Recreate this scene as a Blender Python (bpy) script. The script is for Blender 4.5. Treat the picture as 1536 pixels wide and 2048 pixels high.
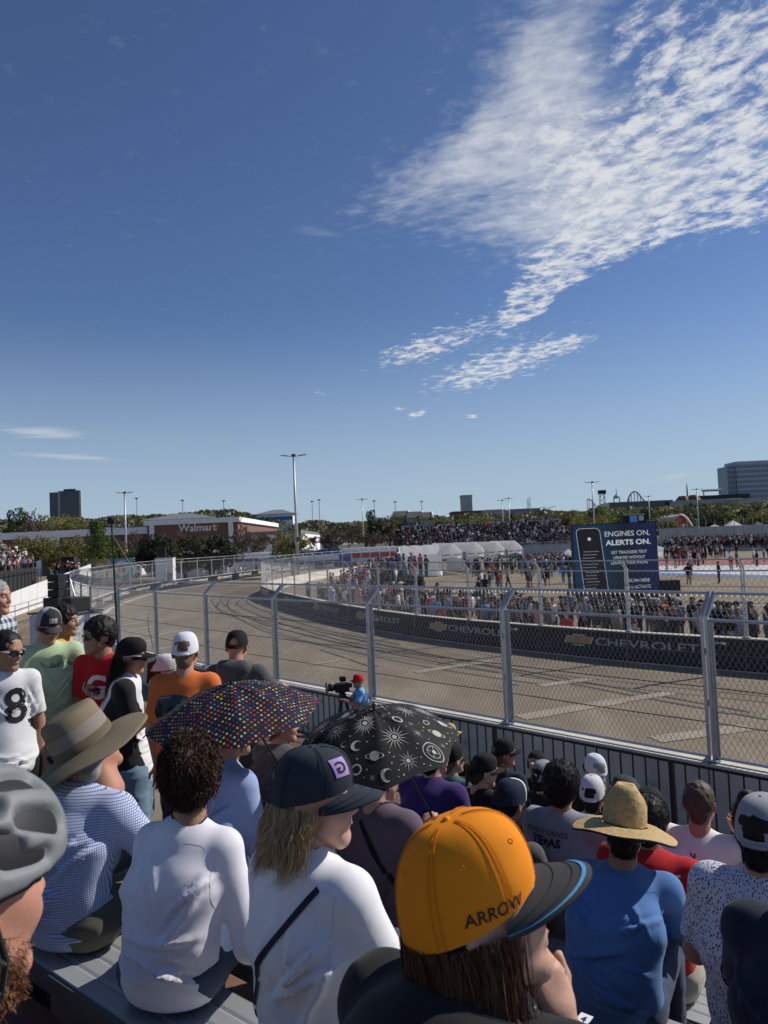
# A spring race day seen from a grandstand: spectators, catch fence, curved track, paddock, far skyline
import bpy, bmesh, math, random
import numpy as np
from mathutils import Vector, Matrix
from mathutils.bvhtree import BVHTree

random.seed(7)
rng = np.random.default_rng(7)
SC = bpy.context.scene
for o in list(bpy.data.objects):
    bpy.data.objects.remove(o)
C = SC.collection
R = math.radians

# ------------------------------------------------------------------ camera
H = 4.4                                   # eye height above the track
FPX, PITCH, ROLL = 1450.0, R(2.37), R(2.5)
cam = bpy.data.cameras.new('camera')
cam.sensor_fit = 'VERTICAL'; cam.sensor_height = 36.0; cam.lens = FPX / 2048 * 36
cam.clip_start = 0.05; cam.clip_end = 6000
cam.dof.use_dof = True; cam.dof.focus_distance = 4.0; cam.dof.aperture_fstop = 9.0
camo = bpy.data.objects.new('camera', cam); C.objects.link(camo)
_f = Vector((0, math.cos(PITCH), math.sin(PITCH))); _u = Vector((0, -math.sin(PITCH), math.cos(PITCH))); _r = Vector((1, 0, 0))
_rr = _r * math.cos(ROLL) - _u * math.sin(ROLL); _uu = _r * math.sin(ROLL) + _u * math.cos(ROLL)
camo.matrix_world = Matrix(((_rr.x, _uu.x, -_f.x, 0), (_rr.y, _uu.y, -_f.y, 0), (_rr.z, _uu.z, -_f.z, H), (0, 0, 0, 1)))
SC.camera = camo
SC.render.resolution_x, SC.render.resolution_y = 768, 1024

def ray(px, py):
    a, b = px - 768, py - 1024
    c, s = math.cos(ROLL), math.sin(ROLL)
    u, v = c * a - s * b, s * a + c * b
    x, zc = u / FPX, -v / FPX
    c, s = math.cos(PITCH), math.sin(PITCH)
    return np.array([x, c - zc * s, s + zc * c])
def atz(px, py, z=0.0):                   # where the sight line through a photo point meets height z
    r = ray(px, py); t = (z - H) / r[2]; q = r * t; q[2] += H; return q
def aty(px, py, Y):                       # ... or stands at depth Y
    r = ray(px, py); q = r * (Y / r[1]); q[2] += H; return q

# ------------------------------------------------------------------ sky and sun
SUN_AZ = R(68); SUN_EL = R(39)            # azimuth clockwise from +Y
W = bpy.data.worlds.new('World'); SC.world = W; W.use_nodes = True
NT = W.node_tree; NT.nodes.clear()
def wn(t, **k):
    n = NT.nodes.new(t)
    for a, b in k.items(): setattr(n, a, b)
    return n
def wl(a, b): NT.links.new(a, b)
def wmath(op, a, b=None, c=None, clamp=False):
    n = wn('ShaderNodeMath', operation=op); n.use_clamp = clamp
    for i, v in enumerate((a, b, c)):
        if v is None: continue
        if isinstance(v, (int, float)): n.inputs[i].default_value = v
        else: wl(v, n.inputs[i])
    return n.outputs[0]
sky = wn('ShaderNodeTexSky'); sky.sky_type = 'NISHITA'; sky.sun_disc = False
sky.sun_elevation = SUN_EL; sky.sun_rotation = SUN_AZ
sky.altitude = 150; sky.air_density = 1.0; sky.dust_density = 0.15; sky.ozone_density = 4.0
SKY_STRENGTH = 0.082
tc = wn('ShaderNodeTexCoord')
sep = wn('ShaderNodeSeparateXYZ'); wl(tc.outputs['Generated'], sep.inputs[0])
zc = wmath('MAXIMUM', sep.outputs[2], 0.012)
comb = wn('ShaderNodeCombineXYZ')
wl(wmath('DIVIDE', sep.outputs[0], zc), comb.inputs[0]); wl(wmath('DIVIDE', sep.outputs[1], zc), comb.inputs[1])
PL = comb.outputs[0]                      # position on a flat cloud deck
def plane(px, py):
    r = ray(px, py); return np.array([r[0] / r[2], r[1] / r[2]])
def patch(px, py, sx, sy, rot, amp):      # one field of cloud on that deck
    e = 2.0
    p0 = plane(px, py)
    J = np.stack([(plane(px + e, py) - plane(px - e, py)) / (2 * e), (plane(px, py + e) - plane(px, py - e)) / (2 * e)], 1)
    a = R(rot); A = np.array([[math.cos(a) / sx, math.sin(a) / sx], [-math.sin(a) / sy, math.cos(a) / sy]]) @ np.linalg.inv(J)
    c = -A @ p0
    qs = []
    for i in range(2):
        d = wn('ShaderNodeVectorMath', operation='DOT_PRODUCT'); wl(WP, d.inputs[0]); d.inputs[1].default_value = (A[i, 0], A[i, 1], 0)
        s = wmath('ADD', d.outputs['Value'], float(c[i])); qs.append(wmath('MULTIPLY', s, s))
    r2 = wmath('ADD', qs[0], qs[1])
    return wmath('MULTIPLY', wmath('POWER', 2.718, wmath('MULTIPLY', r2, -1.0)), amp)
_sd0 = plane(1300, 480) - plane(1000, 610); _sd0 /= np.linalg.norm(_sd0)      # the rows of cloudlets run along this line
def wnoise(vec, along, across, detail, rough, turn=0.0, off=(0, 0), lac=2.0):
    c, s = math.cos(turn), math.sin(turn); d = np.array([_sd0[0] * c - _sd0[1] * s, _sd0[0] * s + _sd0[1] * c]); e = np.array([-d[1], d[0]])
    cb = wn('ShaderNodeCombineXYZ')
    for i, (v, k) in enumerate(((d, along), (e, across))):
        q = wn('ShaderNodeVectorMath', operation='DOT_PRODUCT'); wl(vec, q.inputs[0]); q.inputs[1].default_value = (v[0] * k, v[1] * k, 0)
        wl(wmath('ADD', q.outputs['Value'], off[i]), cb.inputs[i])
    n = wn('ShaderNodeTexNoise'); n.noise_dimensions = '2D'
    n.inputs['Scale'].default_value = 1.0; n.inputs['Detail'].default_value = detail; n.inputs['Roughness'].default_value = rough; n.inputs['Lacunarity'].default_value = lac
    wl(cb.outputs[0], n.inputs['Vector']); return n.outputs[0]
# warp the deck a little so that the fields have ragged outlines
wp = wn('ShaderNodeTexNoise'); wp.noise_dimensions = '2D'; wp.inputs['Scale'].default_value = 3.0; wp.inputs['Detail'].default_value = 5
wl(PL, wp.inputs['Vector'])
ws_ = wn('ShaderNodeVectorMath', operation='SUBTRACT'); wl(wp.outputs['Color'], ws_.inputs[0]); ws_.inputs[1].default_value = (.5, .5, .5)
wm_ = wn('ShaderNodeVectorMath', operation='SCALE'); wl(ws_.outputs[0], wm_.inputs[0]); wm_.inputs['Scale'].default_value = 0.10
wa_ = wn('ShaderNodeVectorMath', operation='ADD'); wl(PL, wa_.inputs[0]); wl(wm_.outputs[0], wa_.inputs[1])
WP = wa_.outputs[0]
def total(lst):
    s = lst[0]
    for q in lst[1:]: s = wmath('ADD', s, q)
    return s
veil = total([patch(930, 330, 230, 62, -24, .42), patch(1075, 150, 95, 200, 24, .42), patch(1110, 320, 150, 150, 0, .3), patch(1010, 440, 190, 48, -5, .3), patch(1180, 450, 220, 90, -25, .3), patch(1420, 340, 240, 120, -20, .22)])
puff = total([patch(1075, 575, 100, 42, -34, .3), patch(1180, 490, 170, 62, -28, .34), patch(1370, 430, 190, 50, -24, .36), patch(1520, 370, 130, 80, -22, .4),
              patch(1400, 230, 280, 120, -20, .2), patch(1560, 100, 200, 130, 0, .17), patch(1090, 330, 130, 130, 0, .2), patch(1280, 340, 200, 90, -25, .22),
              patch(850, 694, 135, 32, -20, .33), patch(985, 738, 175, 40, -17, .37), patch(1040, 635, 70, 24, -30, .2), patch(1120, 690, 50, 12, -12, .26), patch(835, 828, 26, 8, -8, .42), patch(945, 833, 20, 5, 0, .36), patch(645, 786, 26, 6, 8, .24), patch(795, 818, 16, 5, 0, .3),
              patch(1290, 60, 120, 90, -15, .14), patch(1900, 300, 420, 300, 0, .25)])
wisp = total([patch(85, 866, 130, 16, 6, .5), patch(150, 914, 120, 8, 3, .5), patch(620, 460, 110, 22, 12, .3), patch(110, 800, 60, 6, 4, .16), patch(900, 978, 150, 9, -3, .3), patch(1340, 955, 60, 8, -8, .42)])
n_fine = wnoise(WP, 13, 20, 9, .62, R(35), (.3, 4.0))
n_puff = wnoise(WP, 12, 15, 12, .66, 0, (3.1, 1.7))
n_wisp = wnoise(PL, 1.2, 4, 6, .6, R(60))
def smooth(x, lo, hi):
    n = wn('ShaderNodeMapRange'); n.interpolation_type = 'SMOOTHSTEP'
    wl(x, n.inputs['Value']); n.inputs['From Min'].default_value = lo; n.inputs['From Max'].default_value = hi
    return n.outputs['Result']
d_veil = wmath('MULTIPLY', smooth(wmath('ADD', wmath('MULTIPLY', n_fine, .62), wmath('MINIMUM', veil, .55)), .36, 1.06), .72)
d_puff = wmath('MULTIPLY', smooth(wmath('ADD', n_puff, wmath('MINIMUM', wmath('MULTIPLY', puff, 1.25), .40)), .73, 1.06), .95)
d_wisp = wmath('MULTIPLY', smooth(wmath('ADD', wmath('MULTIPLY', n_wisp, .7), wisp), .55, 1.05), .5)
dens = wmath('SUBTRACT', 1.0, wmath('MULTIPLY', wmath('SUBTRACT', 1.0, d_puff), wmath('SUBTRACT', 1.0, wmath('MAXIMUM', d_veil, d_wisp))))
dens = wmath('MULTIPLY', dens, smooth(sep.outputs[2], .01, .07))
mixc = wn('ShaderNodeMixRGB'); 
hz = wn('ShaderNodeMixRGB'); wl(wmath('MULTIPLY', wmath('SUBTRACT', 1.0, smooth(sep.outputs[2], -.03, .32)), .88), hz.inputs[0])
tint = wn('ShaderNodeMixRGB'); tint.blend_type = 'MULTIPLY'; tint.inputs[0].default_value = 1.0; wl(sky.outputs[0], tint.inputs[1]); tint.inputs[2].default_value = (.9, .955, 1.12, 1)
wl(tint.outputs[0], hz.inputs[1]); hz.inputs[2].default_value = (5.4, 7.0, 8.7, 1)         # pale low haze of the spring air
wl(dens, mixc.inputs[0]); wl(hz.outputs[0], mixc.inputs[1])
mixc.inputs[2].default_value = (9.6, 9.9, 10.4, 1)
wlp = wn('ShaderNodeMixRGB'); wlp.blend_type = 'MULTIPLY'; wlp.inputs[0].default_value = 1.0
wl(mixc.outputs[0], wlp.inputs[1]); wlp.inputs[2].default_value = (1, 1, 1, 1)
bg = wn('ShaderNodeBackground'); bg.inputs['Strength'].default_value = SKY_STRENGTH
wl(wlp.outputs[0], bg.inputs['Color'])
wo = wn('ShaderNodeOutputWorld'); wl(bg.outputs[0], wo.inputs['Surface'])

sd = bpy.data.lights.new('sun', 'SUN'); sd.energy = 5.0; sd.angle = R(0.53); sd.color = (1.0, .95, .87)
so = bpy.data.objects.new('sun', sd); C.objects.link(so)
so.location = (30, 20, 60)
_sd = Vector((math.sin(SUN_AZ) * math.cos(SUN_EL), math.cos(SUN_AZ) * math.cos(SUN_EL), math.sin(SUN_EL)))
so.rotation_euler = _sd.to_track_quat('Z', 'Y').to_euler()
vs = SC.view_settings
vs.view_transform = 'Standard'; vs.look = 'None'; vs.gamma = 1; vs.use_curve_mapping = False; vs.exposure = -0.15
SC.cycles.max_bounces = 6; SC.cycles.transparent_max_bounces = 12
SC.cycles.use_denoising = True

# ------------------------------------------------------------------ helpers
MATS = {}
def srgb(r, g, b):
    f = lambda c: (c / 255 / 12.92) if c / 255 <= .04045 else ((c / 255 + .055) / 1.055) ** 2.4
    return (f(r), f(g), f(b))
def mat(name, col, rough=.7, metal=0.0, var=.12, vscale=6.0, bump=0.0, bscale=40.0, spec=.4, sheen=0.0, fold=0.0, coord='Object'):
    """plain procedural material: base colour with soft noise variation and optional relief"""
    if name in MATS: return MATS[name]
    m = bpy.data.materials.new(name); m.use_nodes = True; MATS[name] = m
    t = m.node_tree; b = t.nodes['Principled BSDF']
    b.inputs['Roughness'].default_value = rough; b.inputs['Metallic'].default_value = metal
    b.inputs['Specular IOR Level'].default_value = spec
    if sheen: b.inputs['Sheen Weight'].default_value = sheen
    tcn = t.nodes.new('ShaderNodeTexCoord'); vec = tcn.outputs[coord]
    c4 = (*col, 1)
    if var > 0:
        n = t.nodes.new('ShaderNodeTexNoise'); n.inputs['Scale'].default_value = vscale; n.inputs['Detail'].default_value = 6
        t.links.new(vec, n.inputs['Vector'])
        mr = t.nodes.new('ShaderNodeMapRange'); mr.inputs['From Min'].default_value = .25; mr.inputs['From Max'].default_value = .75
        mr.inputs['To Min'].default_value = 1 - var; mr.inputs['To Max'].default_value = 1 + var
        t.links.new(n.outputs[0], mr.inputs['Value'])
        vm = t.nodes.new('ShaderNodeVectorMath'); vm.operation = 'SCALE'; vm.inputs[0].default_value = col
        t.links.new(mr.outputs[0], vm.inputs['Scale']); t.links.new(vm.outputs[0], b.inputs['Base Color'])
    else:
        b.inputs['Base Color'].default_value = c4
    h = None
    if bump > 0:
        n2 = t.nodes.new('ShaderNodeTexNoise'); n2.inputs['Scale'].default_value = bscale; n2.inputs['Detail'].default_value = 4
        t.links.new(vec, n2.inputs['Vector'])
        bp = t.nodes.new('ShaderNodeBump'); bp.inputs['Strength'].default_value = bump; bp.inputs['Distance'].default_value = .01
        t.links.new(n2.outputs[0], bp.inputs['Height']); t.links.new(bp.outputs[0], b.inputs['Normal']); h = bp
    if fold > 0:                              # broad soft creases of cloth
        mp = t.nodes.new('ShaderNodeMapping'); mp.inputs['Scale'].default_value = (1, 1, 1.6); mp.inputs['Rotation'].default_value = (.5, .4, .6)
        t.links.new(vec, mp.inputs[0])
        n3 = t.nodes.new('ShaderNodeTexNoise'); n3.inputs['Scale'].default_value = 7; n3.inputs['Detail'].default_value = 1.0; n3.inputs['Distortion'].default_value = .25
        t.links.new(mp.outputs[0], n3.inputs['Vector'])
        b2 = t.nodes.new('ShaderNodeBump'); b2.inputs['Strength'].default_value = fold; b2.inputs['Distance'].default_value = .03
        t.links.new(n3.outputs[0], b2.inputs['Height'])
        if h: t.links.new(h.outputs[0], b2.inputs['Normal'])
        t.links.new(b2.outputs[0], b.inputs['Normal'])
    return m
def cloth(name, col, **k):
    a = dict(rough=.9, var=.07, vscale=9, bump=.07, bscale=320, spec=.2, sheen=.1, fold=.25); a.update(k)
    return mat(name, col, **a)
def nodes_of(m): return m.node_tree, m.node_tree.nodes['Principled BSDF']
def emis(name, col, s):
    if name in MATS: return MATS[name]
    m = mat(name, (.01, .01, .01), var=0); b = m.node_tree.nodes['Principled BSDF']
    b.inputs['Emission Color'].default_value = (*col, 1); b.inputs['Emission Strength'].default_value = s
    return m
def attr_mat(name, rough=.8, attr='Col', spec=.3, trans=0.0):
    if name in MATS: return MATS[name]
    m = bpy.data.materials.new(name); m.use_nodes = True; MATS[name] = m
    t, b = nodes_of(m); a = t.nodes.new('ShaderNodeAttribute'); a.attribute_name = attr
    t.links.new(a.outputs['Color'], b.inputs['Base Color']); b.inputs['Roughness'].default_value = rough
    b.inputs['Specular IOR Level'].default_value = spec
    if trans:
        b.inputs['Transmission Weight'].default_value = 0
        tr = t.nodes.new('ShaderNodeBsdfTranslucent'); t.links.new(a.outputs['Color'], tr.inputs[0])
        mx = t.nodes.new('ShaderNodeMixShader'); mx.inputs[0].default_value = trans
        t.links.new(b.outputs[0], mx.inputs[1]); t.links.new(tr.outputs[0], mx.inputs[2])
        t.links.new(mx.outputs[0], t.nodes['Material Output'].inputs[0])
    return m

def tag(o, label=None, cat=None, group=None, kind=None):
    if label: o['label'] = label
    if cat: o['category'] = cat
    if group: o['group'] = group
    if kind: o['kind'] = kind
    return o
def thing(name, label, cat, loc=(0, 0, 0), rz=0.0, group=None):
    o = bpy.data.objects.new(name, None); C.objects.link(o); o.empty_display_size = .2
    o.location = tuple(float(v) for v in loc); o.rotation_euler = (0, 0, rz)
    return tag(o, label, cat, group)
def mesh(name, V, F, smooth=False, cols=None, midx=None):
    me = bpy.data.meshes.new(name)
    V = np.asarray(V, float)
    me.from_pydata(V.tolist() if len(V) else [], [], F if isinstance(F, list) else np.asarray(F).tolist())
    if smooth and len(me.polygons): me.polygons.foreach_set('use_smooth', np.ones(len(me.polygons), bool))
    if midx is not None: me.polygons.foreach_set('material_index', np.asarray(midx, np.int32))
    if cols is not None:
        ca = me.color_attributes.new('Col', 'FLOAT_COLOR', 'POINT')
        cc = np.ones((len(V), 4), np.float32); cc[:, :3] = cols; ca.data.foreach_set('color', cc.ravel())
    me.update(); return me
def obj(name, me, m=None, parent=None, loc=(0, 0, 0), rz=0.0):
    o = bpy.data.objects.new(name, me); C.objects.link(o)
    if m is not None:
        ms = m if isinstance(m, (list, tuple)) else [m]
        if len(me.materials) == 0:
            for q in ms: me.materials.append(q)
    o.location = tuple(float(v) for v in loc); o.rotation_euler = (0, 0, rz)
    if parent is not None: o.parent = parent
    return o
class MB:
    """collects boxes, tubes and lofts for one mesh object"""
    def __init__(s): s.v = []; s.f = []
    def add(s, V, F):
        n = len(s.v); s.v.extend([tuple(map(float, p)) for p in V]); s.f.extend([tuple(int(i) + n for i in f) for f in F]); return s
    def box(s, c, d, rz=0.0, bev=0.0):
        x, y, z = d[0] / 2, d[1] / 2, d[2] / 2
        ca, sa = math.cos(rz), math.sin(rz)
        if bev <= 0:
            P = [(a * x, b * y, g * z) for g in (-1, 1) for a, b in ((-1, -1), (1, -1), (1, 1), (-1, 1))]
            F = [(3, 2, 1, 0), (4, 5, 6, 7), (0, 1, 5, 4), (1, 2, 6, 5), (2, 3, 7, 6), (3, 0, 4, 7)]
        else:
            P = []; b_ = bev
            for zz, ins in ((-z, b_), (-z + b_, 0), (z - b_, 0), (z, b_)):
                for a, b in ((-1, -1), (1, -1), (1, 1), (-1, 1)): P.append((a * (x - ins), b * (y - ins), zz))
            F = [(3, 2, 1, 0), (12, 13, 14, 15)]
            for k in range(3):
                for i in range(4): F.append((k * 4 + i, k * 4 + (i + 1) % 4, k * 4 + 4 + (i + 1) % 4, k * 4 + 4 + i))
        return s.add([(c[0] + p[0] * ca - p[1] * sa, c[1] + p[0] * sa + p[1] * ca, c[2] + p[2]) for p in P], F)
    def tube(s, pts, r, n=6, cap=True):
        pts = [Vector(tuple(map(float, p))) for p in pts]
        rs = r if isinstance(r, (list, tuple)) else [r] * len(pts)
        V = []; F = []; prev = None
        for i, p in enumerate(pts):
            d = (pts[min(i + 1, len(pts) - 1)] - pts[max(i - 1, 0)]); d = d.normalized() if d.length > 1e-9 else Vector((0, 0, 1))
            if prev is None:
                a = d.cross(Vector((0, 0, 1)));
                if a.length < 1e-3: a = d.cross(Vector((1, 0, 0)))
            else: a = prev - d * prev.dot(d)
            a.normalize(); prev = a; b = d.cross(a)
            for k in range(n):
                t = 2 * math.pi * k / n; V.append(p + (a * math.cos(t) + b * math.sin(t)) * rs[i])
        for i in range(len(pts) - 1):
            for k in range(n): F.append((i * n + k, i * n + (k + 1) % n, i * n + n + (k + 1) % n, i * n + n + k))
        if cap: F.append(tuple(range(n - 1, -1, -1))); F.append(tuple(range((len(pts) - 1) * n, len(pts) * n)))
        return s.add(V, F)
    def lathe(s, prof, n=24, c=(0, 0, 0), sx=1, sy=1, cap=False):
        V = []; F = []
        for r, z in prof:
            for k in range(n):
                t = 2 * math.pi * k / n; V.append((c[0] + r * sx * math.cos(t), c[1] + r * sy * math.sin(t), c[2] + z))
        for i in range(len(prof) - 1):
            for k in range(n): F.append((i * n + k, i * n + (k + 1) % n, i * n + n + (k + 1) % n, i * n + n + k))
        if cap: F.append(tuple(range(n - 1, -1, -1))); F.append(tuple(range((len(prof) - 1) * n, len(prof) * n)))
        return s.add(V, F)
    def quad(s, a, b, c, d): return s.add([a, b, c, d], [(0, 1, 2, 3)])
    def grid(s, fn, nu, nv):
        V = [fn(i / nu, j / nv) for j in range(nv + 1) for i in range(nu + 1)]
        F = [(j * (nu + 1) + i, j * (nu + 1) + i + 1, (j + 1) * (nu + 1) + i + 1, (j + 1) * (nu + 1) + i) for j in range(nv) for i in range(nu)]
        return s.add(V, F)
    def me(s, name, smooth=False): return mesh(name, s.v, s.f, smooth)
    def build(s, name, m, parent=None, smooth=False, loc=(0, 0, 0), rz=0.0): return obj(name, s.me(name, smooth), m, parent, loc, rz)
def dup(o, name=None):                       # a copy of a thing with copies of its parts and sub-parts
    c = o.copy(); C.objects.link(c)
    for ch in list(o.children):
        d = dup(ch); d.parent = c
    return c
_txt = {}
def text2d(s, bold=0.0, shear=0.0, space=1.0):
    """flat outline of lettering: vertices scaled to cap height 1, centred"""
    k = (s, bold, shear, space)
    if k in _txt: return _txt[k]
    cu = bpy.data.curves.new('t', 'FONT'); cu.body = s; cu.offset = bold; cu.shear = shear; cu.space_character = space; cu.resolution_u = 3
    cu.fill_mode = 'FRONT'
    o = bpy.data.objects.new('t', cu); C.objects.link(o)
    dg = bpy.context.evaluated_depsgraph_get(); dg.update()
    me = o.evaluated_get(dg).to_mesh()
    V = np.array([v.co[:] for v in me.vertices]); F = [tuple(p.vertices) for p in me.polygons]
    o.evaluated_get(dg).to_mesh_clear(); bpy.data.objects.remove(o); bpy.data.curves.remove(cu)
    lo, hi = V.min(0), V.max(0); V = (V - (lo + hi) / 2) / max(hi[1] - lo[1], 1e-6)
    _txt[k] = (V[:, :2], F); return _txt[k]
def lettering(name, s, size, m, parent, org, ex, ez, nrm, xs=1.0, off=.004, bold=0.0, shear=0.0):
    """flat print standing on a plane: org centre, ex along the line, ez up, nrm out"""
    P, F = text2d(s, bold, shear)
    ex, ez, nrm, org = (np.asarray(q, float) for q in (ex, ez, nrm, org))
    V = org + np.outer(P[:, 0] * size * xs, ex) + np.outer(P[:, 1] * size, ez) + nrm * off
    return obj(name, mesh(name, V, F), m, parent)

# ------------------------------------------------------------------ clay: smooth signed-distance modelling
def hashn(ix, iy, iz):
    h = (ix.astype(np.int64) * 374761393 + iy.astype(np.int64) * 668265263 + iz.astype(np.int64) * 2147483647 + 12345) & 0xffffffff
    h = ((h ^ (h >> 13)) * 1274126177) & 0xffffffff
    return ((h ^ (h >> 16)) & 0xffff) / 65535.0
def vnoise(p):
    i = np.floor(p).astype(np.int64); f = p - i; f = f * f * (3 - 2 * f); r = 0
    for dx in (0, 1):
        for dy in (0, 1):
            for dz in (0, 1):
                w = (f[:, 0] if dx else 1 - f[:, 0]) * (f[:, 1] if dy else 1 - f[:, 1]) * (f[:, 2] if dz else 1 - f[:, 2])
                r = r + w * hashn(i[:, 0] + dx, i[:, 1] + dy, i[:, 2] + dz)
    return r
class Clay:
    def __init__(s, lo, hi, vox):
        s.lo = np.asarray(lo, np.float32); s.vox = vox
        s.n = np.maximum(np.ceil((np.asarray(hi) - s.lo) / vox).astype(int) + 1, 3)
        s.d = np.full(s.n, 1.0, np.float32)
        s.ax = [s.lo[i] + np.arange(s.n[i], dtype=np.float32) * vox for i in range(3)]
    def _sub(s, lo, hi):
        sl = []
        for i in range(3):
            a = int(max(0, np.floor((lo[i] - s.lo[i]) / s.vox))); b = int(min(s.n[i], np.ceil((hi[i] - s.lo[i]) / s.vox) + 1))
            if b <= a: return None
            sl.append(slice(a, b))
        return tuple(sl)
    def _grid(s, sl): return s.ax[0][sl[0]][:, None, None], s.ax[1][sl[1]][None, :, None], s.ax[2][sl[2]][None, None, :]
    def _mix(s, sl, d1, k, sub):
        d2 = s.d[sl]
        if sub:
            h = np.clip(.5 - .5 * (d2 + d1) / k, 0, 1); s.d[sl] = d2 * (1 - h) - d1 * h + k * h * (1 - h)
        else:
            h = np.clip(.5 + .5 * (d2 - d1) / k, 0, 1); s.d[sl] = d2 * (1 - h) + d1 * h - k * h * (1 - h)
    def cap(s, a, b, ra, rb, k=.03, w=None, ws=1.0, sub=False):
        a = np.asarray(a, np.float32); b = np.asarray(b, np.float32)
        m = max(ra, rb) * max(ws, 1) + k + 3 * s.vox
        sl = s._sub(np.minimum(a, b) - m, np.maximum(a, b) + m)
        if sl is None: return s
        X, Y, Z = s._grid(sl); ba = b - a; L = float(ba @ ba) + 1e-9
        px, py, pz = X - a[0], Y - a[1], Z - a[2]
        t = np.clip((px * ba[0] + py * ba[1] + pz * ba[2]) / L, 0, 1)
        qx, qy, qz = px - t * ba[0], py - t * ba[1], pz - t * ba[2]
        if w is not None:
            w = np.asarray(w, np.float32); w = w / np.linalg.norm(w)
            c = (qx * w[0] + qy * w[1] + qz * w[2]) * (1 / ws - 1)
            qx, qy, qz = qx + c * w[0], qy + c * w[1], qz + c * w[2]
        s._mix(sl, np.sqrt(qx * qx + qy * qy + qz * qz) - (ra + (rb - ra) * t), k, sub); return s
    def ell(s, c, r, k=.02, sub=False, M=None):
        c = np.asarray(c, np.float32); m = max(r) + k + 3 * s.vox
        sl = s._sub(c - m, c + m)
        if sl is None: return s
        X, Y, Z = s._grid(sl); p = (X - c[0], Y - c[1], Z - c[2])
        if M is not None: p = tuple(M[i][0] * p[0] + M[i][1] * p[1] + M[i][2] * p[2] for i in range(3))
        q = np.sqrt((p[0] / r[0]) ** 2 + (p[1] / r[1]) ** 2 + (p[2] / r[2]) ** 2)
        s._mix(sl, (q - 1) * min(r), k, sub); return s
    def cut(s, pnt, nrm, k=.004):                 # keep the side the normal points away from
        X, Y, Z = s._grid((slice(None),) * 3); n = np.asarray(nrm, float) / np.linalg.norm(nrm)
        pl = (X - pnt[0]) * n[0] + (Y - pnt[1]) * n[1] + (Z - pnt[2]) * n[2]
        s.d = np.maximum(s.d, pl.astype(np.float32)); return s
    def nets(s):
        d = s.d; sg = d < 0; nx, ny, nz = d.shape
        cor = [(i, j, k) for i in (0, 1) for j in (0, 1) for k in (0, 1)]
        cnt = sum(sg[i:nx - 1 + i, j:ny - 1 + j, k:nz - 1 + k].astype(np.int8) for i, j, k in cor)
        act = (cnt > 0) & (cnt < 8)
        ai = np.argwhere(act)
        if len(ai) == 0: return np.zeros((0, 3)), np.zeros((0, 4), int)
        idx = np.full(act.shape, -1, np.int64); idx[act] = np.arange(len(ai))
        acc = np.zeros((len(ai), 3)); num = np.zeros(len(ai))
        for a in cor:
            for ax in range(3):
                if a[ax]: continue
                b = list(a); b[ax] = 1
                da = d[ai[:, 0] + a[0], ai[:, 1] + a[1], ai[:, 2] + a[2]]; db = d[ai[:, 0] + b[0], ai[:, 1] + b[1], ai[:, 2] + b[2]]
                x = (da < 0) != (db < 0); t = np.where(x, da / np.where(x, da - db, 1), 0)
                p = np.tile(np.array(a, float), (len(ai), 1)); p[:, ax] += t
                acc += p * x[:, None]; num += x
        V = s.lo + (ai + acc / num[:, None]) * s.vox
        Q = []
        for ax in range(3):
            o1, o2 = [(1, 2), (2, 0), (0, 1)][ax]
            s0 = [slice(None)] * 3; s1 = [slice(None)] * 3; s0[ax] = slice(0, -1); s1[ax] = slice(1, None)
            A, B = sg[tuple(s0)], sg[tuple(s1)]
            e = np.argwhere(A != B)
            ok = (e[:, o1] > 0) & (e[:, o2] > 0) & (e[:, o1] < d.shape[o1] - 1) & (e[:, o2] < d.shape[o2] - 1)
            e = e[ok]
            if len(e) == 0: continue
            fl = A[e[:, 0], e[:, 1], e[:, 2]]
            def cell(u, v):
                q = e.copy(); q[:, o1] -= u; q[:, o2] -= v; return idx[q[:, 0], q[:, 1], q[:, 2]]
            c00, c10, c11, c01 = cell(0, 0), cell(1, 0), cell(1, 1), cell(0, 1)
            q = np.stack([c00, c10, c11, c01], 1); q[~fl] = q[~fl][:, ::-1]
            Q.append(q)
        return V, np.concatenate(Q)[:, ::-1][:, ::-1]
def vnormals(V, F):
    F = np.asarray(F); n = np.zeros_like(V)
    a = np.cross(V[F[:, 2]] - V[F[:, 0]], V[F[:, 3]] - V[F[:, 1]])
    for i in range(4): np.add.at(n, F[:, i], a)
    return n / (np.linalg.norm(n, axis=1, keepdims=True) + 1e-12)
def relax(V, F, it=1, lam=.5):
    F = np.asarray(F)
    for _ in range(it):
        s = np.zeros_like(V); c = np.zeros(len(V))
        for i in range(4):
            a, b = F[:, i], F[:, (i + 1) % 4]
            np.add.at(s, a, V[b]); np.add.at(c, a, 1); np.add.at(s, b, V[a]); np.add.at(c, b, 1)
        V = V + lam * (s / np.maximum(c, 1)[:, None] - V)
    return V

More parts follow.
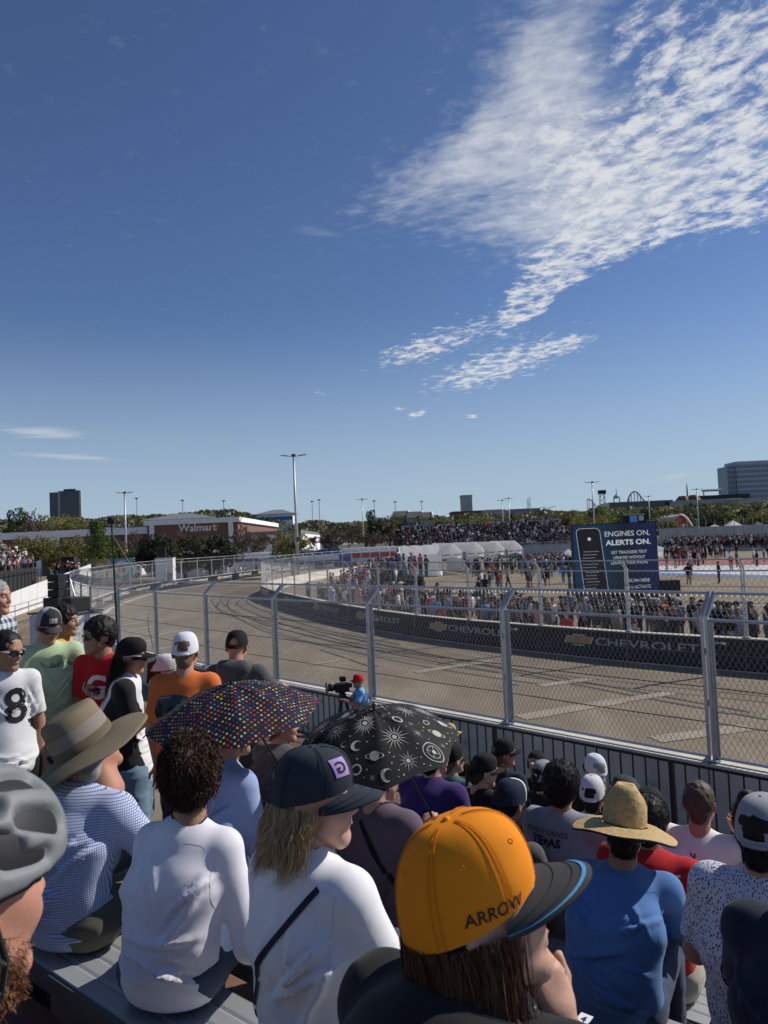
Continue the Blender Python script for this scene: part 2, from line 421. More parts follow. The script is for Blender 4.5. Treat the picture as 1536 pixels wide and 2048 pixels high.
# ------------------------------------------------------------------ ground, track surface
def asphalt(name, base, dark, light):
    m = mat(name, base, rough=.92, var=0, spec=.2); t, b = nodes_of(m)
    tcn = t.nodes.new('ShaderNodeTexCoord')
    def nz(s, det, r=.6, sc=(1, 1, 1), rot=0.0):
        mp = t.nodes.new('ShaderNodeMapping'); mp.inputs['Scale'].default_value = sc; mp.inputs['Rotation'].default_value = (0, 0, rot); t.links.new(tcn.outputs['Object'], mp.inputs[0])
        n = t.nodes.new('ShaderNodeTexNoise'); n.inputs['Scale'].default_value = s; n.inputs['Detail'].default_value = det; n.inputs['Roughness'].default_value = r
        t.links.new(mp.outputs[0], n.inputs['Vector']); return n.outputs[0]
    def rampm(f, lo, hi, a, bcol):
        r = t.nodes.new('ShaderNodeMapRange'); r.inputs['From Min'].default_value = lo; r.inputs['From Max'].default_value = hi; t.links.new(f, r.inputs['Value'])
        x = t.nodes.new('ShaderNodeMixRGB'); t.links.new(r.outputs[0], x.inputs[0])
        if isinstance(a, tuple): x.inputs[1].default_value = (*a, 1)
        else: t.links.new(a, x.inputs[1])
        if isinstance(bcol, tuple): x.inputs[2].default_value = (*bcol, 1)
        else: t.links.new(bcol, x.inputs[2])
        return x.outputs[0]
    c1 = rampm(nz(.18, 6), .35, .65, dark, base)
    c2 = rampm(nz(.55, 8, .65, (1, .22, 1), R(-44)), .5, .72, c1, light)          # worn streaks along the racing line
    c3 = rampm(nz(.4, 8, .7, (1, .16, 1), R(-35)), .56, .75, c2, dark)
    sp = nz(45, 3, .8)
    r = t.nodes.new('ShaderNodeMapRange'); r.inputs['From Min'].default_value = .3; r.inputs['From Max'].default_value = .7; r.inputs['To Min'].default_value = .84; r.inputs['To Max'].default_value = 1.15
    t.links.new(sp, r.inputs['Value'])
    vm = t.nodes.new('ShaderNodeVectorMath'); vm.operation = 'SCALE'; t.links.new(c3, vm.inputs[0]); t.links.new(r.outputs[0], vm.inputs['Scale'])
    t.links.new(vm.outputs[0], b.inputs['Base Color'])
    bp = t.nodes.new('ShaderNodeBump'); bp.inputs['Strength'].default_value = .25; bp.inputs['Distance'].default_value = .01
    t.links.new(sp, bp.inputs['Height']); t.links.new(bp.outputs[0], b.inputs['Normal'])
    return m
M_lot = asphalt('sunbleached asphalt', (.255, .203, .142), (.195, .157, .112), (.31, .262, .196))
M_field = mat('dry grass land', (.09, .085, .045), rough=.95, var=.35, vscale=.02)
tag(MB().quad((-3000, -300, -.12), (3000, -300, -.12), (3000, 5000, -.12), (-3000, 5000, -.12)).build('ground', M_field), kind='structure')
lot = MB().quad((-120, -30, 0), (190, -30, 0), (190, 236, 0), (-120, 236, 0)).build('race_track', M_lot)
tag(lot, kind='structure')

M_white_paint = mat('worn white road paint', (.62, .6, .55), rough=.8, var=.25, vscale=3)
M_stripe_old = mat('faded old paint', (.31, .262, .2), rough=.9, var=.2, vscale=2)
M_rubber = mat('tyre rubber on asphalt', (.062, .054, .045), rough=.85, var=.3, vscale=.8)
M_joint = mat('dark pavement joint', (.075, .065, .052), rough=.9, var=.3, vscale=1.5)
def ribbon(pts, w, z, name, m, parent, smoothed=True):
    P = [Vector((float(p[0]), float(p[1]), 0)) for p in pts]
    if smoothed:
        Q = []
        for i in range(len(P) - 1):
            a, b, c, d = P[max(i - 1, 0)], P[i], P[i + 1], P[min(i + 2, len(P) - 1)]
            for s in range(8):
                t = s / 8; Q.append(.5 * ((2 * b) + (c - a) * t + (2 * a - 5 * b + 4 * c - d) * t * t + (3 * b - a - 3 * c + d) * t ** 3))
        Q.append(P[-1]); P = Q
    V = []
    for i, p in enumerate(P):
        d = (P[min(i + 1, len(P) - 1)] - P[max(i - 1, 0)]).normalized(); n = Vector((-d.y, d.x, 0)) * w / 2
        V += [(p.x + n.x, p.y + n.y, z), (p.x - n.x, p.y - n.y, z)]
    F = [(2 * i, 2 * i + 1, 2 * i + 3, 2 * i + 2) for i in range(len(P) - 1)]
    return obj(name, mesh(name, V, F), m, parent)
G = lambda pts: [atz(x, y)[:2] for x, y in pts]
for pts, w in [([(150, 1262), (206, 1228), (235, 1211), (310, 1187), (400, 1172), (520, 1155), (640, 1141)], .35)]:
    ribbon(G(pts), w, .004, 'edge_line', M_white_paint, lot)
# looping tyre marks round the hairpin
skids = [[(1100, 1372), (820, 1328), (550, 1269), (480, 1240), (440, 1222), (433, 1213), (440, 1205), (470, 1194)],
         [(1000, 1345), (760, 1303), (550, 1255), (500, 1238), (470, 1226), (454, 1211), (460, 1200), (480, 1192)],
         [(900, 1316), (700, 1285), (560, 1246), (510, 1227), (478, 1212), (475, 1204), (490, 1195)],
         [(800, 1290), (640, 1258), (545, 1228), (505, 1212), (492, 1203), (500, 1196)],
         [(1536, 1440), (1180, 1375), (820, 1300), (600, 1256), (470, 1232), (390, 1216)],
         [(1500, 1425), (1100, 1352), (780, 1294), (540, 1243), (420, 1222)]]
for i, s in enumerate(skids): ribbon(G(s), .16 if i < 4 else .1, .004 + .0015 * i, 'tyre_mark', M_rubber, lot)
M_groove = mat('rubbered racing line', (.205, .163, .115), rough=.85, var=.25, vscale=.5)
for i, (pts, w_) in enumerate([([(1536, 1425), (1250, 1380), (950, 1322), (700, 1272), (560, 1240), (490, 1214), (476, 1203)], 1.1), ([(1536, 1475), (1250, 1420), (900, 1345), (640, 1290), (500, 1253), (430, 1228), (410, 1212)], .8), ([(1400, 1372), (1000, 1310), (720, 1262), (600, 1232)], .7)]): ribbon(G(pts), w_, .0022 + .0004 * i, 'rubber_band', M_groove, lot)
# faded parking-bay stripes across the racing surface
for a, b, w in [((1040, 1436), (1240, 1402), .55), ((1310, 1480), (1500, 1455), .5), ((830, 1345), (985, 1322), .45), ((1240, 1402), (1345, 1386), .4), ((1080, 1372), (1190, 1357), .4), ((620, 1330), (700, 1318), .35)]:
    ribbon(G([a, b]), w, .0135, 'faded_stripe', M_stripe_old, lot, False)
for a, b in [((236, 1252), (306, 1241)), ((236, 1266), (306, 1253)), ((238, 1279), (306, 1266)), ((240, 1228), (300, 1223)), ((238, 1240), (303, 1232)), ((240, 1292), (306, 1280)), ((310, 1299), (400, 1284)), ((313, 1270), (380, 1259))]:
    ribbon(G([a, b]), .12, .0135, 'bay_stripe', M_white_paint, lot, False)
for pts in [[(560, 1236), (700, 1258)], [(300, 1220), (296, 1245), (308, 1300)], [(640, 1300), (690, 1316), (738, 1333)]]:
    ribbon(G(pts), .07, .015, 'crack', M_joint, lot)

# ------------------------------------------------------------------ barrier path with catch fence
UA = R(-43.85); FU = np.array([math.sin(UA), math.cos(UA)]); FN = np.array([math.cos(UA), -math.sin(UA)])
BL = 3.66
def fence_xy(s, n): return FU * s + FN * n
near = [fence_xy(4.52 + BL * k, 10.768 + .0474 * max(k - 2, 0) ** 2) for k in range(-3, 8)]
def catmull(P, step):
    P = [np.asarray(p, float) for p in P]; out = []
    for i in range(len(P) - 1):
        a, b, c, d = P[max(i - 1, 0)], P[i], P[i + 1], P[min(i + 2, len(P) - 1)]
        for s in range(40):
            t = s / 40; out.append(.5 * (2 * b + (c - a) * t + (2 * a - 5 * b + 4 * c - d) * t * t + (3 * b - a - 3 * c + d) * t ** 3))
    out.append(P[-1]); res = [out[0]]; acc = 0
    for i in range(1, len(out)):
        L = np.linalg.norm(out[i] - out[i - 1]); acc += L
        if acc >= step: res.append(out[i]); acc = 0
    return res
outer = catmull([near[-1], (-17, 39), (-20.6, 47), (-23, 57.4), (-24.8, 66), (-26, 77), (-25.2, 86), (-22.6, 96.5), (-19.6, 112), (-14, 128), (-4, 142), (12, 153), (34, 160), (60, 163)], BL)
inner = catmull([(4, 128), (-3, 112), (-8.5, 94), (-11.3, 78), (-11.6, 68), (-10.2, 61.5), (-8.3, 55.5), (-4.17, 45.0), (-.85, 37.6), (2.3, 32.0), (4.8, 28.9), (7.45, 25.6), (10.07, 23.0), (13.0, 20.4), (17.5, 16.6)], BL)

M_conc = mat('painted concrete', (.58, .54, .46), rough=.85, var=.2, vscale=1.6, bump=.3, bscale=30)
M_galv = mat('galvanised steel', (.5, .52, .54), rough=.45, metal=.7, var=.15, vscale=4)
M_wire = mat('chain link wire', (.26, .265, .27), rough=.5, metal=.5, var=.1)
M_cable = mat('dark steel cable', (.05, .05, .055), rough=.5, metal=.4, var=.1)
M_black = mat('black satin steel', (.008, .008, .009), rough=.45, var=.1)
M_banner = mat('black banner vinyl', (.009, .009, .011), rough=.5, var=.3, vscale=1.2, fold=.15)
M_gold = mat('gold print', (.38, .27, .11), rough=.5, var=.2, vscale=6)
M_goldrim = mat('silver print', (.5, .5, .5), rough=.5, var=.1)
M_letter = mat('grey lettering print', (.36, .37, .4), rough=.6, var=.08)
M_letter_w = mat('white lettering print', (.75, .75, .75), rough=.6, var=.05)

def barrier_mesh(L):
    pr = [(-.27, 0), (-.27, .16), (-.19, .42), (-.165, .985), (-.15, 1.0), (.15, 1.0), (.165, .985), (.19, .42), (.27, .16), (.27, 0)]
    b = MB(); g = .012
    V = [(x, y, z) for x in (g, L - g) for y, z in pr]; n = len(pr)
    F = [(i, i + 1, n + i + 1, n + i) for i in range(n - 1)] + [tuple(range(n - 1, -1, -1)), tuple(range(n, 2 * n))]
    b.add(V, F); b.box((L * .25, .272, .55), (.14, .02, .05)); b.box((L * .75, .272, .55), (.14, .02, .05))
    return b.me('concrete_barrier')
ME_barrier = barrier_mesh(BL)
BEND = [(0, 0), (0, 2.12), (-.32, 2.41)]           # (y, z) profile of the mesh: upright, then leaning over the track
def bay_meshes(L, cw=.085, ch=.15, wr=.0034):
    # posts: a pair of channels with a gap, leaning arm on top
    p = MB()
    for sx in (-.035, .035):
        p.box((sx, 0, 1.06), (.045, .075, 2.12))
        a = [(sx - .022, .0375, 2.10), (sx + .022, .0375, 2.10), (sx + .022, -.0375, 2.12), (sx - .022, -.0375, 2.12),
             (sx - .022, -.295, 2.45), (sx + .022, -.295, 2.45), (sx + .022, -.35, 2.41), (sx - .022, -.35, 2.41)]
        p.add(a, [(0, 1, 2, 3), (4, 7, 6, 5), (0, 4, 5, 1), (2, 6, 7, 3), (1, 5, 6, 2), (3, 7, 4, 0)])
    p.box((0, 0, .03), (.2, .2, .02)); p.box((0, 0, .85), (.02, .02, .1)); p.box((0, 0, 1.6), (.02, .02, .1))
    fl = MB(); fl.box((-.085, -.03, 1.08), (.045, .01, 2.0))
    for z in np.arange(.15, 2.1, .14): fl.box((-.085, -.04, z), (.06, .012, .014))
    br = MB(); br.tube([(-.1, -.02, 0), (-.26, -.02, 0)], .012, 6); br.box((-.25, -.02, 0), (.05, .03, .03))
    rail = MB(); rail.tube([(.05, 0, 0), (L - .05, 0, 0)], .024, 8)
    cb = MB(); cb.tube([(.02, -.045, 0), (L * .5, -.045, -.012), (L - .02, -.045, 0)], .008, 5)
    # chain link: two families of straight wires clipped to the panel, folded along the bend
    tot = 2.12 + math.hypot(.32, .29)
    def fold(x, h):
        if h <= 2.12: return (x, -.05, h)
        t = (h - 2.12) / (tot - 2.12); return (x, -.05 - .32 * t, 2.12 + .29 * t)
    w = MB(); sl = cw / ch; span = tot * sl
    for sg in (1, -1):
        k = -int(span / cw) - 1
        x0 = k * cw
        while x0 < L + span:
            seg = []
            for h in (0.05, 2.12, tot):
                x = x0 + sg * sl * h if sg > 0 else x0 - sl * h
                seg.append((x, h))
            for (xa, ha), (xb, hb) in zip(seg[:-1], seg[1:]):
                lo, hi = .04, L - .04
                if max(xa, xb) <= lo or min(xa, xb) >= hi: continue
                def cl(x): return ha + (hb - ha) * (x - xa) / (xb - xa)
                A, B = (xa, ha), (xb, hb)
                if A[0] < lo: A = (lo, cl(lo))
                if A[0] > hi: A = (hi, cl(hi))
                if B[0] < lo: B = (lo, cl(lo))
                if B[0] > hi: B = (hi, cl(hi))
                w.tube([fold(*A), fold(*B)], wr, 3, cap=False)
            x0 += cw
    return p.me('post'), fl.me('flange'), br.me('bracket'), rail.me('rail'), cb.me('cable'), w.me('wire_mesh')
BAY = bay_meshes(BL)
BAYFAR = bay_meshes(BL, .17, .3, .0035)
def wall_run(path, place, n_detail, who, start=0):
    """barrier blocks and fence bays along a path; the track lies to the right of travel"""
    for i in range(start, len(path) - 1):
        a, b = path[i], path[i + 1]; d = b - a; L = np.linalg.norm(d); rz = math.atan2(d[1], d[0])
        lab = place(i)
        o = obj('concrete_barrier', ME_barrier, M_conc, None, (a[0], a[1], 0), rz); o.scale.x = L / BL
        tag(o, 'concrete barrier block ' + lab, 'barrier', who + ' barrier blocks')
        f = thing('catch_fence', 'galvanised catch fence bay ' + lab, 'fence', (a[0], a[1], 1.0), rz, who + ' catch fence bays')
        f.scale.x = L / BL
        bm = BAY if i < n_detail else BAYFAR
        obj('post', bm[0], M_galv, f); obj('wire_mesh', bm[5], M_wire, f)
        for y, z in ((-.32, 2.42), (-.02, 2.05)): obj('rail', bm[3], M_galv, f, (0, y, z))
        for z in (.55, 1.06, 1.56): obj('cable', bm[4], M_cable, f, (0, 0, z))
        if i < n_detail:
            obj('rail', bm[3], M_galv, f, (0, -.01, .06)); obj('flange', bm[1], M_galv, f)
            for z in (.72, 1.72): obj('bracket', bm[2], M_galv, f, (0, 0, z))
ordn = ['first', 'second', 'third', 'fourth', 'fifth', 'sixth', 'seventh', 'eighth', 'ninth', 'tenth', 'eleventh', 'twelfth']
def nth(i): return ordn[i] if i < 12 else ('%dth' % (i + 1))
wall_run(near, lambda i: 'on the near side, ' + nth(i) + ' from the right', 99, 'near side')
wall_run(outer, lambda i: 'round the outer bend, ' + nth(i) + ' after the near straight', 3, 'outer bend')
wall_run(inner, lambda i: 'on the infield side, ' + nth(len(inner) - 2 - i) + ' from the right', 0, 'infield')

# bow-tie emblem: wide cross with slanted ends
BT = [(-.5, -.1), (-.44, .12), (-.2, .12), (-.17, .3), (.23, .3), (.2, .12), (.5, .12), (.44, -.12), (.19, -.12), (.16, -.3), (-.24, -.3), (-.21, -.12)]
BT = [(-.5, -.13), (-.42, .13), (-.19, .13), (-.17, .2), (.21, .2), (.2, .13), (.5, .13), (.42, -.13), (.19, -.13), (.17, -.2), (-.21, -.2), (-.2, -.13)]
def banner(path, side, label, group, lm):
    """vinyl cover over the barrier face along a few path points, with emblem and lettering; side = +1 left of travel"""
    pts = [np.asarray(p, float) for p in path]; segs = [np.linalg.norm(pts[i + 1] - pts[i]) for i in range(len(pts) - 1)]
    cum = np.concatenate([[0], np.cumsum(segs)]); L = cum[-1]; a = pts[0]
    t = thing('banner', label, 'banner', (a[0], a[1], 0), 0, group)
    def P(s, z, off):
        i = int(min(max(np.searchsorted(cum, s) - 1, 0), len(segs) - 1)); d = (pts[i + 1] - pts[i]) / segs[i]
        n2 = np.array([-d[1], d[0]]) * side
        th = .27 if z <= .16 else (.27 - .08 * (z - .16) / .26 if z < .42 else .19 - .03 * (z - .42) / .56)
        q = pts[i] + d * (s - cum[i]) + n2 * (th + off) - a; return (q[0], q[1], z)
    for j in range(len(segs)):
        m = MB(); s0, s1 = cum[j] + .02, cum[j + 1] - .004
        zs = [.03, .16, .42, .97]
        for z0, z1 in zip(zs[:-1], zs[1:]): m.quad(P(s0, z0, .012), P(s1, z0, .012), P(s1, z1, .012), P(s0, z1, .012))
        m.build('cover', M_banner, t)
    sg = 1 if side < 0 else -1                    # reading direction along the path, seen from the track
    c = L / 2
    for k, (sc, mm, off) in enumerate(((1.0, M_goldrim, .016), (.84, M_gold, .02))):
        V = [P(c + sg * (-1.95 + x * 1.25 * (sc if k == 0 else .92)), .6 + z * 1.0 * sc, off) for x, z in BT]
        obj('emblem', mesh('emblem', V, [tuple(range(12))]), mm, t)
    T, F = text2d('CHEVROLET', .012)
    V = [P(c + sg * (.55 + x * .27 * 1.75), .6 + y * .27, .016) for x, y in T]
    obj('lettering', mesh('lettering', V, F), lm, t)
for q in range(0, 17, 2):
    i = len(inner) - 2 - q
    if i < 9: break
    banner(inner[i - 1:i + 2], -1, 'black banner with gold bow tie on the infield wall, %s from the right' % nth(q // 2), 'infield wall banners', M_letter)
for q in range(4, len(outer) - 12, 2):
    banner(outer[q:q + 3], -1, 'black banner with gold bow tie on the outer bend wall, %s along' % nth((q - 4) // 2), 'outer bend banners', M_letter_w)
# striped wrap over the infield apex
M_red = mat('red paint', (.5, .03, .03), rough=.5, var=.1); M_blue = mat('blue paint', (.02, .05, .28), rough=.5, var=.1); M_white = mat('white paint', (.8, .8, .8), rough=.5, var=.05)
ap = thing('apex_wrap', 'red white and blue wrap round the infield barrier at the hairpin', 'banner', (0, 0, 0))
pth = [np.array(p) for p in catmull([(-11.3, 70), (-11.4, 67), (-10.4, 62), (-9, 57.8), (-7.6, 54)], 1.0)]
for lvl, (z0, z1, mm) in enumerate([(.03, .5, M_blue), (.5, .62, M_white), (.62, .74, M_red), (.74, .86, M_white), (.86, .97, M_red)]):
    m = MB()
    for i in range(len(pth) - 1):
        d = pth[i + 1] - pth[i]; d /= np.linalg.norm(d); n2 = np.array([d[1], -d[0]]); o = .31 - .1 * (lvl > 0)
        if (n2 @ np.array([-1, -.6])) < 0: n2 = -n2
        A = pth[i] + n2 * o; B = pth[i + 1] + n2 * o; m.quad((A[0], A[1], z0), (B[0], B[1], z0), (B[0], B[1], z1), (A[0], A[1], z1))
    m.build('stripe', mm, ap)

# ------------------------------------------------------------------ grandstand we sit in
BA = R(51.5); NB = np.array([math.cos(BA), math.sin(BA)]); UB = np.array([-math.sin(BA), math.cos(BA)])
ROW0, TREAD, RISE, SEAT0 = .65, .70, .25, H - 1.14
def row_n(k): return ROW0 + TREAD * k
def row_z(k): return SEAT0 - RISE * k
def st(u, n): return UB * u + NB * n
M_alu = mat('anodised aluminium plank', (.5, .52, .54), rough=.42, metal=.55, var=.1, vscale=3, bump=.05, bscale=120)
M_alu_d = mat('aluminium edge', (.13, .135, .14), rough=.5, metal=.5, var=.1)
M_foot = mat('reddish plywood foot board', (.2, .105, .075), rough=.8, var=.3, vscale=5, bump=.25, bscale=60)
M_dark = mat('dark matt steel', (.03, .03, .032), rough=.7, var=.2)  # near-black tone shared by bench legs, risers, trailers and far dark parts
rzU = math.atan2(UB[1], UB[0])               # local x runs along the rows, local -y towards the track
U_A, U_B = -9.0, 3.85
def plank_profile(w, th):                     # ridged extrusion
    pr = []
    ys = np.linspace(-w / 2, w / 2, 25)
    for i, y in enumerate(ys): pr.append((y, 0 if i % 6 in (0,) and 0 < i < 24 else .004))
    return [(-w / 2, -th)] + pr + [(w / 2, -th)]
def plank(L, w, th):
    pr = plank_profile(w, th); n = len(pr); b = MB()
    V = [(x, y, z) for x in (0, L) for y, z in pr]
    b.add(V, [(i, n + i, n + i + 1, i + 1) for i in range(n - 1)] + [(n - 1, 2 * n - 1, n, 0)] + [tuple(range(n)), tuple(range(2 * n - 1, n - 1, -1))])
    return b.me('plank')
ME_plank = plank(U_B - U_A, .27, .045)
ME_lip = MB().box(((U_B - U_A) / 2, 0, 0), (U_B - U_A, .012, .06)).me('lip')
for k in range(-1, 10):
    p = st(U_A, row_n(k))
    b = thing('bench', 'long silver bleacher bench, %s row down from the camera' % nth(k + 1), 'bench', (p[0], p[1], row_z(k)), rzU, 'bleacher benches')
    # local +y points away from the track
    obj('seat_plank', ME_plank, M_alu, b); lp = obj('rear_lip', ME_lip, M_alu_d, b, (0, .142, -.035)); lp2 = obj('front_lip', ME_lip, M_alu_d, b, (0, -.142, -.035))
    for x in np.arange(.6, U_B - U_A, 1.9):
        MB().box((x, 0, -.245), (.06, .2, .4)).build('leg', M_dark, b)
    fp = MB().box(((U_B + 1.6 - U_A) / 2, -.36, -.47), (U_B + 1.6 - U_A, .52, .04), bev=.006).build('foot_board', M_foot, None, loc=(p[0], p[1], row_z(k)), rz=rzU)
    tag(fp, 'reddish foot board in front of the bench, %s row down from the camera' % nth(k + 1), 'foot board', 'bleacher foot boards')
    rs = MB().box(((U_B + 1.6 - U_A) / 2, -.615, -.6), (U_B + 1.6 - U_A, .015, .24)).build('riser', M_dark, fp)
fd = MB(); z = .41
c = [st(U_A, 6.9), st(5.5, 6.9), st(5.5, 6.9) + 4.0 * NB, st(U_A, 6.9) + 6.0 * NB]
c = [st(U_A, 7.2), st(5.5, 7.2), fence_xy(15.5, 9.45), fence_xy(-9, 9.45)]
b = MB(); b.add([(*q, .41) for q in c] + [(*q, .3) for q in c], [(3, 2, 1, 0), (0, 1, 5, 4), (1, 2, 6, 5), (2, 3, 7, 6), (3, 0, 4, 7), (4, 5, 6, 7)])
tag(b.build('walkway', M_foot), kind='structure')
# dark posts under the stand
for i, (u, k) in enumerate([(5.4, 0), (5.4, 3), (5.4, 6), (5.4, 9)]):
    q = st(u, row_n(k) + .35); hgt = row_z(k) - .52
    tag(MB().box((0, 0, hgt / 2), (.09, .09, hgt)).build('stand_post', M_galv, None, loc=(q[0], q[1], 0)), 'steel post carrying the aisle end of the stand, %s from the top' % nth(i), 'post', 'stand posts')
# seat number sticker
q = atz(1168, 2042, row_z(2)); stk = thing('number_sticker', 'small white sticker with the number 4 on a silver bench', 'sticker', (q[0], q[1], row_z(2) + .006), rzU + math.pi)
MB().quad((-.022, -.03, 0), (.022, -.03, 0), (.022, .03, 0), (-.022, .03, 0)).build('label_sheet', mat('sticker white', (.8, .8, .8), var=.03), stk)
V, F = text2d('4', .02); obj('digit', mesh('digit', [(x * .026, y * .03, .0015) for x, y in V], F), mat('print black', (.01, .01, .01), var=0), stk)

# black pedestrian railing along the front of the stand
PL_ = 2.9
bar = MB().box((0, 0, .52), (.018, .018, .98)).me('bar')
for i in range(-3, 6):
    a = fence_xy(1.55 + PL_ * i, 9.3)
    r = thing('railing', 'black steel railing section in front of the stand, %s from the right' % nth(i + 3), 'railing', (a[0], a[1], .415), math.atan2(FU[1], FU[0]), 'black railing sections'); r.scale.z = .93
    MB().box((0, 0, .525), (.06, .06, 1.05)).build('post', M_black, r)
    MB().box((PL_ / 2, 0, 1.03), (PL_ - .06, .05, .04)).build('top_rail', M_black, r)
    MB().box((PL_ / 2, 0, .06), (PL_ - .06, .035, .035)).build('bottom_rail', M_black, r)
    for j in range(1, 16): obj('bar', bar, M_black, r, (PL_ * j / 16, 0, 0))

# ------------------------------------------------------------------ trees
M_bark = mat('grey brown bark', (.12, .09, .065), rough=.95, var=.25, vscale=4)
M_twig = mat('bare brown twigs', (.15, .11, .085), rough=.95, var=.2, vscale=1)
M_leaf = attr_mat('leaf', rough=.6, trans=.25)
def bare_tree(seed):
    r = random.Random(seed); segs = []
    def grow(p, d, L, rad, lv):
        q = p + d * L; segs.append((p, q, rad, rad * .72, lv))
        if lv >= 7: return
        n = 3 if lv < 4 else r.choice((2, 3))
        for i in range(n):
            a = Vector((r.gauss(0, 1), r.gauss(0, 1), r.gauss(.25, .5))).normalized()
            nd = (d + a * (.62 if lv else .75)).normalized()
            grow(p + d * L * r.uniform(.6, 1), nd, L * r.uniform(.62, .86), rad * .6, lv + 1)
    grow(Vector((0, 0, 0)), Vector((0, 0, 1)), .27, .022, 0)
    a, b = MB(), MB()
    for p, q, r0, r1, lv in segs: (a if lv < 1 else b).tube([p, q], [max(r0, .0052), max(r1, .0046)], 4 if lv < 3 else 3, cap=False)
    return a.me('trunk'), b.me('crown')
def leafy_tree(seed, n, leaf, base, shape='round', trunk=.22):
    r = np.random.default_rng(seed); k = 26
    c = r.normal(size=(k, 3)); c /= np.linalg.norm(c, axis=1, keepdims=True)
    if shape == 'round': c = c * r.uniform(.25, .85, (k, 1)) * [.5, .5, .36] + [0, 0, .6]
    elif shape == 'cone': h = r.uniform(.2, .95, k); c = np.c_[c[:, :2] * ((1.02 - h)[:, None] * .5 + .04), h]
    else: c = c * r.uniform(.4, .95, (k, 1)) * [.5, .5, .42] + [0, 0, .52]
    rad = r.uniform(.08, .16, k)
    i = r.integers(0, k, n); dv = r.normal(size=(n, 3)); dv /= np.linalg.norm(dv, axis=1, keepdims=True)
    p = c[i] + dv * (rad[i] * r.uniform(.55, 1.08, n) ** .5)[:, None]
    p[:, 2] = np.clip(p[:, 2], .06, 1)
    a = r.normal(size=(n, 3)); a /= np.linalg.norm(a, axis=1, keepdims=True); b = np.cross(a, r.normal(size=(n, 3))); b /= np.linalg.norm(b, axis=1, keepdims=True)
    s = leaf * r.uniform(.6, 1.3, (n, 1))
    V = np.stack([p - a * s, p - b * s * .6, p + a * s, p + b * s * .6], 1).reshape(-1, 3)
    F = np.arange(4 * n).reshape(-1, 4)
    tone = r.uniform(.7, 1.25, (k, 1))[i] * r.uniform(.75, 1.25, (n, 1))
    cols = np.repeat(np.array(base) * tone * (1 + r.normal(0, .08, (n, 3))), 4, 0).clip(.004, 1)
    cr = mesh('crown', V, F, cols=cols)
    t = MB(); t.tube([(0, 0, 0), (.01, .01, trunk), (0, .02, .55)], [.032, .026, .01], 7)
    for j in range(7): t.tube([(.0, .01, trunk * r.uniform(.8, 1.6)), tuple(c[j])], [.014, .004], 5, cap=False)
    return t.me('trunk'), cr
KIND = {'bare': [bare_tree(s) for s in (1, 2, 3)],
        'oak': [leafy_tree(s, 6500, .024, (.045, .058, .022), 'wide', .1) for s in (4, 5)],
        'spring': [leafy_tree(s, 4200, .022, (.17, .155, .05), 'round') for s in (6, 7)],
        'green': [leafy_tree(8, 5200, .02, (.09, .14, .03), 'cone')],
        'lime': [leafy_tree(9, 5200, .022, (.14, .175, .04), 'round')]}
WORDS = {'bare': 'bare brown tree', 'oak': 'dense dark evergreen oak', 'spring': 'yellow green tree in early leaf', 'green': 'bright green conical tree', 'lime': 'fresh green round tree'}
def tree(kind, px, top, wpx, Y, label, z0=0.0, var=0):
    p = aty(px, 1080, Y); tp = aty(px, top, Y); h = tp[2] - z0; w = 1.22 * wpx / FPX * Y
    tr, cr = KIND[kind][var % len(KIND[kind])]
    t = thing(kind.replace('lime', 'leafy').replace('spring', 'budding') + '_tree', label, 'tree', (p[0], p[1], z0), random.uniform(0, 6.28), 'trees beyond the circuit')
    t.scale = (w / .95, w / .95, h)
    obj('trunk', tr, M_bark, t); obj('crown', cr, M_twig if kind == 'bare' else M_leaf, t)
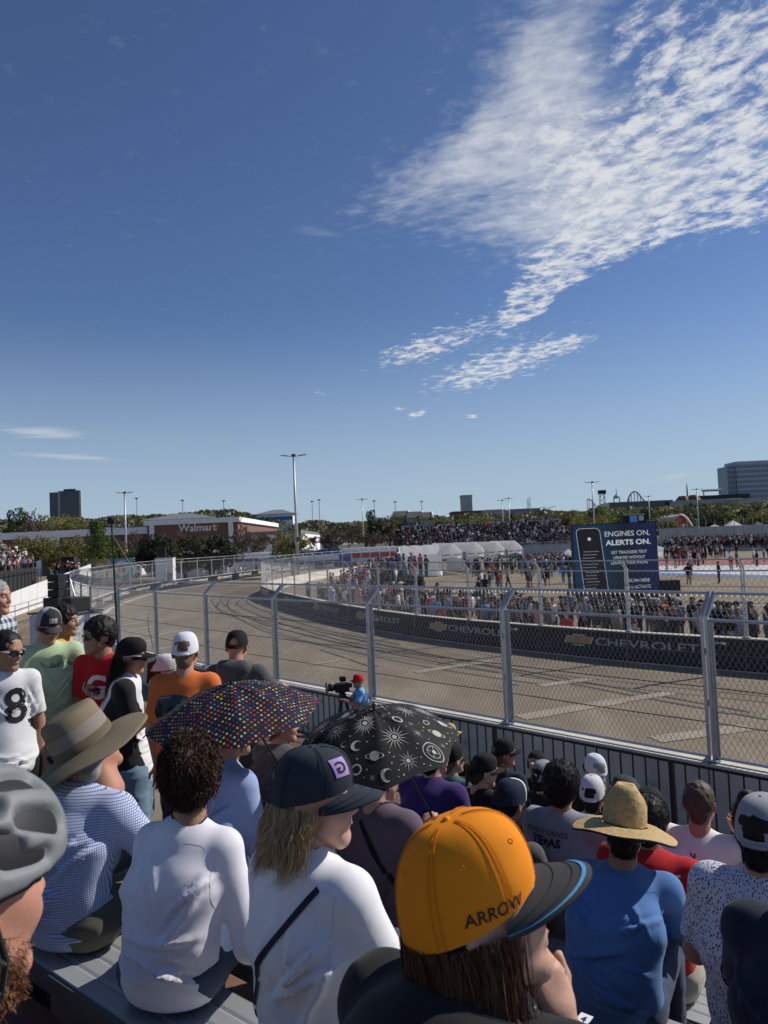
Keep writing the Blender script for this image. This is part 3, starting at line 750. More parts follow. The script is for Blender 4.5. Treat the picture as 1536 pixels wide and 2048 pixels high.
for i, (k, px, top, w, Y, lab) in enumerate([
    ('spring', 70, 1066, 78, 128, 'yellow green budding tree in front of the white cornice at far left'),
    ('spring', 108, 1074, 60, 122, 'small yellow green tree beside the white store wall'),
    ('spring', 140, 1068, 66, 126, 'yellow green tree left of the bright green tree'),
    ('green', 196, 1043, 66, 112, 'bright green conical tree left of the lamp post and brick store'),
    ('oak', 318, 1060, 92, 108, 'dark evergreen oak under the left half of the store sign'),
    ('oak', 368, 1074, 70, 112, 'low dark evergreen oak under the middle of the store sign'),
    ('oak', 432, 1062, 72, 106, 'dark evergreen oak at the right end of the brick store'),
    ('bare', 80, 1000, 92, 250, 'tall bare tree in front of the dark office tower'),
    ('spring', 130, 1024, 80, 240, 'wide olive tree at the foot of the dark office tower'),
    ('oak', 28, 1017, 50, 260, 'dark round tree on the skyline at far left'),
    ('bare', 236, 1018, 80, 250, 'bare skyline tree behind the left lamp post'),
    ('bare', 272, 1022, 60, 255, 'smaller bare skyline tree right of the left lamp post'),
    ('bare', 326, 1016, 64, 255, 'bare skyline tree above the left end of the store block'),
    ('spring', 420, 1021, 70, 260, 'yellow green tree showing above the brick store roof'),
    ('bare', 215, 1052, 60, 133, 'bare tree right of the bright green tree'), ('spring', 250, 1076, 50, 118, 'small budding tree at the foot of the left lamp post'), ('bare', 372, 1046, 70, 136, 'bare tree in front of the middle sign letters'), ('spring', 35, 1080, 60, 118, 'low yellow green tree behind the left grandstand'), ('bare', 505, 1042, 70, 128, 'spreading bare tree over the white transporter'),
    ('bare', 275, 1046, 60, 135, 'bare tree against the brick wall left of the sign'),
    ('bare', 330, 1044, 56, 140, 'bare tree left of the store sign letters'),
    ('bare', 428, 1046, 60, 138, 'bare tree right of the store sign letters'),
    ('bare', 483, 1036, 64, 140, 'bare tree between brick store and yellow green bush'),
    ('bare', 535, 1046, 84, 148, 'wide bare tree left of the tall lamp post'),
    ('spring', 582, 1056, 76, 104, 'olive green bushy tree at the foot of the tall lamp post'),
    ('bare', 640, 1044, 70, 150, 'bare tree right of the tall lamp post'),
    ('bare', 682, 1026, 108, 140, 'largest bare brown tree behind the infield crowd'),
    ('bare', 738, 1044, 66, 150, 'bare brown tree behind the middle lamp post'),
    ('bare', 782, 1047, 66, 155, 'bare brown tree at the left end of the far grandstand'),
    ('oak', 745, 1021, 36, 290, 'dark round evergreen on the skyline right of the middle lamp'),
    ('spring', 780, 1026, 60, 300, 'olive skyline tree left of the gabled houses'),
    ('lime', 875, 1034, 80, 260, 'pale green round tree right of the gabled houses'),
    ('spring', 960, 1028, 70, 270, 'olive tree below the white slab tower'),
    ('spring', 1000, 1030, 70, 280, 'olive tree right of the white slab tower'),
    ('bare', 1095, 1018, 80, 250, 'bare tree left of the flag and big screen'),
    ('spring', 1145, 1014, 80, 250, 'olive tree behind the upper left corner of the screen'),
    ('lime', 1212, 1008, 92, 190, 'large fresh green tree behind the big screen'),
    ('lime', 1252, 1016, 66, 200, 'fresh green tree right of the largest green tree'),
    ('spring', 1178, 1026, 70, 180, 'yellow green tree above the left part of the screen'),
    ('oak', 1300, 1018, 70, 260, 'dark green tree right of the screen top box'),
    ('spring', 1330, 1030, 60, 220, 'olive tree left of the red arched hall'),
    ('oak', 1410, 1024, 70, 250, 'dark green tree right of the red arched hall'),
    ('oak', 1345, 1042, 40, 222, 'low dark bush at the left foot of the red hall'), ('spring', 1378, 1043, 40, 221, 'low olive bush at the right foot of the red hall'), ('lime', 1450, 1022, 60, 255, 'pale green tree before the long grey hall'),
    ('oak', 1500, 1018, 70, 260, 'dark tree below the pale corner building'),
    ('spring', 1530, 1016, 60, 230, 'olive tree at the right edge of the skyline')]):
    tree(k, px, top, w, Y, lab, 0, i)
# the far wood reads as one mass
def wood():
    r = np.random.default_rng(3); n = 42000
    px = r.uniform(-150, 1700, n); Y = r.uniform(285, 420, n)
    hump = 1054 - .0437 * (px - 768) - 6 - 13 * vnoise(np.c_[px / 45, px * 0, px * 0 + .5]) - 5 * vnoise(np.c_[px / 14, px * 0, px * 0 + 3.5])
    hump = hump - 30 * np.clip((590 - px) / 120, 0, 1) * (px > -200)
    base = 1084 - .0437 * (px - 768)
    py = hump + (base - hump) * r.uniform(0, 1, n) ** 1.4
    P = np.array([aty(a, b, y) for a, b, y in zip(px, py, Y)])
    a = r.normal(size=(n, 3)); a /= np.linalg.norm(a, axis=1, keepdims=True); b = np.cross(a, r.normal(size=(n, 3))); b /= np.linalg.norm(b, axis=1, keepdims=True)
    s = r.uniform(.5, 1.2, (n, 1))
    V = np.stack([P - a * s, P - b * s * .7, P + a * s, P + b * s * .7], 1).reshape(-1, 3)
    kinds = np.array([(.1, .105, .05), (.165, .135, .1), (.15, .155, .06), (.09, .095, .05)])
    ki = (vnoise(np.c_[px / 30, px * 0, px * 0]) * 3.99).astype(int)
    cols = np.repeat(kinds[ki] * r.uniform(.7, 1.2, (n, 1)), 4, 0)
    return mesh('woodland', V, np.arange(4 * n).reshape(-1, 4), cols=cols)
tag(obj('woodland', wood(), M_leaf), 'far belt of mixed bare and green trees along the horizon', 'woodland', kind='stuff')

# ------------------------------------------------------------------ far buildings
M_brick = mat('red brick', (.2, .105, .08), rough=.9, var=.2, vscale=3)
M_cornice = mat('white cornice stucco', (.85, .84, .82), rough=.8, var=.08, vscale=1)
M_grey_roof = mat('grey metal roof', (.2, .21, .22), rough=.6, var=.1)
M_glass_d = mat('dark office glass', (.02, .025, .032), rough=.15, var=.2, vscale=.05, spec=.6)
M_conc_l = mat('light precast concrete', (.42, .42, .42), rough=.85, var=.08, vscale=.2)
M_beige = mat('beige stone cladding', (.46, .42, .36), rough=.85, var=.1, vscale=.2)
M_hotel = mat('blue grey hotel cladding', (.42, .47, .54), rough=.6, var=.06, vscale=.1)
M_hglass = mat('blue hotel glass', (.06, .1, .15), rough=.12, var=.2, vscale=.06, spec=.7)
M_win = mat('dark window glass', (.03, .04, .055), rough=.15, var=.3, vscale=.3, spec=.6)
def bbox_px(x0, x1, ytop, Y, depth, z0=0.0):
    """a block standing at depth Y whose left and right edges and top meet those photo points"""
    a, b = aty(x0, ytop, Y), aty(x1, ytop, Y); zt = aty((x0 + x1) / 2, ytop, Y)[2]
    return a[0], b[0], zt
def block(parent, name, m, x0, x1, y0, y1, z0, z1):
    return MB().box(((x0 + x1) / 2, (y0 + y1) / 2, (z0 + z1) / 2), (x1 - x0, y1 - y0, z1 - z0)).build(name, m, parent)
# brick superstore
Y = 170.0
xl, xr, zt1 = bbox_px(40, 307, 1059, Y, 0); xm0, xm1, zt2 = bbox_px(305, 482, 1039, Y, 0)
ST = thing('superstore', 'long red brick superstore with white cornices and white sign letters', 'building', ((xl + xm1) / 2, Y, 0)); ox = (xl + xm1) / 2
block(ST, 'wall', M_brick, xl - 40 - ox, xm0 - ox, 0, 60, 0, zt1 - 1.6)
block(ST, 'cornice', M_cornice, xl - 42 - ox, xm0 - ox + .2, -.7, 60, zt1 - 1.6, zt1)
block(ST, 'wall', M_brick, xm0 - ox, xm1 - ox, -4, 56, 0, zt2 - 1.1)
block(ST, 'cornice', M_cornice, xm0 - .6 - ox, xm1 + .6 - ox, -4.7, 56, zt2 - 1.1, zt2)
block(ST, 'cornice', M_cornice, xm0 - .3 - ox, xm1 + .3 - ox, -4.4, -4.0, zt2 - 8.0, zt2 - 7.2)
for f in (.03, .9): block(ST, 'pilaster', M_cornice, xm0 + (xm1 - xm0) * f - ox, xm0 + (xm1 - xm0) * (f + .05) - ox, -4.5, -4.0, 0, zt2 - 1.1)
for px in (62, 100): q = aty(px, 1060, Y); block(ST, 'pilaster', M_cornice, q[0] - ox, q[0] + 2.4 - ox, -.5, 0, 0, zt1 - 1.6)
q = aty(395, 1055, Y - 4); lettering('sign_lettering', 'Walmart', 1.75, M_letter_w, ST, (q[0] - ox, -4.05, q[2]), (1, 0, 0), (0, 0, 1), (0, -1, 0), xs=1.0, off=.05, bold=.02)
q = aty(430, 1052, Y - 4); st_ = MB()
for k in range(6):
    a = k * math.pi / 3; st_.tube([(q[0] - ox + .35 * math.cos(a), -4.12, q[2] + .35 * math.sin(a)), (q[0] - ox + .95 * math.cos(a), -4.12, q[2] + .95 * math.sin(a))], .13, 6)
st_.build('emblem', mat('yellow sign', (.7, .42, .05), var=.05), ST)
q = aty(362, 1026, 195); rf = MB(); w = 9.5; zb = aty(362, 1039, 195)[2]
rf.add([(q[0] - w - ox, 20, zb), (q[0] + w - ox, 20, zb), (q[0] + w - ox, 36, zb), (q[0] - w - ox, 36, zb), (q[0] - ox - 2, 28, q[2]), (q[0] - ox + 2, 28, q[2])], [(0, 1, 5, 4), (1, 2, 5), (2, 3, 4, 5), (3, 0, 4)]); rf.build('roof', M_grey_roof, ST)
q0, q1 = aty(482, 1046, Y), aty(600, 1046, Y); block(ST, 'wall', M_cornice, q0[0] - ox + .7, q1[0] - ox, 2, 50, 0, q0[2] - 3); block(ST, 'roof', M_grey_roof, q0[0] - ox + .7, q1[0] - ox, 1.5, 50, q0[2] - 3, q0[2] - 2.2)

def tower(name, label, x0, x1, ytop, Y, depth, wallm, glassm, nx, nz, ww=.6, wh=.6, cap=2.0, side=True, rz=0.0):
    a, b = aty(x0, ytop, Y), aty(x1, ytop, Y); zt = (a[2] + b[2]) / 2; W_ = b[0] - a[0]
    t = thing(name, label, 'building', ((a[0] + b[0]) / 2, Y, 0), rz)
    block(t, 'wall', wallm, -W_ / 2, W_ / 2, 0, depth, 0, zt); block(t, 'parapet', wallm, -W_ / 2 - .4, W_ / 2 + .4, -.4, depth + .4, zt, zt + cap)
    cw, chh = W_ / nx, zt / nz
    wm = MB().box((0, 0, 0), (cw * ww, .3, chh * wh)).me('window')
    for i in range(nx):
        for j in range(nz): obj('window', wm, glassm, t, (-W_ / 2 + cw * (i + .5), -.05, chh * (j + .5)))
    return t, W_, zt
t, w_, z_ = tower('office_tower', 'dark glass office tower with pale edge columns on the left skyline', 120, 158, 985, 800, 6, M_glass_d, M_win, 9, 1, .62, .98)
block(t, 'column', M_conc_l, -w_ / 2 - 2.2, -w_ / 2, -.6, 2, 0, z_ + 2); block(t, 'column', M_conc_l, w_ / 2, w_ / 2 + 2.2, -.6, 2, 0, z_ + 2); block(t, 'side_wing', M_glass_d, -w_ / 2 - 12.5, -w_ / 2 - 2.2, 1.5, 6, 0, z_ + 1)
block(t, 'rooftop_plant', M_dark, -w_ / 3, w_ / 4, 1, 5, z_ + 2, z_ + 4)
for k in range(8): block(t, 'mullion', M_grey_roof, -w_ / 2 + w_ * (k + 1) / 9 - .25, -w_ / 2 + w_ * (k + 1) / 9 + .25, -.7, -.25, 0, z_)
tower('slab_tower', 'slim white windowless slab tower on the middle skyline', 923, 944, 994, 700, 14, M_conc_l, M_conc_l, 1, 6, .12, .3)
t, w_, z_ = tower('hotel', 'tall blue grey hotel with a grid of windows at the right edge', 1472, 1600, 926, 900, 30, M_hotel, M_hglass, 26, 13, .62, .62, 3.5)
block(t, 'glass_wing', M_hglass, -w_ / 2 - 11, -w_ / 2 - .3, 1.5, 28, 0, z_ - 2); block(t, 'podium', M_glass_d, -w_ / 2 - 30, w_ / 2 + 10, -12, -.6, 0, 22)
for k in range(12): block(t, 'floor_band', M_hotel, -w_ / 2 - 11.2, -w_ / 2 - .35, 1.2, 1.48, (k + 1) * z_ / 13 - .6, (k + 1) * z_ / 13 + .2)
tower('glass_office', 'long low dark glass office block on the right skyline', 1218, 1345, 1004, 700, 30, M_glass_d, M_win, 16, 4, .7, .5, .8)
tower('colonnade_office', 'low stone office with tall pale columns right of the glass block', 1346, 1376, 1003, 690, 30, M_beige, M_win, 5, 1, .5, .75, .8)
tower('exhibition_hall', 'long plain grey hall left of the corner building', 1376, 1482, 1000, 620, 40, M_conc_l, M_grey_roof, 3, 1, .9, .25, .8)
t, w_, z_ = tower('ballpark_corner', 'pale corner building with a dark star emblem and brick bays', 1479, 1560, 997, 600, 30, M_beige, M_brick, 4, 1, .6, .45, .8)
sm = MB(); P = []
for k in range(10):
    a = math.pi / 2 + k * math.pi / 5; rr = 4.2 if k % 2 == 0 else 1.7; P.append((-w_ / 2 + 7 + rr * math.cos(a), -.25, z_ * .62 + rr * math.sin(a)))
sm.add(P, [tuple(range(10))]); sm.build('emblem', M_dark, t)
# stadium roof ring and rides
def ride(name, label, cat, pts_px, Y, r, m, sup=0):
    t = thing(name, label, cat, tuple(aty(pts_px[0][0], 1060, Y)[:2]) + (0,)); o = np.array(t.location)
    P = [aty(x, y, Y) for x, y in pts_px]
    Q = [np.r_[p, q] for p, q in catmull_pairs(P)] if False else P
    MB().tube([p - o for p in P], r, 6).build('track_tube', m, t)
    if sup:
        for p in P[::sup]: MB().tube([p - o, np.array([p[0], p[1], 0]) - o], r * .6, 5).build('support', m, t)
arc = lambda x0, x1, y0, yt, n=14: [(x0 + (x1 - x0) * i / n, y0 - (y0 - yt) * math.sin(math.pi * i / n)) for i in range(n + 1)]
M_ride = mat('pale ride steel', (.33, .36, .4), rough=.6, var=.1)
ride('roller_coaster', 'tall pale roller coaster hill with lattice supports on the right skyline', 'ride', [(1255, 1004), (1258, 994), (1262, 987), (1268, 983), (1274, 984), (1280, 991), (1286, 999), (1291, 1004)], 1000, 1.1, M_ride, 1)
ride('coaster_loop', 'low curved coaster track left of the lattice tower', 'ride', [(1174, 1000), (1178, 998), (1184, 1002), (1192, 1012)], 1000, .8, M_ride, 1)
ride('stadium_arch', 'pale curved arch rising beside the hotel', 'arch', [(1440, 984), (1446, 979), (1452, 971), (1458, 968)], 950, 1.3, M_ride)
t = thing('lattice_tower', 'dark lattice ride tower on the skyline right of the screen lamp', 'tower', tuple(aty(1208, 1060, 1000)[:2]) + (0,)); zt = aty(1208, 984, 1000)[2]
for sx in (-3, 3):
    for sy in (-3, 3): MB().tube([(sx, sy, 0), (sx, sy, zt)], .5, 5).build('leg', M_ride, t)
for k in range(9): MB().tube([(-3, -3, zt * k / 9), (3, -3, zt * (k + 1) / 9)], .35, 4).build('brace', M_ride, t)
MB().box((0, 0, zt), (9, 9, 5)).build('cabin', M_dark, t)
t = thing('arch_tower', 'small twin legged ride tower with a pointed top', 'tower', tuple(aty(1237, 1060, 1000)[:2]) + (0,)); zt = aty(1237, 988, 1000)[2]
for sx in (-4, 4): MB().tube([(sx, 0, 0), (sx, 0, zt - 6)], .8, 5).build('leg', M_ride, t)
MB().lathe([(5, zt - 6), (4, zt - 3), (.6, zt), (.3, zt + 8)], 8).build('cap', M_ride, t)
t = thing('spire', 'thin tall pinnacle tower left of the hotel', 'tower', tuple(aty(1379, 1060, 950)[:2]) + (0,)); zt = aty(1379, 966, 950)[2]
MB().lathe([(3, 0), (2.4, zt * .55), (3.4, zt * .62), (1.2, zt * .66), (.9, zt * .9), (.2, zt)], 10).build('shaft', M_ride, t)
t = thing('stadium', 'dark low stadium stand with a light truss in front of the hotel', 'stadium', tuple(aty(1430, 1060, 880)[:2]) + (0,))
a, b = aty(1388, 992, 880), aty(1500, 990, 880); o = t.location.x
block(t, 'stand', M_dark, a[0] - o, b[0] - o, 0, 20, 0, a[2]); MB().tube([(a[0] - o + 10, 0, a[2] + 6), (a[0] - o + 34, 0, a[2] + 6)], 1.6, 5).build('light_truss', M_ride, t)
for x in (12, 32): MB().tube([(a[0] - o + x, 0, a[2] - 1), (a[0] - o + x, 0, a[2] + 6)], .7, 5).build('truss_post', M_ride, t)
for k, (px, y) in enumerate(((1366, 992), (1387, 990))):
    q = aty(px, y, 870); g = MB(); w = 11; zb = aty(px, 1006, 870)[2]
    tt = thing('turret', ['peaked brown roof turret beside the pinnacle tower', 'second peaked roof turret right of the pinnacle tower'][k], 'building', (q[0], q[1], 0))
    g.lathe([(w, zb), (w * .9, zb + 3), (w * .45, q[2])], 4); g.build('roof', M_brick, tt); MB().box((0, 0, zb / 2), (13, 13, zb)).build('wall', M_brick, tt)
# gabled houses in the middle distance
M_shingle = mat('brown shingle', (.1, .085, .075), rough=.9, var=.2, vscale=1)
for k, (x0, x1, yt, ye, Y) in enumerate([(782, 818, 1022, 1034, 300), (812, 846, 1023, 1036, 295), (838, 866, 1024, 1037, 290)]):
    a, b = aty(x0, ye, Y), aty(x1, ye, Y); zt = aty(x0, yt, Y)[2]; w = b[0] - a[0]
    t = thing('gabled_house', 'brown gabled house with white trim, %s from the left on the skyline' % nth(k), 'house', (a[0], Y, 0), 0, 'gabled houses')
    block(t, 'wall', M_beige, .3, w - .3, 0, 9, 0, a[2] - .1)
    m = MB(); m.add([(0, -.6, a[2]), (w, -.6, a[2]), (w, 9.6, a[2]), (0, 9.6, a[2]), (w * .15, 4.5, zt), (w * .98, 4.5, zt)], [(0, 1, 5, 4), (1, 2, 5), (2, 3, 4, 5), (3, 0, 4)]); m.build('roof', M_shingle, t)
    MB().tube([(w, -.7, a[2]), (w * .98, 4.4, zt + .1)], .35, 5).build('trim', M_cornice, t)
    for i in range(3): block(t, 'window', M_win, w * (.2 + .25 * i), w * (.32 + .25 * i), -.08, -.02 + .02, a[2] * .6, a[2] * .85)
# hip-roofed pavilion with a blue band
a, b = aty(512, 1040, 300), aty(586, 1040, 300); t = thing('pavilion', 'white pavilion with blue band and grey hip roof behind bare trees', 'building', (a[0], 300, 0)); w = b[0] - a[0]; zt = aty(548, 1018, 300)[2]; ze = aty(548, 1028, 300)[2]
block(t, 'wall', M_cornice, 0, w, 0, 14, 0, ze); block(t, 'band', mat('blue band', (.05, .18, .45), var=.05), .2, w * .98, -.3, -.02, ze - 2.6, ze - 1.2)
MB().add([(-1, -1, ze), (w + 1, -1, ze), (w + 1, 15, ze), (-1, 15, ze), (w * .4, 7, zt), (w * .65, 7, zt)], [(0, 1, 5, 4), (1, 2, 5), (2, 3, 4, 5), (3, 0, 4)]).build('roof', M_grey_roof, t)
# long low roofs behind the far stand
for k, (x0, x1, y, Y) in enumerate([(905, 962, 1024, 420), (968, 1010, 1021, 450), (1020, 1080, 1019, 480)]):
    tower('low_block', ['low brown block left of the white slab tower', 'low grey block right of the white slab tower', 'low grey block beneath the flag'][k], x0, x1, y, Y, 20, [M_brick, M_conc_l, M_grey_roof][k], M_win, 5, 2, .5, .4, .6)

# ------------------------------------------------------------------ lamp posts, masts, flag
M_lamp = mat('pale painted lamp steel', (.5, .52, .54), rough=.45, metal=.3, var=.08)
M_lamp_head = mat('dark lamp head', (.07, .07, .075), rough=.5, var=.1)
def lamp_post(px, top, Y, label, arm=1.35, r=.16, big=False):
    p = aty(px, top, Y); t = thing('lamp_post', label, 'lamp post', (p[0], p[1], 0), 0, 'car park lamp posts'); h = p[2]
    MB().tube([(0, 0, 0), (0, 0, .7)], .34, 12).build('plinth', M_conc, t)
    MB().tube([(0, 0, .7), (0, 0, h)], [r, r * .62], 10).build('pole', M_lamp, t, True)
    for s in (-1, 1):
        a = MB().tube([(0, 0, h - .1), (s * arm * .45, 0, h + .02)], .05, 6).build('arm', M_lamp, t)
        MB().add([(s * arm * .4, -.22, h - .03), (s * arm, -.2, h + .1), (s * arm, .2, h + .1), (s * arm * .4, .22, h - .03), (s * arm * .4, -.2, h + .07), (s * arm, -.18, h + .17), (s * arm, .18, h + .17), (s * arm * .4, .2, h + .07)], [(0, 3, 2, 1), (4, 5, 6, 7), (0, 1, 5, 4), (1, 2, 6, 5), (2, 3, 7, 6), (3, 0, 4, 7)]).build('lamp_head', M_lamp_head, t)
    MB().box((0, 0, h + .12), (.5, .4, .22)).build('top_box', M_lamp_head, t)
    if big: MB().box((.15, -.15, h * .33), (.3, .3, .55)).build('control_box', M_lamp_head, t)
    MB().tube([(0, 0, h * .3), (0, 0, h * .3 + .5)], r * 1.35, 10).build('collar', M_lamp, t)
for px, top, Y, lab, arm, r in [(587, 912, 91, 'tallest lamp post, left of centre above the infield crowd', 1.6, .2), (249, 986, 128, 'lamp post in front of the brick store', 1.5, .2),
    (724, 999, 180, 'lamp post right of the big bare tree', 1.4, .17), (1184, 965, 155, 'lamp post rising behind the big screen', 1.6, .18), (1017, 997, 215, 'right one of two close lamp posts over the far stand', 1.5, .17),
    (1004, 1001, 226, 'left one of two close lamp posts over the far stand', 1.5, .17), (1297, 993, 240, 'lamp post right of the screen near the coaster', 1.6, .17), (1393, 979, 205, 'lamp post in front of the stadium by the hotel', 1.6, .18)]:
    lamp_post(px, top, Y, lab, arm, r, px == 587)
for k, (px, top, Y) in enumerate([(365, 1001, 500), (447, 1002, 500), (638, 1000, 520), (624, 1003, 560), (748, 1002, 560), (790, 1004, 560), (843, 1003, 600), (273, 997, 520)]):
    p = aty(px, top, Y); t = thing('highway_mast', 'thin distant highway light mast, %s from the left' % nth([1, 2, 4, 3, 5, 6, 7, 0][k]), 'mast', (p[0], p[1], 0), 0, 'distant highway masts')
    MB().tube([(0, 0, 0), (0, 0, p[2])], [.4, .25], 6).build('pole', M_lamp, t); MB().lathe([(.3, p[2] - .4), (1.3, p[2] - .2), (1.3, p[2] + .3), (.3, p[2] + .5)], 8).build('lamp_ring', M_lamp_head, t)
p = aty(1060, 993, 330); t = thing('flagpole', 'flagpole with a large limp striped flag on the skyline', 'flag', (p[0], p[1], 0)); MB().tube([(0, 0, 0), (0, 0, p[2])], [.2, .1], 8).build('pole', M_lamp, t)
for k in range(6):
    m = MB(); m.grid(lambda u, v, k=k: (-.1 - u * 1.2 - .5 * v, .25 * math.sin(u * 7 + v * 3), p[2] - .3 - (k + v) * .75 - u * .9), 6, 2); m.build('stripe', [M_red, M_white, M_red, M_dark, M_blue, M_dark][k], t)
for k, (px, top, Y, s) in enumerate([(1095, 1014, 210, 1), (1098, 1014, 211, -1), (480, 1030, 160, 1), (930, 1010, 330, 1)]):
    p = aty(px, top, Y); t = thing('street_lamp', ['curved street lamp facing right behind the far stand', 'curved street lamp facing left behind the far stand', 'black curved street lamp beside the brick store', 'curved street lamp before the white slab tower'][k], 'street lamp', (p[0], p[1], 0), 0, 'curved street lamps')
    MB().tube([(0, 0, 0), (0, 0, p[2] - 1.2), (s * .5, 0, p[2] - .3), (s * 1.7, 0, p[2])], .09, 6).build('pole', M_lamp_head, t); MB().box((s * 2.0, 0, p[2] - .02), (.7, .25, .12)).build('lamp_head', M_lamp_head, t)

# ------------------------------------------------------------------ people
SKIN = {n: mat('skin ' + n, c, rough=.55, var=.12, vscale=14, bump=.08, bscale=180, spec=.35) for n, c in
        {'fair': (.52, .30, .215), 'rosy': (.47, .225, .155), 'tan': (.36, .195, .125), 'olive': (.3, .165, .105), 'brown': (.15, .075, .045)}.items()}
for m_ in SKIN.values():
    b_ = m_.node_tree.nodes['Principled BSDF']; b_.inputs['Subsurface Weight'].default_value = .12; b_.inputs['Subsurface Radius'].default_value = (.012, .004, .002); b_.inputs['Subsurface Scale'].default_value = 1.0
M_hair = attr_mat('hair strands', rough=.62, spec=.28)
M_lens = mat('sunglass lens', (.006, .006, .007), rough=.08, var=0, spec=.6)
M_shoe = mat('white trainer', (.6, .6, .6), rough=.7, var=.08)
M_eye = mat('eye white', (.6, .58, .55), rough=.2, var=0); M_iris = mat('dark iris', (.02, .012, .008), rough=.15, var=0); M_brow = mat('brow', (.03, .02, .014), rough=.8, var=.1); M_lip = mat('lip', (.36, .13, .11), rough=.4, var=.05)

def head_mesh(fem=False, vox=.0055):
    c = Clay((-.11, -.13, -.22), (.11, .14, .14), vox)
    j = .92 if fem else 1.0
    c.ell((0, -.014, .034), (.0745, .092, .083), .02)                                    # cranium
    c.cap((0, .02, .03), (0, .035, -.03), .064, .058, .03)                               # face block
    c.cap((-.036 * j, .022, -.055), (-.012, .066, -.096), .03, .019, .03); c.cap((.036 * j, .022, -.055), (.012, .066, -.096), .03, .019, .03)   # jaw to chin
    c.cap((-.012, .07, -.097), (.012, .07, -.097), .015, .015, .02)
    c.cap((-.045, .05, -.015), (-.03, .07, -.03), .02, .016, .025); c.cap((.045, .05, -.015), (.03, .07, -.03), .02, .016, .025)   # cheeks
    c.cap((-.03, .08, .026), (.03, .08, .026), .0115, .0115, .018)                        # brow
    for s in (-1, 1): c.ell((s * .03, .098, .008), (.017, .012, .011), .012, sub=True)     # sockets
    c.cap((0, .088, .016), (0, .106, -.02), .008, .0105, .012); c.cap((-.01, .096, -.026), (.01, .096, -.026), .0085, .0085, .01)   # nose
    c.cap((-.017, .086, -.052), (.017, .086, -.052), .007, .007, .008); c.cap((-.014, .085, -.063), (.014, .085, -.063), .0075, .0075, .008)   # lips
    c.cap((-.018, .096, -.0575), (.018, .096, -.0575), .0025, .0025, .004, sub=True)
    for s in (-1, 1):
        M = ((math.cos(.35), s * math.sin(.35), 0), (-s * math.sin(.35), math.cos(.35), 0), (0, 0, 1))
        c.ell((s * .077, -.014, -.006), (.008, .02, .032), .008, M=M)
        c.ell((s * .086, -.008, -.004), (.006, .011, .018), .006, sub=True)
    c.cap((0, -.018, -.03), (0, -.046, -.16), .05 if not fem else .044, .058 if not fem else .05, .03)
    c.cap((0, .01, -.09), (0, -.02, -.16), .03, .045, .03)
    V, F = c.nets(); return relax(V, F, 1, .35), F
HEADS = {False: head_mesh(False), True: head_mesh(True)}
def hand_mesh(curl=.5, vox=.0062):
    c = Clay((-.07, -.03, -.09), (.07, .22, .05), vox)
    c.cap((0, -.01, 0), (0, .03, 0), .024, .024, .01, (1, 0, 0), 1.15)
    c.cap((-.012, .035, 0), (-.016, .085, -.004), .0155, .0145, .014, (1, 0, 0), 1.5); c.cap((.014, .035, 0), (.016, .08, -.004), .0155, .0135, .014, (1, 0, 0), 1.5)
    for x, L, y0 in ((-.032, .07, .085), (-.0115, .078, .09), (.0095, .072, .087), (.029, .056, .08)):
        p = np.array([x, y0 - .01, -.003]); a = .25 * curl
        for k, f in enumerate((.48, .3, .24)):
            a += curl * (.5 if k == 0 else .75); q = p + np.array([x * .06, math.cos(a), -math.sin(a)]) * L * f
            c.cap(p, q, .0092 - .0008 * k, .0086 - .0009 * k, .003); p = q
    p = np.array([-.022, .025, -.006]); q = p + (-.03, .03, -.012); c.cap(p, q, .013, .0105, .012); c.cap(q, q + (-.006, .03, -.006), .0102, .0085, .004)
    return c.nets()
HANDS = {True: hand_mesh(.95), False: hand_mesh(.42)}
def rotz(a): c, s = math.cos(a), math.sin(a); return np.array([[c, -s, 0], [s, c, 0], [0, 0, 1]])
def rotx(a): c, s = math.cos(a), math.sin(a); return np.array([[1, 0, 0], [0, c, -s], [0, s, c]])
def roty(a): c, s = math.cos(a), math.sin(a); return np.array([[c, 0, s], [0, 1, 0], [-s, 0, c]])
def frame(y, z):
    y = np.asarray(y, float); y = y / np.linalg.norm(y); x = np.cross(y, z); x /= np.linalg.norm(x); return np.stack([x, y, np.cross(x, y)], 1)
ARMS = {'lap': ((.075, .04, -.27), (-.13, .21, -.05)), 'knees': ((.05, .13, -.24), (-.07, .23, -.02)), 'down': ((.055, -.02, -.285), (-.005, .07, -.24)),
        'phone': ((.04, .05, -.275), (-.1, .2, .07)), 'high': ((.07, .14, -.2), (-.06, .17, .16)), 'rail': ((.09, .18, -.2), (-.05, .22, .02)), 'back': ((.1, -.12, -.24), (.02, -.1, -.22))}
def ribbons(paths, w, cols, name='strands'):
    """hair strands as slim ribbons crossed at right angles"""
    n, k, _ = paths.shape
    d = np.gradient(paths, axis=1); d /= np.linalg.norm(d, axis=2, keepdims=True) + 1e-9
    r = rng.normal(size=(n, 1, 3)); a = np.cross(d, r); a /= np.linalg.norm(a, axis=2, keepdims=True) + 1e-9
    tp = np.linspace(1, .45, k)[None, :, None] * w
    L, Rr = paths - a * tp, paths + a * tp
    V = np.stack([L, Rr], 2).reshape(-1, 3); base = (np.arange(n) * k * 2)[:, None] + (np.arange(k - 1) * 2)[None]
    F = np.stack([base, base + 1, base + 3, base + 2], 2).reshape(-1, 4)
    return mesh(name, V, F, True, cols=np.repeat(cols, k * 2, 0))
HC = {'dark': (.012, .009, .008), 'brown': (.055, .027, .015), 'red brown': (.085, .038, .02), 'blond': (.42, .29, .15), 'grey': (.28, .27, .26), 'ginger': (.13, .055, .024), 'sand': (.18, .1, .055), 'cropped': (.075, .05, .037)}
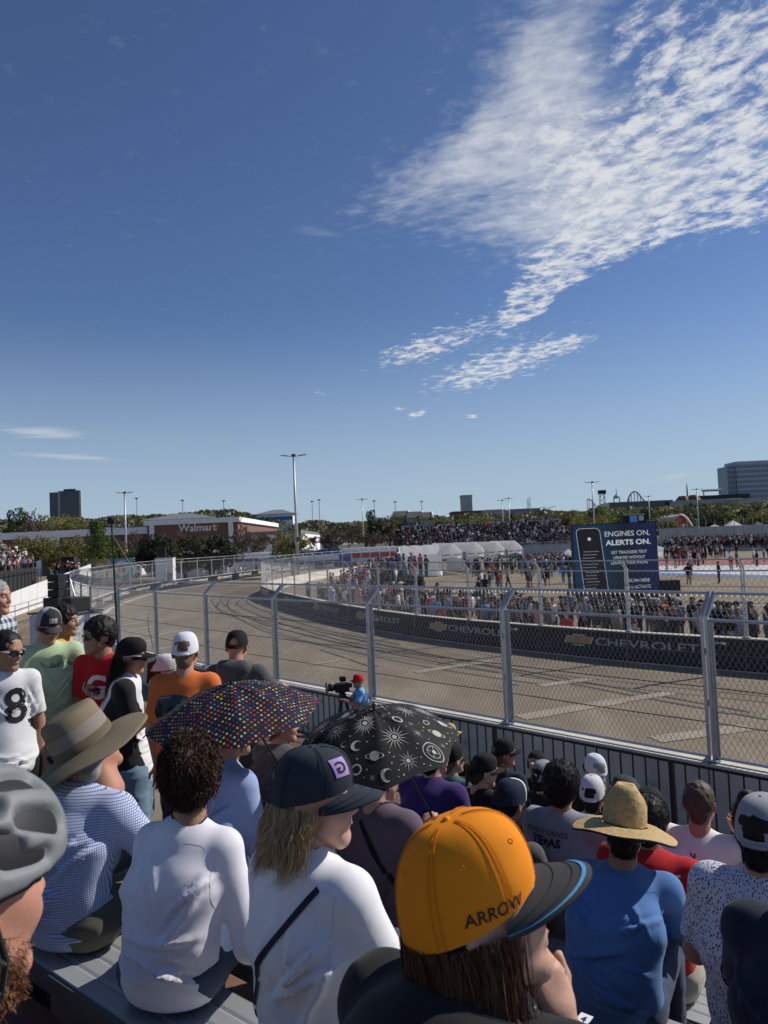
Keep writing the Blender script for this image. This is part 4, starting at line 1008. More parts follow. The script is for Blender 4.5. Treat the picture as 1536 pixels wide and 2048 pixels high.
def hair(parent, kind, col, X, n=900, seed=0, capped=False):
    """X maps head-local points to person-local"""
    base = np.array(HC[col]); r = np.random.default_rng(seed + 11)
    c = Clay((-.17, -.2, -.34), (.17, .16, .19), .0075 if kind not in ('buzz',) else .006)
    t = {'buzz': .0035, 'short': .012, 'curly': .012, 'pony': .007, 'bob': .008, 'long': .01, 'bun': .012, 'thick': .022, 'undercap': .006}[kind]
    if capped: t = min(t, .002)
    c.ell((0, -.016, .036), (.0755 + t, .093 + t, .085 + t * (1.25 if kind != 'undercap' else .2)), .01)
    if capped: c.cap((0, -.046, -.035), (0, -.066, -.062), .05, .042, .02, (1, 0, 0), 1.12)
    else: c.cap((0, -.05, .0), (0, -.066, -.05), .06 + t * .4, .04 + t * .2, .03, (1, 0, 0), 1.1)
    c.ell((0, .115, -.02), (.085, .068, .082), .018, sub=True)                            # clear the face
    for s in (-1, 1): c.ell((s * .085, .006, -.03), (.03, .036, .045), .012, sub=True)        # and the ears
    if kind in ('bob', 'long'):
        zl = -.165 if kind == 'bob' else -.27
        for s in (-1, 1): c.cap((s * .06, -.035, -.045), (s * .06, -.05, zl + .06), .024, .022, .02)
        c.cap((0, -.062, -.06), (0, -.08, zl + .04), .042, .034, .03, (1, 0, 0), 1.6)
    if kind == 'pony': c.cap((0, -.105, .04), (0, -.125, .03), .018, .02, .01); c.cap((0, -.125, .03), (.0, -.13, -.11), .024, .01, .02)
    if kind == 'bun': c.ell((0, -.06, .135), (.045, .045, .038), .012); c.cap((0, -.06, 0), (0, -.09, -.15), .06, .045, .02, (1, 0, 0), 1.25)
    V, F = c.nets(); N = vnormals(V, F)
    am = {'curly': .011, 'thick': .007, 'short': .005}.get(kind, .004) if not capped else .0015
    V = V + N * (am * (vnoise(V * (38 if kind == 'curly' else 60)) - .35) * 2)[:, None]
    tone = .7 + .6 * vnoise(V * 45)
    m = mesh('hair', X(V), F, True, cols=base * tone[:, None])
    o = obj('hair', m, M_hair, parent)
    # strands
    if n:
        if kind in ('bob', 'long'):
            k = 10; nc = 110; ci = r.integers(0, nc, n); half = 1.72 if kind == 'bob' else 1.95
            caz = np.pi + r.uniform(-half, half, nc); czl = (-.13 if kind == 'bob' else -.27) + r.normal(0, .022 if kind == 'bob' else .04, nc); cph = r.uniform(0, 6.28, nc); cw = r.uniform(.004, .012, nc) * (1.2 if kind == 'bob' else 2.0); cl = r.uniform(0, .022, nc); cfl = r.normal(0, .012, nc)
            own = r.normal(0, .16, n); z0 = r.uniform(-.03, .0 if capped else .05, n); zl = czl[ci] + r.normal(0, .012, n); lay = cl[ci] + r.uniform(-.004, .006, n); P = np.zeros((n, k, 3)); fly = (r.uniform(0, 1, n) < .06) * r.uniform(.01, .03, n)
            for i in range(k):
                f = i / (k - 1); z = z0 + (zl - z0) * f; az = caz[ci] + own * (1 - .75 * f) + .25 * cw[ci] / .012 * np.sin(cph[ci] * 2 + f * 5) * f
                wv = cw[ci] * np.sin(cph[ci] + f * (7 if kind == 'bob' else 6)) * f ** .7 + cfl[ci] * f * f + fly * f
                ra = .083 + lay * (.4 + f) + .012 * np.sin(f * 2.8) + wv; rb = .101 + lay * (.4 + f) - .02 * f + wv
                P[:, i] = np.c_[np.sin(az) * ra, np.cos(az) * rb - .012 - .016 * f, z]
        else:
            pick = r.integers(0, len(V), n); root = V[pick]; d = N[pick]      # rooted all over the hair mass
            ok = d[:, 2] > -.6
            if capped: ok &= root[:, 2] < .005
            root = root[ok]; d = d[ok]; nn = len(root); k = 5
            fl = np.array([0, -.3, -1.0]) - d * (d @ np.array([0, -.3, -1.0]))[:, None]; L = {'curly': .026, 'buzz': .006, 'short': .022, 'thick': .032}.get(kind, .03)
            cur = r.normal(size=(nn, 3)) * (.34 if kind == 'curly' else .2); P = np.zeros((nn, k, 3))
            for i in range(k):
                f = i / (k - 1); P[:, i] = root + d * (.010 if kind == 'curly' else .005) * math.sin(f * 3) + (fl + cur * (f + .2)) * L * f * .7 + (np.c_[np.sin(f * 6 + cur[:, 0] * 5), np.cos(f * 6 + cur[:, 1] * 5), np.sin(f * 5 + cur[:, 2] * 4)] * (.0035 if kind == 'curly' else .001))
        cols = base * (r.uniform(.55, 1.7 if kind in ('bob', 'long') else 1.25, (len(P), 1))) * (1 + r.normal(0, .06, (len(P), 3)))
        sh = P.shape; PP = X(P.reshape(-1, 3)).reshape(sh)
        obj('strand_layer', ribbons(PP, .0008 if kind in ('bob', 'long') else (.001 if kind != 'curly' else .0012), cols.clip(.002, 1)), M_hair, o)['kind'] = 'stuff'
    return o

CAPM = {}
def capmat(col, k=''):
    n = 'cap cloth %.3f %.3f %.3f' % col
    return mat(n, col, rough=.85, var=.06, vscale=20, bump=.07, bscale=500, spec=.2, fold=.18)
def cap_geom(h=.1, puff=1.0, opening=True):
    a, b = .0845 * puff, .105 * puff; nu, nv = 120, 18
    def pt(i, j):
        ph = 2 * math.pi * i / nu; f = j / nv; an = f * math.pi / 2
        s = max(math.cos(an), 0) ** .63; fr = max(math.cos(ph), 0)
        sea = 1 - .014 * sum(math.exp(-((ph - q + math.pi) % (2 * math.pi) - math.pi) ** 2 / .0018) for q in [0, 1.05, 2.09, 3.14, 4.19, 5.24]) * (f > .0)
        s *= (1 + .05 * fr * math.sin(2 * an)) * sea
        return (a * s * math.sin(ph), b * s * math.cos(ph) - .01, .012 + .024 * math.cos(ph) * (1 - f) + (h + .018) * math.sin(an) ** .95)
    V = [pt(i, j) for j in range(nv + 1) for i in range(nu)]; F = []; front = []
    for j in range(nv):
        for i in range(nu):
            ph = 2 * math.pi * (i + .5) / nu; back = abs(ph - math.pi)
            if opening and (back / .42) ** 2 + ((j - 1.2) / 5.2) ** 2 < 1 and j >= 2: continue
            F.append((j * nu + i, j * nu + (i + 1) % nu, (j + 1) * nu + (i + 1) % nu, (j + 1) * nu + i)); front.append(0 if min(ph, 2 * math.pi - ph) < 1.05 else 1)
    return V, F, front
def brim_geom(ext=.07, puff=1.0, arch=2.6):
    a, b = .083 * puff, .104 * puff; nu, nv = 24, 6; V = []
    for side in (0, 1):
        for j in range(nv + 1):
            for i in range(nu + 1):
                v = -1 + 2 * i / nu; w = j / nv; th = v * 1.2
                x = a * math.sin(th) * (1 + .02 * w); y = b * math.cos(th) - .01 + ext * w * max(math.cos(v * math.pi / 2), 0) ** .55
                z = .012 + .024 * math.cos(th) - arch * x * x - .16 * ext * w * 1.2 - (.0035 if side else 0)
                V.append((x, y, z))
    n1 = (nu + 1) * (nv + 1); F = []
    for j in range(nv):
        for i in range(nu):
            q = (j * (nu + 1) + i, j * (nu + 1) + i + 1, (j + 1) * (nu + 1) + i + 1, (j + 1) * (nu + 1) + i); F.append(q); F.append(tuple(n1 + t for t in q[::-1]))
    for i in range(nu): q0 = nv * (nu + 1) + i; F.append((q0, q0 + 1, n1 + q0 + 1, n1 + q0))
    return V, F
def cap(parent, X, front, back=None, brim=None, opening=True, puff=1.0, h=.1, ext=.07, label=None, seams=False, arch=2.6):
    V, F, fr = cap_geom(h, puff, opening); back = back or front; brim = brim or front
    o = obj('cap', mesh('cap', X(np.array(V)), F, True, midx=fr), [capmat(front), capmat(back)], parent)
    Vb, Fb = brim_geom(ext, puff, arch); b = obj('brim', mesh('brim', X(np.array(Vb)), Fb, True), capmat(brim), o)
    m = MB(); m.lathe([(.0, .004), (.006, .002), (.007, -.003)], 8, (0, -.01, .03 + h)); obj('button', mesh('button', X(np.array(m.v)), m.f, True), capmat(front), o)
    if opening:
        m = MB(); m.tube([(.084 * puff * math.sin(q), .1035 * puff * math.cos(q) - .01, -.006) for q in np.linspace(math.pi - .46, math.pi + .46, 9)], .009, 5); obj('strap', mesh('strap', X(np.array(m.v)), m.f, True), capmat(back), o)
    if seams:                                     # stitched ridges between the six panels
        W3 = np.array(V).reshape(19, 120, 3); ctr = np.array([0, -.01, .02]); col = tuple(q * .8 for q in front)
        for i in range(0, 120, 20):
            for di in (-1, 1):
                P = [W3[j, (i + di) % 120] + (W3[j, (i + di) % 120] - ctr) * .012 for j in range(0, 18)]
                m = MB().tube(P, .0007, 4, cap=False); obj('seam', mesh('seam', X(np.array(m.v)), m.f, True), capmat(col), o)
        for rr_ in (1, 2):
            P = [Vb[6 * 25 + i] if False else np.array(Vb[(rr_ * 2) * 25 + i]) + [0, 0, .0012] for i in range(25)]
            m = MB().tube(P, .0006, 4, cap=False); obj('brim_stitch', mesh('brim_stitch', X(np.array(m.v)), m.f, True), capmat(tuple(q * .8 for q in brim)), b)
    if label: o['label'] = label
    return o
def project(name, P2, F, m, parent, org, ex, ey, dr, bvh, off=.0025, fine=.02):
    """flat print laid onto a surface: 2-D points carried along dr until they meet it"""
    V = []; org, ex, ey, dr = (Vector(tuple(map(float, q))) for q in (org, ex, ey, dr))
    bm = bmesh.new(); vs_ = [bm.verts.new((float(x), float(y), 0)) for x, y in P2]
    for f in F:
        try: bm.faces.new([vs_[i] for i in f])
        except ValueError: pass
    bmesh.ops.triangulate(bm, faces=bm.faces[:])
    for _ in range(5):
        long_ = [e for e in bm.edges if e.calc_length() > fine]
        if not long_ or len(bm.verts) > 2500: break
        bmesh.ops.subdivide_edges(bm, edges=long_, cuts=1); bmesh.ops.triangulate(bm, faces=bm.faces[:])
    bm.verts.index_update(); P2 = [(v.co.x, v.co.y) for v in bm.verts]; F = [tuple(v.index for v in f.verts) for f in bm.faces]; bm.free()
    for x, y in P2:
        p = org + ex * float(x) + ey * float(y); h = bvh.ray_cast(p - dr * .4, dr, 1.0)
        V.append(tuple((h[0] if h[0] is not None else p) - dr * off))
    return obj(name, mesh(name, V, F), m, parent)
def grid_patch(w, h, n=6): return [(-w + 2 * w * i / n, -h + 2 * h * j / n) for j in range(n + 1) for i in range(n + 1)], [(j * (n + 1) + i, j * (n + 1) + i + 1, (j + 1) * (n + 1) + i + 1, (j + 1) * (n + 1) + i) for j in range(n) for i in range(n)]

def cloth_folds(V, N, c0, nb_, slouch, seed, amp, b):
    """directed creases: fans from the armpits, pulls across the blades, bunching at the waist"""
    r = np.random.default_rng(seed * 7 + 1); T = nb_ - c0; L = np.linalg.norm(T); t = (V - c0) @ T / (L * L)
    sp_ = c0 + np.outer(t, T); sp_[:, 1] -= slouch * np.sin(np.pi * np.clip(t, 0, 1)); x = V[:, 0] - sp_[:, 0]; y = V[:, 1] - sp_[:, 1]; z = t * L; out = np.zeros(len(V))
    body = np.clip((.235 * b - np.abs(x)) / .04, 0, 1)
    for sd in (-1, 1):
        m = np.clip(sd * y / .03 + .5, 0, 1) * body; segs = []
        for k in range(7):
            s = r.choice((-1, 1)); x0, z0 = s * r.uniform(.13, .18) * b, L * r.uniform(.6, .8); a = r.uniform(.5, 1.25); ln = r.uniform(.1, .24); segs.append((x0, z0, x0 - s * math.cos(a) * ln, z0 - math.sin(a) * ln, r.uniform(.006, .011), r.uniform(.5, 1.0)))
        for k in range(8):
            s = r.choice((-1, 1)); x0, z0 = s * r.uniform(.02, .17) * b, L * r.uniform(-.12, .34); ln = r.uniform(.08, .22); a = r.normal(0, .3); segs.append((x0, z0, x0 - s * math.cos(a) * ln, z0 + math.sin(a) * ln, r.uniform(.007, .013), r.uniform(.6, 1.2)))
        for k in range(2): x0 = r.uniform(-.1, .1); segs.append((x0, L * .82, x0 + r.normal(0, .05), L * r.uniform(.5, .65), .01, .5))
        for x0, z0, x1, z1, w, a in segs:
            dx, dz = x1 - x0, z1 - z0; q = dx * dx + dz * dz; bow = .012 * r.normal()
            u = np.clip(((x - x0) * dx + (z - z0) * dz) / q, 0, 1); pd = ((x - x0) * dz - (z - z0) * dx) / math.sqrt(q) - bow * np.sin(np.pi * u)
            ex = np.hypot(x - x0 - u * dx, z - z0 - u * dz); end = np.exp(-(np.maximum(ex - np.abs(pd), 0) / .01) ** 2)
            out += m * a * np.sin(np.pi * np.clip(u, .02, .98)) ** .6 * end * (np.exp(-(pd / w) ** 2) - .55 * np.exp(-((pd - 1.7 * w) / w) ** 2))
    return V + N * (amp * out)[:, None]
class Person: pass
def person(label, px, py, row=None, Y=None, dn=0.0, du=0.0, yaw=0, hy=0, hp=0, hr=0, stand=None, shirt=None, sleeve='short', pants=None, shorts=False, skin='fair', fem=False,
           arms=('lap', 'lap'), b=1.0, vox=.014, hairk=None, hairc='dark', nstr=0, neck=1.0, slouch=.05, wr=.010, seed=0, collar=True, glasses=False, Ow=None, legs=True, curl=False, capped=False, shoe=None, seams=False):
    """a spectator: (px, py) is where the middle of the head appears, row or Y how far away; stand = floor height if standing"""
    r = ray(px, py)
    if row is not None:
        t = (row_n(row) + dn) / (r[0] * NB[0] + r[1] * NB[1])
    else: t = Y / r[1]
    Hw = r * t; Hw[2] += H
    rz = BA - math.pi / 2 + R(yaw)
    if stand is None:
        u = Hw[:2] @ UB + du; O = np.r_[st(u, row_n(row)), row_z(row) + .004]
    else: O = np.array([Hw[0], Hw[1], stand]) + np.r_[st(du, -dn), 0]
    A = rotz(-rz); hl = A @ (Hw - O)
    RH = rotz(R(hy)) @ rotx(R(hp)) @ roty(R(hr))
    X = lambda P: np.asarray(P, float) @ RH.T + hl
    T = thing('person', label, 'person', O, rz); P_ = Person(); P_.t = T; P_.X = X; P_.O = O; P_.rz = rz; P_.hl = hl
    nb_ = hl + np.array([0, -.04, -.148 * neck])
    if stand is None: c0 = np.array([0, 0, .105])
    else: c0 = np.array([0, 0, (hl[2] + .115) * .505])
    ax = nb_ - c0; Ls = np.linalg.norm(ax)
    pt = lambda f: c0 + ax * f + np.array([0, -slouch * math.sin(math.pi * min(f, 1)), 0])
    side = np.array([1.0, 0, 0]); lean = ax / Ls
    fw = .93 if fem else 1.0
    RAD = [(0.0, .126 if stand is None else .118, 1.42), (.3, .11, 1.38), (.62, .114, 1.4 * fw), (.86, .088, 1.68 * fw)]
    S = {s: nb_ + np.array([s * .152 * b * fw, 0.01, -.05]) for s in (-1, 1)}
    E, Wt = {}, {}
    for s in (-1, 1):
        if arms[0 if s < 0 else 1][0] == 'head':
            a = arms[0 if s < 0 else 1]; E[s] = S[s] + np.array(a[1]); Wt[s] = X(np.array([a[2]]))[0]; continue
        a = ARMS[arms[0 if s < 0 else 1]] if isinstance(arms[0 if s < 0 else 1], str) else arms[0 if s < 0 else 1]
        E[s] = S[s] + np.array([s * a[0][0], a[0][1], a[0][2]]); Wt[s] = E[s] + np.array([s * a[1][0], a[1][1], a[1][2]])
    if stand is None:
        HJ = {s: np.array([s * .095 * b, 0.0, .1]) for s in (-1, 1)}; KN = {s: np.array([s * .125, .43, .11]) for s in (-1, 1)}; AN = {s: np.array([s * .125, .42, -.36]) for s in (-1, 1)}
    else:
        HJ = {s: c0 + [s * .085 * b, 0, -.03] for s in (-1, 1)}; KN = {s: np.array([s * .1, .02, c0[2] * .52]) for s in (-1, 1)}; AN = {s: np.array([s * .11, -.02, .08]) for s in (-1, 1)}
    allp = np.array([c0, nb_, *S.values(), *E.values(), *Wt.values(), *HJ.values(), *KN.values(), *AN.values()]); lo = allp.min(0) - .25; hi = allp.max(0) + .25
    # bare body: torso, neck, arms, legs in one skin; head and hands modelled finer and merged in
    c = Clay(lo, hi, max(vox, .012))
    for (f0, r0, w0), (f1, r1, w1) in zip(RAD[:-1], RAD[1:]): c.cap(pt(f0), pt(f1), r0 * b * .86, r1 * b * .86, .04, side, (w0 + w1) / 2 * .95)
    c.cap(S[-1], S[1], .05, .05, .04); c.cap(nb_ + [0, .0, -.05], nb_ + (hl - nb_) * .35, .058 * neck if not fem else .05, .052 if not fem else .045, .04)
    for s in (-1, 1):
        c.cap(S[s], E[s], .046 * b, .039 * b, .03); c.cap(E[s], Wt[s], .038 * b, .026, .02)
        c.cap(HJ[s], KN[s], .078 * b, .052 * b, .03); c.cap(KN[s], AN[s], .05 * b, .034, .02); c.cap(AN[s] + [0, 0, -.02], AN[s] + [0, .14, -.04], .036, .028, .02)
    V, F = c.nets(); V = relax(V, F, 1, .5)
    Vs, Fs = [V], [F]; n = len(V)
    hv, hf = HEADS[fem]; Vs.append(X(hv)); Fs.append(hf + n); n += len(hv)
    for s in (-1, 1):
        gv, gf = HANDS[curl]; gv = gv * np.array([-s if s > 0 else 1, 1, 1]) * (.9 if fem else 1.0)
        d = Wt[s] - E[s]; M = frame(d, np.array([0, -.2, 1.0])); q = gv @ M.T + Wt[s]
        Vs.append(q); Fs.append((gf[:, ::-1] if s > 0 else gf) + n); n += len(gv)
    obj('body', mesh('body', np.concatenate(Vs), np.concatenate(Fs), True), SKIN[skin], T)
    # shirt
    c = Clay(lo, hi, vox)
    for (f0, r0, w0), (f1, r1, w1) in zip(RAD[:-1], RAD[1:]): c.cap(pt(f0 - (.04 if f0 == 0 else 0)), pt(f1), r0 * b + .006, r1 * b + .006, .045, side, (w0 + w1) / 2)
    c.cap(S[-1], S[1], .06 * b, .06 * b, .05); c.cap(nb_ + [0, .005, -.075], nb_ + [0, .0, -.004], .08, .056 * neck, .05, side, 1.2)
    for s in (-1, 1):
        if sleeve == 'short':
            q = S[s] + (E[s] - S[s]) * .72; c.cap(S[s], q, .06 * b, .06 * b, .035)
        elif sleeve == 'long':
            c.cap(S[s], E[s], .059 * b, .052 * b, .03); c.cap(E[s], E[s] + (Wt[s] - E[s]) * .96, .055 * b, .04, .02)
    # fabric ends: flat hem, open sleeve mouth
    V, F = c.nets(); V = relax(V, F, 5 if vox < .0125 else 3, .5); N = vnormals(V, F)
    if wr > 0:
        q = (V + seed * 3.7); fr = np.clip(1.2 - (V[:, 2] - c0[2]) / max(nb_[2] - c0[2], .2), .3, 1.1)
        V = V + N * (wr * (1.1 * (vnoise(q * 6) - .5) + .5 * (vnoise(q * 13) - .5)) * fr)[:, None]
        V = cloth_folds(V, N, c0, nb_, slouch, seed, wr * 1.9, b)
    # clean openings at hem, sleeves and neck: snap the nearest vertices onto the edge, drop what lies beyond
    Fa = np.asarray(F); V = V.copy(); keep = np.ones(len(Fa), bool)
    def edge(q, d_, reach):
        rel = V - q; h = rel @ d_; near_ = np.linalg.norm(rel, axis=1) < reach
        sn = near_ & (np.abs(h) < vox * .75); V[sn] -= np.outer(h[sn], d_)
        ctr = V[Fa].mean(1); rc = ctr - q; return (rc @ d_ > vox * .12) & (np.linalg.norm(rc, axis=1) < reach)
    if sleeve in ('short', 'long'):
        for s in (-1, 1):
            if sleeve == 'short': q = S[s] + (E[s] - S[s]) * .78; d_ = E[s] - S[s]; ml = .12
            else: q = E[s] + (Wt[s] - E[s]) * .97; d_ = Wt[s] - E[s]; ml = .09
            keep &= ~edge(q, d_ / np.linalg.norm(d_), ml)
    keep &= ~edge(np.array([c0[0], c0[1], c0[2] - (.075 if stand is None else .1)]), np.array([0, 0, -1.0]), .3)
    rel = V[Fa].mean(1) - nb_; keep &= ~((rel[:, 2] > .0) & (np.hypot(rel[:, 0], rel[:, 1] - .005) < .046 * neck))
    F = Fa[keep]
    so_ = obj('shirt', mesh('shirt', V, F, True), shirt, T); P_.shirt = so_; P_.bvh = BVHTree.FromPolygons(V.tolist(), F.tolist())
    if collar:
        m = MB(); cc = nb_ + np.array([0, .004, .004]); pts = [cc + np.array([.06 * neck * math.sin(a), .058 * neck * math.cos(a) + .004, -.014 * math.cos(a)]) for a in np.linspace(0, 2 * math.pi, 25)]
        m.tube(pts, .0095, 8, cap=False); m.build('collar', shirt, so_, True)
    P_.nb = nb_
    if seams and sleeve != 'none':
        for s in (-1, 1):
            xs_ = nb_[0] + s * .165 * b * fw
            band(P_, [(nb_[0] + s * .05, nb_[2] + .0), (xs_, nb_[2] - .03)], .0011, shirt, 'shoulder_seam'); band(P_, [(xs_, nb_[2] - .02), (xs_ - s * .008, nb_[2] - .09), (xs_ + s * .004, nb_[2] - .19)], .0012, shirt, 'armhole_seam')
            q, d_ = (S[s] + (E[s] - S[s]) * .75, E[s] - S[s]) if sleeve == 'short' else (E[s] + (Wt[s] - E[s]) * .93, Wt[s] - E[s])
            M = frame(d_, np.array([0, .3, 1.0])); rr_ = (.0612 if sleeve == 'short' else .0405) * b
            MB().tube([q + M @ np.array([rr_ * math.cos(a), 0, rr_ * math.sin(a)]) for a in np.linspace(0, 2 * math.pi, 21)], .0028, 5, cap=False).build('sleeve_hem', shirt, so_, True)
    # trousers
    if pants is not None:
        c = Clay(lo, hi, max(vox, .013)); c.cap(HJ[-1] + [0, .01, -.01], HJ[1] + [0, .01, -.01], .092 * b, .092 * b, .03); c.cap(c0 + [0, .01, -.03], c0 + [0, .01, 0], .092 * b, .09 * b, .03, side, 1.3)
        for s in (-1, 1):
            if shorts: q = HJ[s] + (KN[s] - HJ[s]) * .78; c.cap(HJ[s], q, .098 * b, .084 * b, .03)
            else: c.cap(HJ[s], KN[s], .092 * b, .07 * b, .03); c.cap(KN[s], AN[s], .068 * b, .056, .02)
        V, F = c.nets(); V = relax(V, F, 1, .5); N = vnormals(V, F); q = V + seed
        V = V + N * (.007 * ((1 - np.abs(2 * vnoise(q * np.array([12, 12, 22])) - 1)) ** 3 - .3))[:, None]
        obj('trousers' if not shorts else 'shorts', mesh('trousers', V, F, True), pants, T)
    if legs:
        for s in (-1, 1):
            c = Clay(AN[s] - .16, AN[s] + np.array([.12, .3, .12]), .012); c.cap(AN[s] + [0, -.04, -.035], AN[s] + [0, .17, -.045], .045, .036, .02); c.cap(AN[s] + [0, -.01, -.03], AN[s] + [0, .0, .02], .045, .042, .02); c.cut(AN[s] + [0, 0, -.08], (0, 0, -1))
            V, F = c.nets(); obj('shoe', mesh('shoe', V, F, True), shoe or M_shoe, T)
    if hairk: hair(T, hairk, hairc, X, nstr if nstr else (2600 if hairk in ('short', 'thick') and vox < .0155 else 0), seed, capped)
    # face
    for s in (-1, 1):
        e = MB(); e.lathe([(0.0005, .0105), (.0075, .0075), (.0105, 0), (.0075, -.0075), (.0005, -.0105)], 10); v = np.array(e.v) + [s * .0295, .0815, .0085]
        eo = obj('eye', mesh('eye', X(v), e.f, True), M_eye, T)
        e = MB(); e.lathe([(.0005, .0048), (.0048, .002), (.0055, -.003)], 10); v = np.array(e.v)[:, [0, 2, 1]] + [s * .0295, .0885, .0085]; obj('iris', mesh('iris', X(v), e.f, True), M_iris, eo)
        if not glasses:
            e = MB(); e.tube([(s * .014, .094, .025), (s * .03, .092, .03), (s * .046, .08, .025)], [.0028, .0034, .002], 5); obj('eyebrow', mesh('eyebrow', X(np.array(e.v)), e.f, True), M_brow, T)
    e = MB(); e.tube([(-.02, .0865, -.057), (0, .0935, -.0575), (.02, .0865, -.057)], [.003, .0055, .003], 6); obj('lips', mesh('lips', X(np.array(e.v)), e.f, True), M_lip, T)
    if glasses:
        g = MB()
        for s in (-1, 1): g.add([(s * .004, .109, .021), (s * .03, .11, .024), (s * .06, .088, .02), (s * .062, .084, 0), (s * .045, .1, -.015), (s * .015, .108, -.012), (s * .004, .111, .004)], [(0, 1, 2, 3, 4, 5, 6)])
        go = obj('sunglasses', mesh('sunglasses', X(np.array(g.v)), g.f), M_lens, T)
        for s in (-1, 1): q = MB().tube([(s * .06, .088, .016), (s * .08, .03, .014), (s * .084, -.015, .008)], .0026, 5); obj('temple', mesh('temple', X(np.array(q.v)), q.f, True), glasses if not isinstance(glasses, bool) else M_lens, go)
        q = MB().tube([(-.012, .112, .012), (.012, .112, .012)], .0026, 5); obj('bridge', mesh('bridge', X(np.array(q.v)), q.f, True), glasses if not isinstance(glasses, bool) else M_lens, go)
    P_.S, P_.E, P_.W, P_.nb, P_.c0, P_.pt = S, E, Wt, nb_, c0, pt
    P_.loc = lambda w: A @ (np.asarray(w) - O); P_.wld = lambda l: A.T @ np.asarray(l) + O
    return P_
def band(p, pts, w, m, name='strap', off=None):
    """band lying on the back of the shirt, through (x, z) points"""
    P = []
    for i in range(len(pts) - 1):
        for q in range(8): f = q / 8; P.append((pts[i][0] * (1 - f) + pts[i + 1][0] * f, pts[i][1] * (1 - f) + pts[i + 1][1] * f))
    P.append(pts[-1]); L = []
    for i, (x, z) in enumerate(P):
        a, b_ = P[max(i - 1, 0)], P[min(i + 1, len(P) - 1)]; dx, dz = b_[0] - a[0], b_[1] - a[1]; n = math.hypot(dx, dz) or 1; L += [(x - dz / n * w, z + dx / n * w), (x + dz / n * w, z - dx / n * w)]
    return project(name, L, [(2 * i, 2 * i + 1, 2 * i + 3, 2 * i + 2) for i in range(len(P) - 1)], m, p.shirt, (0, p.nb[1], 0), (1, 0, 0), (0, 0, 1), (0, 1, 0), p.bvh, off or (.005 if w > .004 else .0022), fine=.03)
def back_print(p, s, size, m, x, z, xs=1.0, bold=0.01, front=False, shear=0.0):
    T2, F = text2d(s, bold, shear); P2 = [(a * size * xs, b_ * size) for a, b_ in T2]
    d = (0, 1, 0) if not front else (0, -1, 0)
    return project('print', P2, F, m, p.shirt, (x, p.nb[1], z), (1, 0, 0) if not front else (-1, 0, 0), (0, 0, 1), d, p.bvh)

# ------------------------------------------------------------------ the spectators around us
def floor_of(k): return row_z(k) - .445
K_white = cloth('white cotton', (.77, .76, .78)); K_white2 = cloth('white tee', (.78, .78, .79)); K_black = cloth('black cotton', (.012, .012, .013)); K_navy = cloth('navy cotton', (.014, .018, .035))
K_blue = cloth('mid blue tee', (.09, .2, .45)); K_grey = cloth('heather grey tee', (.25, .26, .3)); K_dgrey = cloth('dark heather tee', (.085, .085, .088), var=.2, vscale=30)
K_plum = cloth('plum grey shirt', (.13, .095, .13)); K_violet = cloth('violet tee', (.045, .022, .125)); K_red = cloth('red jersey', (.42, .012, .016)); K_orange = cloth('orange tee', (.62, .15, .035))
K_green = cloth('pale green long sleeve', (.44, .56, .34)); K_hood = cloth('charcoal hooded jacket', (.075, .08, .085)); K_lblue = cloth('light blue jacket', (.3, .38, .62)); K_yellow = cloth('mustard shirt', (.6, .32, .03))
K_jean = cloth('blue denim', (.05, .075, .13), bump=.4, bscale=300); K_ljean = cloth('light denim', (.16, .24, .33), bump=.4, bscale=300); K_khaki = cloth('khaki twill', (.11, .1, .075)); K_dark = cloth('dark trousers', (.02, .02, .024)); K_tan = cloth('stone trousers', (.36, .32, .26))
def pattern_mat(name, base, fn):
    m = cloth(name, base, var=0); t, b = nodes_of(m); tcn = t.nodes.new('ShaderNodeTexCoord'); fn(t, b, tcn.outputs['Object']); return m
def nm(t, op, a, b=None):
    n = t.nodes.new('ShaderNodeMath'); n.operation = op
    for i, v in enumerate((a, b)):
        if v is None: continue
        if isinstance(v, (int, float)): n.inputs[i].default_value = v
        else: t.links.new(v, n.inputs[i])
    return n.outputs[0]
def mixcol(t, f, a, b):
    x = t.nodes.new('ShaderNodeMixRGB'); t.links.new(f, x.inputs[0]) if not isinstance(f, (int, float)) else None
    for i, v in ((1, a), (2, b)):
        if isinstance(v, tuple): x.inputs[i].default_value = (*v, 1)
        else: t.links.new(v, x.inputs[i])
    return x.outputs[0]
def check_fn(t, b, vec):                             # fine blue window check
    sp = t.nodes.new('ShaderNodeSeparateXYZ'); t.links.new(vec, sp.inputs[0])
    def line(v, per, w): return nm(t, 'LESS_THAN', nm(t, 'MODULO', nm(t, 'ADD', nm(t, 'MULTIPLY', v, 1 / per), 50.0), 1.0), w)
    u = nm(t, 'ADD', sp.outputs[0], nm(t, 'MULTIPLY', sp.outputs[1], .8))
    g = nm(t, 'MAXIMUM', line(u, .0085, .3), line(sp.outputs[2], .0085, .3))
    t.links.new(mixcol(t, g, (.6, .63, .7), (.13, .2, .46)), b.inputs['Base Color'])
K_check = pattern_mat('blue window check shirting', (.5, .55, .7), check_fn)
def squig_fn(t, b, vec):                             # small dark flecks on white
    mp = t.nodes.new('ShaderNodeMapping'); mp.inputs['Scale'].default_value = (150, 90, 75); mp.inputs['Rotation'].default_value = (0, .7, 0); t.links.new(vec, mp.inputs[0])
    v = t.nodes.new('ShaderNodeTexVoronoi'); v.inputs['Scale'].default_value = 1.0; v.inputs['Randomness'].default_value = .75; t.links.new(mp.outputs[0], v.inputs['Vector'])
    t.links.new(mixcol(t, nm(t, 'LESS_THAN', v.outputs['Distance'], .36), (.62, .62, .7), (.03, .03, .14)), b.inputs['Base Color'])
K_fleck = pattern_mat('white shirting with navy flecks', (.6, .6, .65), squig_fn)
